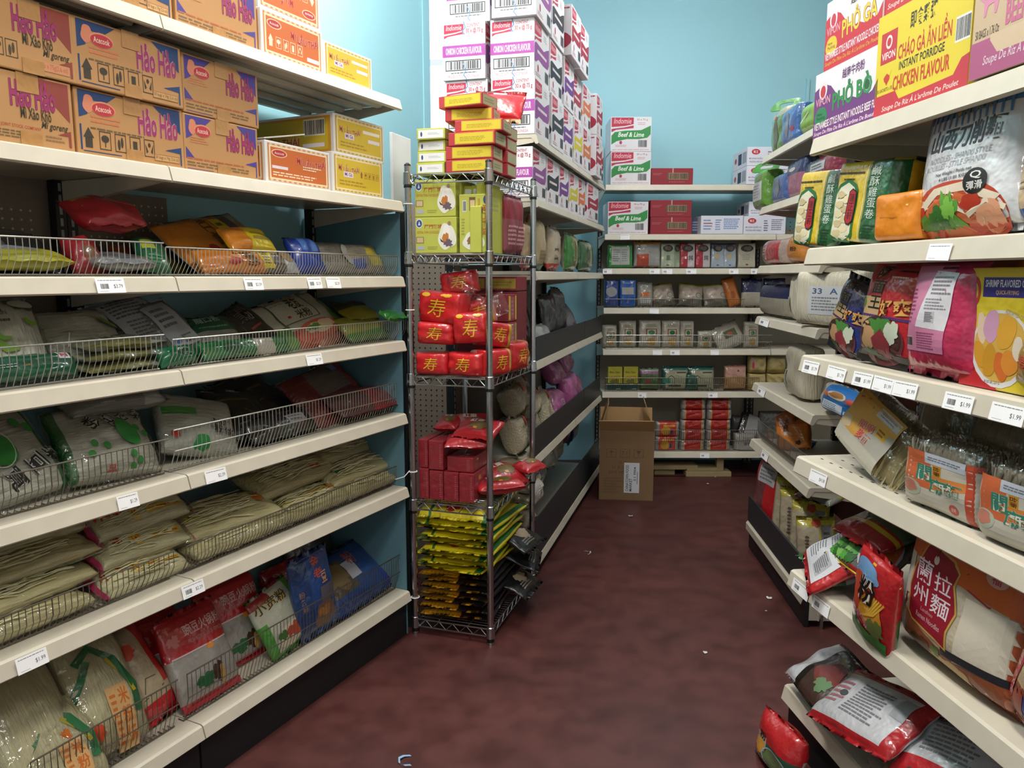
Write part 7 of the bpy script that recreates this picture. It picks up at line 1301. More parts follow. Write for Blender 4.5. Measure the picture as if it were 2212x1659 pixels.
# ------------------------------------------------------------------ near bay: second shelf
def puff(x0, x1, y0, q, lb, seed, rl, wh=None):
    win = [(0.10, 0.06), (0.10, 0.56), (0.16, 0.64), (0.30, 0.70), (0.42, 0.64), (0.46, 0.58), (0.46, 0.10), (0.40, 0.04), (0.28, 0.0), (0.18, 0.04)]
    def sc(k): cx, cy = 0.28, 0.34; return [(cx + (u - cx) * k, cy + (v - cy) * (1 + (k - 1) * 0.6) + 0.02) for u, v in win]
    a, w_ = span(NF, x0, x1, (y0 + 530) / 2, q); w_ = abs(w_); h_ = NF.at((x0 + x1) / 2, y0, q)[1] - n2
    return pouch('puff_pack', ST(NF, a, q + 0.05, n2 + 0.003, 0, 4, rl), (w_, h_, 0.11), '#d0b52a', [(0.64, 0, 1, 1, '#14592f')], [('poly', sc(1.28), '#1c6a38'), ('poly', sc(1.05), '#d8d4bc')] + [('ell', 0.20 + 0.13 * (k % 2), 0.10 + 0.06 * k, 0.085, 0.045, ('#c9b98c', '#d8cca4', '#bfae84')[k % 3], {'wob': 0.25, 'seed': k}) for k in range(9)] + [('poly', [(0.34, 0.28), (0.36, 0.62), (0.42, 0.66), (0.50, 0.62), (0.50, 0.26), (0.44, 0.21), (0.38, 0.22)], '#23120f'), ('poly', [(0.355, 0.29), (0.375, 0.61), (0.42, 0.64), (0.485, 0.61), (0.485, 0.27), (0.44, 0.23), (0.385, 0.235)], '#a8242c'), ('column', '蓮正軒', 0.38, 0.27, 0.475, 0.60, '#2a0f0d', {'bold': 0.004}), ('column', '鹹酥雞蛋卷', 0.70, 0.30, 0.85, 0.93, '#c2d2c4', {'bold': 0.002}), ('rect', 0.62, 0.0, 0.63, 1.0, '#d8dcc8'), ('lines', 0.08, 0.82, 0.56, 0.87, 1, '#3a3418'), ('lines', 0.2, 0.75, 0.4, 0.79, 1, '#3a3418'), ('lines', 0.70, 0.06, 0.9, 0.24, 5, '#0d3a20')], lb, 'snack pack', 'yellow and green puff packs', eu=7, ev=9, seal=0.0, seed=seed, cr=0.003, dense=0.05)
puff(1710, 1806, 372, 0.045, 'yellow and green puff pack at the end of the shelf', 501, 5)
puff(1788, 1905, 352, 0.03, 'yellow and green puff pack beside the orange wrapped one', 502, 6)
pouch('puff_pack', ST(NF, span(NF, 1850, 1962, 440, 0.12)[0], 0.15, n2 + 0.003, 0, 0, 3), (0.17, 0.225, 0.12), '#123f24', [(0.93, 0, 1, 1, '#b8a83a')], [('lines', 0.1, 0.4, 0.85, 0.85, 9, '#0c2f1a')], 'dark green side of a puff pack set behind', 'snack pack', 'yellow and green puff packs', eu=8, ev=8, seal=0, seed=503, cr=0.002)
a, w_ = span(NF, 1888, 1976, 480, 0.02)
pouch('noodle_brick', ST(NF, a, 0.075, n2 + 0.003, 4, 0, 0), (w_, 0.115, 0.12), '#d67f1c', [(0, 0, 0.1, 1, '#d8752a')], [('line', [(0.2, 0.5), (0.5, 0.47), (0.98, 0.5)], 0.002, '#b86a14'), ('line', [(0.75, 0.7), (0.98, 0.74)], 0.004, '#efc47a')], 'smooth orange wrapped block beside the tall white noodle bag', 'packet', eu=7, ev=7, seal=0.0, seed=504, cr=0.004, mat='foil')
ont = [('rect', 0.0, 0.86, 1, 1.0, '#2a5f9c')] + [('poly', [(0.06 * k, 1.0), (0.06 * k + 0.03, 1.0), (0.06 * k + 0.06, 0.74), (0.06 * k + 0.045, 0.74)], '#4f86bc') for k in range(15)] + \
      [('text', 'ÓNTRUE', 0.38, 0.80, 0.76, 0.87, '#6d8c8a', {'out': '#c4a24a', 'bold': 0.02}), ('text', '山西刀削麵', 0.18, 0.58, 0.88, 0.74, '#2b3036', {'shear': 0.2, 'bold': 0.015}), ('text', 'NOODLES - SHANXI STYLE', 0.20, 0.51, 0.80, 0.55, '#8f9396', {'shear': 0.25, 'plain': True}), ('text', 'NOUILLES - STYLE SHANXI', 0.16, 0.46, 0.76, 0.50, '#8f9396', {'shear': 0.25, 'plain': True}), ('text', 'Net Weight / Poids net', 0.30, 0.405, 0.66, 0.435, '#3c3f42'), ('text', '4 LBS (1.81 KGS)', 0.34, 0.365, 0.64, 0.395, '#3c3f42'),
       ('ell', 0.45, 0.12, 0.50, 0.24, '#b8432c', {'wob': 0.03}), ('ell', 0.47, 0.12, 0.44, 0.20, '#c9673a'), ('poly', [(0.05, 0.2), (0.3, 0.33), (0.6, 0.34), (0.9, 0.22), (0.85, 0.18), (0.6, 0.28), (0.35, 0.28), (0.12, 0.16)], '#d9cbb4'), ('line', [(0.2, 0.22), (0.45, 0.3), (0.7, 0.22), (0.86, 0.05)], 0.014, '#e0d4c0'), ('line', [(0.3, 0.14), (0.5, 0.22), (0.72, 0.12)], 0.012, '#dccdb4'), ('ell', 0.80, 0.10, 0.12, 0.10, '#d89a78', {'wob': 0.15}), ('ell', 0.12, 0.14, 0.08, 0.08, '#a3281f', {'wob': 0.2}), ('ell', 0.66, 0.20, 0.10, 0.05, '#b03420', {'wob': 0.2}), ('line', [(0.1, 0.06), (0.3, 0.16), (0.55, 0.17), (0.75, 0.08)], 0.010, '#e2d8c4'), ('line', [(0.55, 0.02), (0.62, 0.12), (0.8, 0.2), (0.93, 0.14)], 0.011, '#ddd0b8'), ('ell', 0.24, 0.06, 0.14, 0.10, '#3f7a2c', {'wob': 0.4, 'seed': 3}), ('ell', 0.44, 0.14, 0.12, 0.13, '#5a9a3a', {'wob': 0.45, 'seed': 5}), ('ell', 0.34, 0.10, 0.1, 0.10, '#2f6a28', {'wob': 0.4, 'seed': 9}), ('ell', 0.46, 0.18, 0.06, 0.07, '#7ab84a', {'wob': 0.4, 'seed': 11}),
       ('ell', 0.70, 0.33, 0.10, 0.085, '#16171a'), ('text', 'Q', 0.66, 0.34, 0.75, 0.395, '#d8d8d4'), ('text', '彈滑', 0.635, 0.275, 0.765, 0.33, '#d8d8d4')]
gp(NF, n2, 1968, 2182, 190, 0.02, 0.11, 'large white knife-cut noodle bag with blue top and soup picture', '#c9cbce', [(0, 0.8, 1, 1, '#3a72ac')], ont, tilt=6, roll=-2, seed=505, cr=0.006, eu=2.6, ev=3.2, seal=0.05, dense=0.05, nu=30, nv=36)
gp(NF, n2, 2172, 2300, 300, 0.05, 0.12, 'beige noodle bag with blue base at the picture edge', '#bba482', [(0, 0, 1, 0.22, '#1f4a94')], [('line', [(0.1 + 0.02 * k, 0.3 + 0.07 * k), (0.5, 0.33 + 0.07 * k), (0.9, 0.28 + 0.07 * k)], 0.004, '#94805f') for k in range(9)], tilt=5, seed=506, cr=0.010)

# ------------------------------------------------------------------ near bay: third shelf
bowl = lambda u, v, s: [('ell', u, v, 0.40 * s, 0.22 * s, '#5a2a2e'), ('ell', u, v + 0.03 * s, 0.36 * s, 0.20 * s, '#3a2420'), ('ell', u - 0.15 * s, v + 0.02, 0.16 * s, 0.10 * s, '#b08a62', {'wob': 0.2}), ('ell', u + 0.06 * s, v + 0.14 * s, 0.2 * s, 0.08 * s, '#3f7a34', {'wob': 0.4, 'seed': 2}), ('ell', u + 0.22 * s, v + 0.10 * s, 0.10 * s, 0.10 * s, '#b8c0ac', {'wob': 0.3}), ('poly', [(u - 0.04 * s, v - 0.14 * s), (u - 0.10 * s, v + 0.02 * s), (u + 0.06 * s, v + 0.12 * s), (u + 0.22 * s, v), (u + 0.2 * s, v - 0.13 * s)], '#7f2c34'), ('ell', u - 0.12 * s, v - 0.13 * s, 0.14 * s, 0.06 * s, '#27502a', {'wob': 0.4, 'seed': 4})]
def kingnoodle(base, dark): return [('rect', 0.02, 0.0, 0.98, 0.12, dark), ('rect', 0.12, 0.44, 0.44, 0.62, '#b2946a'), ('rect', 0.0, 0.43, 1, 0.455, '#4a2a5c')] + [('line', [(0.16 + 0.05 * k, 0.36), (0.17 + 0.05 * k, 0.44)], 0.003, '#8a6c44') for k in range(5)] + [('rect', 0.12, 0.32, 0.46, 0.43, '#b2946a')] + bowl(0.48, 0.22, 1.0) + [('column', '阿面王', 0.22, 0.50, 0.44, 0.92, '#141214', {'out': '#b8a070', 'bold': 0.02, 'ow': 0.02}), ('text', '好爽!', 0.46, 0.47, 0.94, 0.62, '#cf9c50', {'out': '#5a2c1c', 'bold': 0.02, 'rot': 0.12}), ('lines', 0.52, 0.80, 0.76, 0.83, 1, '#d8c8b8'), ('lines', 0.60, 0.86, 0.9, 0.89, 1, '#2a1418'), ('ell', 0.10, 0.55, 0.06, 0.05, '#5a7a2c')]
gp(NF, n3, 1768, 1850, 605, 0.05, 0.07, 'navy blue instant noodle bag leaning at the end of the shelf', '#1c2f74', [(0, 0, 1, 0.16, '#14161c'), (0, 0.82, 1, 1, '#151a30')], kingnoodle('#1c2f74', '#14161c'), tilt=8, roll=14, seed=510, cr=0.006, seal=0.08, fan=0.06)
gp(NF, n3, 1838, 1962, 560, 0.02, 0.08, 'red instant noodle bag with black characters and beef bowl', '#b01f2c', [(0, 0, 1, 0.12, '#1a1618'), (0.0, 0.78, 0.12, 0.92, '#c8222c')], kingnoodle('#b01f2c', '#1a1618'), tilt=6, roll=3, seed=511, cr=0.006, seal=0.08, fan=0.06, nu=26, nv=30, dense=0.05)
gp(NF, n3, 1942, 2084, 552, 0.0, 0.09, 'pink noodle bag turned to show its white back label', '#b02a52', [(0, 0.0, 1, 0.16, '#b81f48')], [('rect', 0.0, 0.20, 0.72, 0.90, '#bf7796'), ('poly', [(0.28, 0.40), (0.72, 0.38), (0.78, 0.84), (0.46, 0.86)], '#cfcdd2'), ('lines', 0.46, 0.66, 0.74, 0.82, 5, '#7a767e'), ('lines', 0.40, 0.54, 0.70, 0.64, 4, '#8a868e'), ('rect', 0.42, 0.44, 0.56, 0.53, '#b4b2b8'), ('lines', 0.43, 0.445, 0.55, 0.525, 6, '#5f5c64'), ('barcode', 0.02, 0.24, 0.22, 0.31, {'bg': '#c9a8b6'}), ('lines', 0.03, 0.42, 0.24, 0.72, 9, '#8c4468'), ('lines', 0.3, 0.22, 0.6, 0.36, 7, '#8c4468'), ('lines', 0.52, 0.86, 0.72, 0.9, 1, '#5a2438')], tilt=4, roll=0, seed=512, cr=0.007, seal=0.06, fan=0.05, nu=26, nv=30, dense=0.05)
a, w_ = span(NF, 2078, 2228, 740, 0.03)
carton('chip_box', ST(NF, a, 0.03, n3), (w_, 0.05, 0.245), '#d4bd2c', {'f': [('poly', [(0, 0), (0.60, 0.0), (0.50, 0.06), (0.16, 0.30), (0.06, 0.42), (0, 0.42)], '#b3222a'), ('rect', 0.27, 0.76, 0.99, 0.92, '#2a2a7c'), ('text', 'SHRIMP FLAVORED CHIPS', 0.30, 0.84, 0.97, 0.90, '#dedbe2', {'bold': 0.02}), ('text', 'QUICK-FRYING', 0.46, 0.775, 0.78, 0.815, '#d0a86a'), ('ell', 0.14, 0.80, 0.095, 0.13, '#b03a2c'), ('ell', 0.14, 0.80, 0.06, 0.075, '#c9b03a'), ('ell', 0.14, 0.80, 0.03, 0.03, '#b03a2c'), ('text', "100%", 0.10, 0.69, 0.18, 0.72, '#d8c4b4'), ('ell', 0.58, 0.34, 0.42, 0.32, '#d2cfce'), ('ell', 0.58, 0.35, 0.38, 0.285, '#c9a24a'), ('column', '龍蝦片', 0.07, 0.50, 0.15, 0.68, '#3a3020'), ('text', 'ASSORTED COLORS', 0.62, 0.60, 0.98, 0.64, '#b8a670', {'rot': -0.25}), ('text', 'NET WEIGHT', 0.04, 0.13, 0.24, 0.16, '#7a1c20', {'plain': True}), ('text', '8 OZ LB | 227 G', 0.40, 0.045, 0.62, 0.075, '#54402a', {'plain': True})] + [('ell', u, v, ru, rv, c, {'rot': r, 'wob': 0.08, 'seed': i}) for i, (u, v, ru, rv, c, r) in enumerate(((0.30, 0.5, 0.07, 0.13, '#d6bca0', 0.2), (0.44, 0.52, 0.11, 0.14, '#c393ae', 0), (0.66, 0.48, 0.13, 0.14, '#cf9a34', -.2), (0.30, 0.28, 0.08, 0.12, '#c9902c', .4), (0.45, 0.24, 0.10, 0.14, '#c08a28', 0), (0.62, 0.20, 0.09, 0.12, '#c8662c', .3), (0.74, 0.24, 0.12, 0.10, '#cf8430', .5), (0.84, 0.36, 0.07, 0.1, '#d6c8b4', 0)))]}, 'yellow shrimp flavored chips box with a plate of chips', 'box', mat='foil', ink='gloss_ink')
gp(NF, n3, 2168, 2300, 690, 0.005, 0.07, 'gold bag in front of the shrimp chips box', '#8a733c', [(0, 0, 1, 0.2, '#7a6434')], [('text', '麦', 0.15, 0.28, 0.42, 0.46, '#a8442c'), ('text', 'NET: 14.1', 0.14, 0.14, 0.5, 0.18, '#d4c8a4'), ('line', [(0.2, 0.5), (0.3, 0.7), (0.36, 0.5)], 0.006, '#b8a05c')], tilt=4, roll=12, seed=513, mat='foil', cr=0.008)
gp(NF, n3, 2085, 2195, 545, 0.18, 0.09, 'orange bag with a knotted top behind the chips box', '#b8641a', [(0, 0.8, 1, 1, '#c87a2c')], [('ell', 0.5, 0.66, 0.2, 0.05, '#4a2814', {'wob': 0.4}), ('ell', 0.4, 0.4, 0.2, 0.12, '#a8541a')], tilt=4, seed=514, mat='foil', waist=0.12, cr=0.01)
gp(NF, n3, 2165, 2290, 545, 0.26, 0.08, 'magenta bag at the back near the picture edge', '#7c1f3c', (), (), tilt=2, seed=515, mat='foil')

# ------------------------------------------------------------------ near bay: fourth shelf, noodles you can see
def strand_bundle(name, parent, w, h, t, n, col, seed, along='z', wave=0.004, r=0.0019, loop=False):
    rg = random.Random(seed); m = MB()
    for k in range(n):
        x = rg.uniform(-w / 2, w / 2); y = rg.uniform(-t / 2, t / 2); c = lin(rg.choice(col)); ph = rg.uniform(0, 6.28); dx = rg.uniform(-.3, .3) * w * 0.3
        pts = []
        for j in range(9):
            f = j / 8; p = (x + dx * f + wave * math.sin(f * 7 + ph), y + wave * math.cos(f * 5 + ph), h * (f - 0.0) + rg.uniform(-.004, .004))
            pts.append(p if along == 'z' else (p[2] - h / 2, p[1], p[0] + w / 2))
        m.tube(pts, r, 4, c, cap=False)
    o = m.obj(name, 'ink', parent); o['kind'] = 'stuff'; return o
def noodle_pack(M, w, h, t, ops, label, seed, cols, along, base='#8a7f62', strands=240, bands=(), body=0.9):
    o = pouch('noodle_pack', M, (w, h, t), '#ffffff', (), (), label, 'noodle pack', film=True, inner=dict(name='noodle_core', col=base, mat='strand_v' if along == 'z' else 'strand', s=(0.80, 0.84, 0.74), cr=0.003), eu=6, ev=6, seal=0.0, seed=seed, cr=0.006)
    strand_bundle('noodle_strands', o, w * 0.84, h * 0.86, t * 0.84, strands, cols, seed, along).location = (0, 0, h * 0.06)
    P = Pillow(w, h, t, eu=6, ev=6, seal=0.0, seed=seed, cr=0.006); p = Print((w, h), P.surf(-1), 0.06); p.lift0 = 0.001; p.step = 0.0002; play(p, ops)
    new_obj('paper_label', p.mesh('paper_label'), o, 'gloss_ink'); return o
ycol = ('#c9bd86', '#b8a870', '#d8cfa0', '#a89a62'); wcol = ('#c4bda8', '#b0a894', '#d2ccb8', '#9f9884')
a, w_ = span(NF, 1800, 1960, 1000, 0.06)
o = noodle_pack(ST(NF, a - 0.01, 0.09, n4 + 0.012, 10, 18, 24), w_ * 0.98, 0.17, 0.13, [('rect', 0.03, 0.06, 0.66, 0.97, '#c99a4a'), ('rect', 0.03, 0.06, 0.66, 0.30, '#b8b4a4'), ('poly', [(0.30, 0.3), (0.66, 0.3), (0.66, 0.72), (0.46, 0.66)], '#a8a498'), ('rect', 0.36, 0.80, 0.64, 0.94, '#b9bcc2'), ('lines', 0.4, 0.83, 0.6, 0.91, 2, '#7a7d84'), ('text', '關廟', 0.26, 0.50, 0.44, 0.64, '#c24a44', {'out': '#d8c4b0', 'rot': 0.2}), ('text', '麵', 0.30, 0.32, 0.46, 0.48, '#c24a44', {'out': '#d8c4b0'}), ('rect', 0.46, 0.56, 0.58, 0.72, '#c99f2c'), ('lines', 0.47, 0.58, 0.57, 0.70, 2, '#8a4a20'), ('ell', 0.12, 0.40, 0.08, 0.10, '#c4b08c', {'wob': 0.2}), ('line', [(0.1, 0.85), (0.2, 0.92), (0.3, 0.85)], 0.005, '#a8542c')], 'clear pack of fine yellow noodles with a tilted orange label', 520, ycol, 'z', '#8f8258', 300)
kn = [('rect', 0.02, 0.02, 0.98, 0.72, '#b9b4a6'), ('rect', 0.02, 0.30, 0.42, 0.80, '#c0623c'), ('rect', 0.86, 0.02, 0.99, 0.80, '#b84a34'), ('rect', 0.34, 0.66, 0.85, 0.80, '#b4bac4'), ('lines', 0.38, 0.70, 0.80, 0.76, 2, '#6a7078'), ('poly', [(0.42, 0.3), (0.86, 0.42), (0.86, 0.54), (0.42, 0.5)], '#c87a3c'), ('text', '關', 0.24, 0.40, 0.44, 0.62, '#2f7a66', {'out': '#d0cdbc', 'bold': 0.02}), ('text', '廟', 0.42, 0.28, 0.62, 0.48, '#2f7a66', {'out': '#d0cdbc', 'bold': 0.02}), ('text', '麵', 0.60, 0.30, 0.82, 0.48, '#2f7a66', {'out': '#d0cdbc', 'bold': 0.02}), ('rect', 0.45, 0.50, 0.56, 0.66, '#b8862c'), ('text', '台南', 0.46, 0.52, 0.55, 0.64, '#5a2c18', {'rot': -90}), ('ell', 0.16, 0.26, 0.15, 0.12, '#a8b09c'), ('ell', 0.15, 0.27, 0.11, 0.085, '#c07a68', {'wob': 0.2}), ('ell', 0.72, 0.14, 0.06, 0.07, '#b8443c'), ('text', '拼', 0.69, 0.11, 0.75, 0.17, '#d8b8b0')]
a, w_ = span(NF, 1952, 2112, 1020, 0.03)
noodle_pack(ST(NF, a, 0.09, n4 + 0.004, 4, 0, 0), w_, 0.165, 0.13, kn, 'clear pack of flat white noodles with an orange and green label', 521, wcol, 'z', '#8f8878', 220)
a, w_ = span(NF, 2118, 2300, 1040, 0.03)
noodle_pack(ST(NF, a, 0.085, n4 + 0.004, 3, 0, 0), w_, 0.165, 0.13, kn, 'clear pack of flat white noodles at the picture edge', 522, wcol, 'z', '#8f8878', 200)
for i, (a, q, tl) in enumerate(((0.42, 0.30, 10), (0.66, 0.31, 14), (0.86, 0.30, 8), (0.24, 0.30, 6))):
    pouch('noodle_pack', ST(NF, a, q, n4 + 0.004, 6, tl, (6, -10, 4, 0)[i]), (0.22, 0.215, 0.10), '#ffffff', (), (), 'dim clear noodle pack at the back of the deck, ' + ('second', 'third', 'fourth', 'first')[i] + ' from the end', 'noodle pack', 'clear packs behind', film=True, inner=dict(name='noodles', col='#857b5e', mat='strand_v', s=(0.9, 0.9, 0.86), cr=0.005), seed=525 + i, cr=0.012, seal=0.04)

# ------------------------------------------------------------------ near bay: fifth shelf
lz = [('poly', [(0.0, 0.66), (1, 0.60), (1, 1), (0, 1)], '#c9622c'), ('line', [(0.02, 0.80), (0.2, 0.70), (0.4, 0.78), (0.5, 0.9)], 0.003, '#9c3a1c'), ('line', [(0.6, 0.72), (0.75, 0.80), (0.95, 0.74)], 0.003, '#9c3a1c'), ('ell', 0.72, 0.80, 0.03, 0.02, '#b83a2c', {'wob': 0.3}), ('ell', 0.36, 0.86, 0.03, 0.02, '#b83a2c', {'wob': 0.3}), ('poly', [(0.60, 0.14), (1, 0.24), (1, 0.60), (0.62, 0.58)], '#cfc6b4'),
      ('poly', [(0.0, 0.34), (0.16, 0.38), (0.14, 0.66), (0.0, 0.66)], '#cfc8b6'), ('poly', [(0, 0.06), (0.4, 0.04), (0.62, 0.0), (1.0, 0.0), (1, 0.20), (0.6, 0.14), (0.3, 0.2), (0, 0.3)], '#8a4a2c'), ('poly', [(0.5, 0.14), (1, 0.20), (1, 0.25), (0.5, 0.19)], '#20242c'), ('ell', 0.55, 0.08, 0.20, 0.05, '#c9a25c', {'wob': 0.3}), ('ell', 0.3, 0.11, 0.10, 0.05, '#5a3420', {'wob': 0.4}), ('ell', 0.45, 0.13, 0.04, 0.03, '#4c7a30', {'wob': 0.3}), ('ell', 0.68, 0.06, 0.07, 0.03, '#d8c08c', {'wob': 0.3}),
      ('rect', 0.02, 0.14, 0.09, 0.38, '#a8282c'), ('column', '中國麵食', 0.03, 0.15, 0.08, 0.37, '#d8b8b0'),
      ('poly', [(0.14, 0.26), (0.12, 0.44), (0.16, 0.60), (0.20, 0.66), (0.24, 0.77), (0.28, 0.80), (0.50, 0.76), (0.56, 0.70), (0.53, 0.60), (0.58, 0.44), (0.54, 0.30), (0.55, 0.18), (0.44, 0.20), (0.20, 0.22)], '#c29a48'), ('poly', [(0.155, 0.27), (0.135, 0.44), (0.175, 0.59), (0.215, 0.66), (0.25, 0.755), (0.28, 0.78), (0.49, 0.745), (0.545, 0.69), (0.515, 0.60), (0.565, 0.44), (0.525, 0.30), (0.535, 0.195), (0.44, 0.215), (0.20, 0.235)], '#8f1c2c'), ('ell', 0.355, 0.70, 0.022, 0.03, '#d8c8b4'), ('line', [(0.35, 0.72), (0.37, 0.80), (0.32, 0.84), (0.29, 0.80)], 0.003, '#3a2018'),
      ('text', '蘭', 0.19, 0.51, 0.345, 0.67, '#d9cfd4', {'bold': 0.006}), ('text', '拉', 0.37, 0.51, 0.51, 0.64, '#d9cfd4', {'bold': 0.006}), ('text', '州', 0.18, 0.37, 0.33, 0.49, '#d9cfd4', {'bold': 0.006}), ('text', '麵', 0.36, 0.36, 0.52, 0.49, '#d9cfd4', {'bold': 0.006}), ('text', 'Lanzhou', 0.28, 0.325, 0.40, 0.35, '#c49aa0', {'plain': True}), ('text', 'Ramen Noodles', 0.24, 0.27, 0.48, 0.305, '#d2b4b8', {'plain': True}), ('ell', 0.80, 0.78, 0.07, 0.05, '#cfa090'), ('text', '福', 0.77, 0.75, 0.83, 0.81, '#b03a4a'), ('line', [(0.62, 0.63), (0.78, 0.60), (0.97, 0.62)], 0.004, '#a8343c')]
gp(NF, n5, 1922, 2180, 1140, 0.02, 0.12, 'large orange ramen noodle bag with a dark red hang tag panel', '#bfb49c', [(0, 0.66, 1, 1, '#c9622c'), (0.9, 0, 1, 1, '#b85a34')], lz, tilt=6, roll=2, seed=530, cr=0.006, eu=3, ev=3.6, seal=0.05, dense=0.045, nu=30, nv=34)
gp(NF, n5, 2135, 2350, 1240, 0.01, 0.11, 'navy and tan noodle bag cut off by the picture edge', '#b59a72', [(0, 0.8, 1, 1, '#17244c'), (0, 0, 1, 0.28, '#8a4a30')], [('poly', [(0.02, 0.10), (0.12, 0.12), (0.22, 0.52), (0.12, 0.5)], '#a8242c'), ('text', '中國麵食文化', 0.08, 0.14, 0.15, 0.48, '#d8b8b0', {'rot': -90}), ('poly', [(0.30, 0.1), (0.7, 0.12), (0.75, 0.5), (0.36, 0.48)], '#1c3484'), ('text', 'Noodles', 0.40, 0.2, 0.66, 0.26, '#c0c8dc'), ('ell', 0.24, 0.14, 0.08, 0.1, '#9a3a28', {'wob': 0.4}), ('poly', [(0.0, 0.55), (0.4, 0.6), (0.5, 0.8), (0, 0.8)], '#c4b89c')], tilt=6, roll=12, seed=531, cr=0.008)
back_panel = [('rect', 0.1, 0.12, 0.9, 0.9, '#c2c4c8'), ('lines', 0.16, 0.56, 0.84, 0.86, 8, '#77797e'), ('lines', 0.16, 0.2, 0.5, 0.5, 7, '#77797e'), ('rect', 0.56, 0.2, 0.82, 0.5, '#a4a6aa'), ('lines', 0.58, 0.22, 0.8, 0.48, 8, '#6a6c70')]
pouch('noodle_bag', PC(NF, span(NF, 1690, 1850, 1250, 0.02)[0] + 0.02, 0.06, n5 + 0.075, 0.19, -8, 52, 18), (0.235, 0.20, 0.06), '#b01c22', [(0, 0, 1, 0.1, '#a81a20')], back_panel, 'red sweet potato noodle bag lying with its white back panel up', 'noodle bag', seed=532, cr=0.010, seal=0.05)
veg = [('poly', [(0.0, 0.1), (0.5, 0.04), (0.55, 0.6), (0.0, 0.62)], '#3a5a34')] + [('ell', 0.08 + 0.09 * (k % 5), 0.16 + 0.16 * (k // 5), 0.07, 0.07, ('#4f9a3a', '#2f6a2c', '#7ab05a')[k % 3], {'wob': 0.4, 'seed': k}) for k in range(12)] + [('ell', 0.72, 0.5, 0.26, 0.36, '#b9bcc2'), ('ell', 0.74, 0.52, 0.22, 0.30, '#c0703a', {'wob': 0.1}), ('line', [(0.6, 0.4), (0.75, 0.6), (0.9, 0.5)], 0.006, '#d8a860'), ('line', [(0.6, 0.55), (0.72, 0.45), (0.9, 0.62)], 0.006, '#d09a50'), ('text', '酸辣粉', 0.6, 0.30, 0.95, 0.42, '#b04468', {'out': '#d8c8d0', 'shear': 0.2}), ('rect', 0.34, 0.62, 0.46, 0.78, '#c8b0b4'), ('rect', 0.36, 0.65, 0.44, 0.75, '#b04a50'), ('rect', 0.0, 0.03, 1, 0.055, '#c9b02c')]
pouch('noodle_bag', PC(NF, span(NF, 1765, 1935, 1160, 0.04)[0], 0.10, n5 + 0.145, 0.18, 4, 50, 4), (0.24, 0.18, 0.05), '#8f1c20', [(0, 0.1, 1, 0.9, '#5a5a58')], veg, 'sour spicy noodle bag with green vegetables lying on the pile', 'noodle bag', seed=533, cr=0.007, seal=0.05)
pouch('noodle_bag', PC(NF, span(NF, 1790, 1935, 1110, 0.06)[0], 0.13, n5 + 0.205, 0.18, -3, 70, -2), (0.24, 0.18, 0.05), '#9c1a1f', [(0, 0.4, 1, 0.9, '#3a5a3c'), (0, 0.3, 1, 0.36, '#c9b02c')], [('ell', 0.5, 0.7, 0.3, 0.14, '#5a7a5c', {'wob': 0.3})], 'sour spicy noodle bag lying topmost under the rail', 'noodle bag', seed=534, cr=0.007, seal=0.05)
pouch('noodle_bag', PC(NF, span(NF, 1700, 1880, 1260, 0.06)[0], 0.11, n5 + 0.045, 0.18, 6, 78, 10), (0.24, 0.18, 0.045), '#a8a9ac', [(0, 0, 1, 0.25, '#2f5a34')], back_panel, 'pale noodle bag lying at the bottom of the red pile', 'noodle bag', seed=535, cr=0.008, seal=0.05)
fen = [('ell', 0.35, 0.78, 0.34, 0.10, '#6a92bc', {'wob': 0.2}), ('ell', 0.30, 0.55, 0.34, 0.18, '#b8401f', {'wob': 0.2}), ('ell', 0.60, 0.44, 0.26, 0.16, '#c98a2c', {'wob': 0.15})] + [('line', [(0.3 + 0.05 * k, 0.3 + 0.02 * k), (0.5 + 0.04 * k, 0.45), (0.62 + 0.05 * k, 0.62)], 0.005, '#d8a83c') for k in range(6)] + [('text', '粉', 0.30, 0.50, 0.68, 0.76, '#15100e', {'out': '#d8d4c8', 'bold': 0.02}), ('text', '酸辣粉', 0.10, 0.28, 0.72, 0.38, '#b84a70', {'out': '#e0d0d4', 'rot': -0.2}), ('ell', 0.74, 0.32, 0.16, 0.10, '#5a6a34', {'wob': 0.4}), ('rect', 0.05, 0.12, 0.95, 0.24, '#2f7a34'), ('rect', 0.0, 0.02, 1, 0.12, '#c0c4cc'), ('text', '248g', 0.2, 0.045, 0.5, 0.10, '#2a3a34'), ('line', [(0.0, 0.86), (0.5, 0.9), (1.0, 0.84)], 0.005, '#c9a83a')]
gp(NF, n5, 1822, 1930, 1185, -0.02, 0.06, 'red sweet potato noodle bag hanging over the shelf lip', '#a81c22', [(0, 0.0, 0.25, 0.5, '#3a6a34'), (0.0, 0.0, 1, 0.12, '#1f5a34')], fen, tilt=-4, roll=10, seed=536, cr=0.006, seal=0.06, h_=0.27, w_=0.165, zc=n5 - 0.045, dense=0.05)

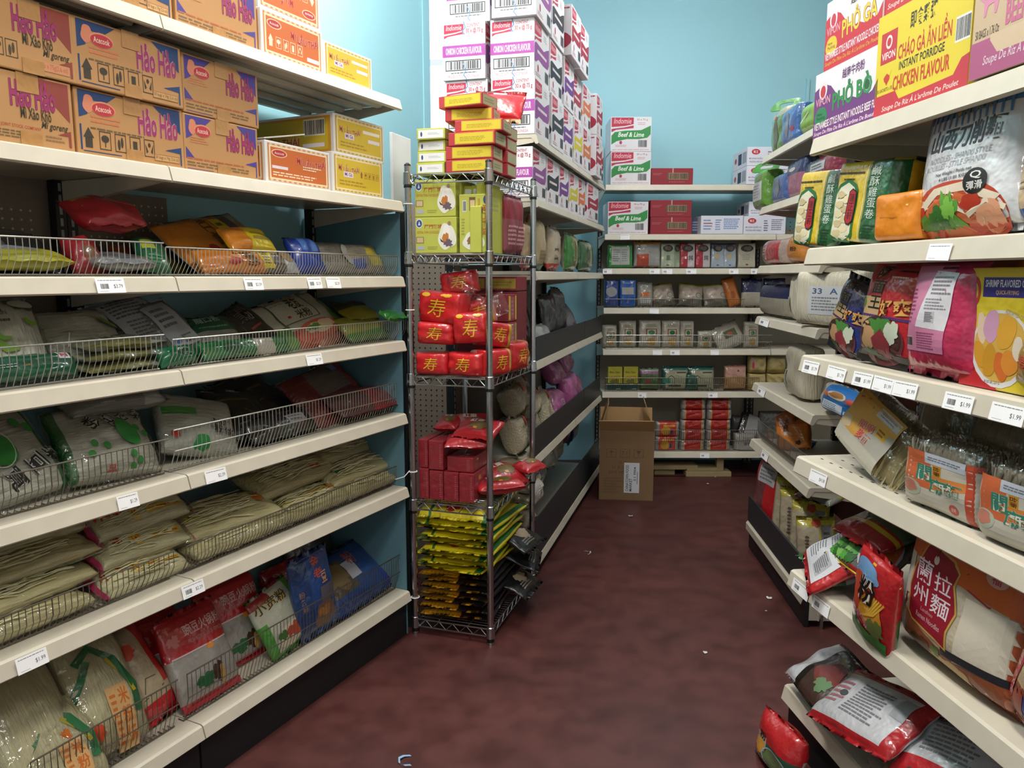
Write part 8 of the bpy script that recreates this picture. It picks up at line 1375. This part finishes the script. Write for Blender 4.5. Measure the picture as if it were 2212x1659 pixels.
# ------------------------------------------------------------------ near bay: bottom shelf and what hangs below
pouch('noodle_bag', PC(NF, span(NF, 1700, 1890, 1490, 0.04)[0], 0.06, n6 + 0.095, 0.20, -10, 62, -6), (0.30, 0.20, 0.06), '#3f2f28', [(0, 0, 0.26, 1, '#b4b5b9'), (0.26, 0, 0.36, 1, '#16130f'), (0.9, 0, 1, 1, '#a81f26')], [('ell', 0.55, 0.5, 0.18, 0.22, '#6a2a26', {'wob': 0.2}), ('ell', 0.62, 0.3, 0.10, 0.12, '#5a7a54', {'wob': 0.4}), ('line', [(0.4, 0.8), (0.7, 0.7), (0.88, 0.55)], 0.010, '#8a7444')], 'beef noodle bag with a blank white end on the bottom shelf', 'noodle bag', seed=540, cr=0.012, seal=0.04)
pouch('noodle_bag', PC(NF, span(NF, 1760, 1990, 1545, 0.02)[0] + 0.02, 0.03, n6 + 0.135, 0.20, -14, 55, -22), (0.34, 0.21, 0.07), '#a31c22', [(0.0, 0.12, 0.9, 0.86, '#b9bbbf')], [('lines', 0.36, 0.24, 0.76, 0.76, 11, '#6f7176'), ('lines', 0.08, 0.3, 0.3, 0.7, 5, '#a06a72'), ('ell', 0.24, 0.5, 0.05, 0.05, '#4a4c50'), ('rect', 0.78, 0.5, 0.9, 0.8, '#97999d')], 'red noodle bag lying with its printed white back up', 'noodle bag', seed=541, cr=0.010, seal=0.05)
pouch('noodle_bag', PC(NF, span(NF, 1960, 2140, 1545, 0.05)[0], 0.09, n6 + 0.16, 0.19, 4, 55, -16), (0.26, 0.19, 0.06), '#a51c24', [(0, 0.3, 1, 1, '#b0b3b8')], [('lines', 0.2, 0.4, 0.8, 0.9, 8, '#74767a'), ('text', '92重庆', 0.2, 0.05, 0.6, 0.16, '#2f3a34')], 'red noodle bag with white back tucked behind the other', 'noodle bag', seed=542, cr=0.008, seal=0.05)
o = noodle_pack(PC(NF, span(NF, 1850, 2170, 1640, 0.0)[0], 0.10, n6 + 0.055, 0.18, 3, 72, 0), 0.42, 0.18, 0.07, [('line', [(0.05, 0.5), (0.5, 0.6), (0.95, 0.55)], 0.003, '#d8d0b8'), ('text', '招', 0.16, 0.50, 0.24, 0.70, '#b0305a'), ('ell', 0.55, 0.66, 0.10, 0.16, '#c08a2c', {'wob': 0.3}), ('poly', [(0.66, 0.40), (0.72, 0.54), (0.78, 0.40), (0.72, 0.26)], '#b0443a'), ('poly', [(0.685, 0.40), (0.72, 0.48), (0.755, 0.40), (0.72, 0.32)], '#c9a890'), ('poly', [(0.30, 0.15), (0.62, 0.12), (0.60, 0.45), (0.34, 0.42)], '#c4b94a')], 'clear pack of straight yellow noodles along the bottom shelf', 543, ('#c4ac7a', '#b89c66', '#cdb98c', '#a88a54'), 'x', '#a08a5c', 200)
pouch('noodle_bag', Matrix.Translation(NF.pt(0.16, -0.10, 0.0)) @ Matrix.Rotation(NF.rot + R(8), 4, 'Z') @ Matrix.Rotation(R(-12), 4, 'X'), (0.20, 0.155, 0.09), '#a81c20', [(0.3, 0.0, 1, 0.5, '#1f4a34'), (0.0, 0.3, 0.4, 0.6, '#b0aaa0')], [('ell', 0.24, 0.36, 0.16, 0.14, '#c08a34', {'wob': 0.25}), ('text', '粉', 0.22, 0.5, 0.4, 0.66, '#15100e'), ('ell', 0.62, 0.28, 0.26, 0.16, '#5a6a44', {'wob': 0.2}), ('ring', 0.62, 0.30, 0.27, 0.18, 0.12, '#8a9aa0')], 'red and green noodle bag standing on the floor against the kick plate', 'noodle bag', seed=544, cr=0.010)

# ------------------------------------------------------------------ litter on the floor
def floor_pt(x, y):
    d = pix_ray(x, y); t = -CAM_H / d.z; return Vector((d.x * t, d.y * t, 0))
for i, (x, y, s_, c, lb) in enumerate(((1661, 1293, 0.022, '#d0d0d0', 'crumpled white paper scrap by the low bin'), (1524, 1410, 0.016, '#c8c8c8', 'small white paper scrap in the middle of the floor'), (1528, 1046, 0.02, '#c0bfba', 'pale paper scrap near the pallet boards'), (1544, 1031, 0.016, '#b0aea6', 'tiny pale scrap just before the pallet boards'), (1264, 1196, 0.024, '#b8b4b0', 'curled pale strip by the floor bin'), (1363, 1116, 0.022, '#c0bcb8', 'pale scrap in front of the cardboard box'), (886, 1645, 0.026, '#7fa8c8', 'bluish curled plastic strip at the bottom edge'), (876, 1358, 0.014, '#c4c4c0', 'small scrap under the shelf end by the rack'), (660, 1505, 0.010, '#b8aca4', 'tiny curl of paper beside the long kick plate'), (1655, 1320, 0.008, '#b4b0ac', 'tiny white crumb below the crumpled scrap'))):
    rg = random.Random(i); m = MB(); n = 5; P = floor_pt(x, y)
    if i in (4, 6):
        pts = [(s_ * (0.9 * math.cos(k * 0.7) - 0.4 * k / 6), s_ * 1.2 * math.sin(k * 0.7), 0.002 + 0.003 * (k % 3)) for k in range(6)]
        m.add([p for p in pts] + [(p[0] + 0.004, p[1] + 0.006, p[2] + 0.002) for p in pts], [(k, k + 1, k + 7, k + 6) for k in range(5)], lin(c))
    else:
        V = [(s_ * (u / 3 - 0.5) + rg.uniform(-.2, .2) * s_, s_ * (v / 3 - 0.5) + rg.uniform(-.2, .2) * s_, 0.001 + rg.uniform(0, 0.35) * s_) for v in range(4) for u in range(4)]
        m.add(V, [(v * 4 + u, v * 4 + u + 1, v * 4 + u + 5, v * 4 + u + 4) for v in range(3) for u in range(3)], lin(c))
    o = m.obj('paper_scrap', 'paper', None, Matrix.Translation(P) @ Matrix.Rotation(i * 1.3, 4, 'Z'))
    tag(o, lb, 'paper scrap', 'litter on the floor')
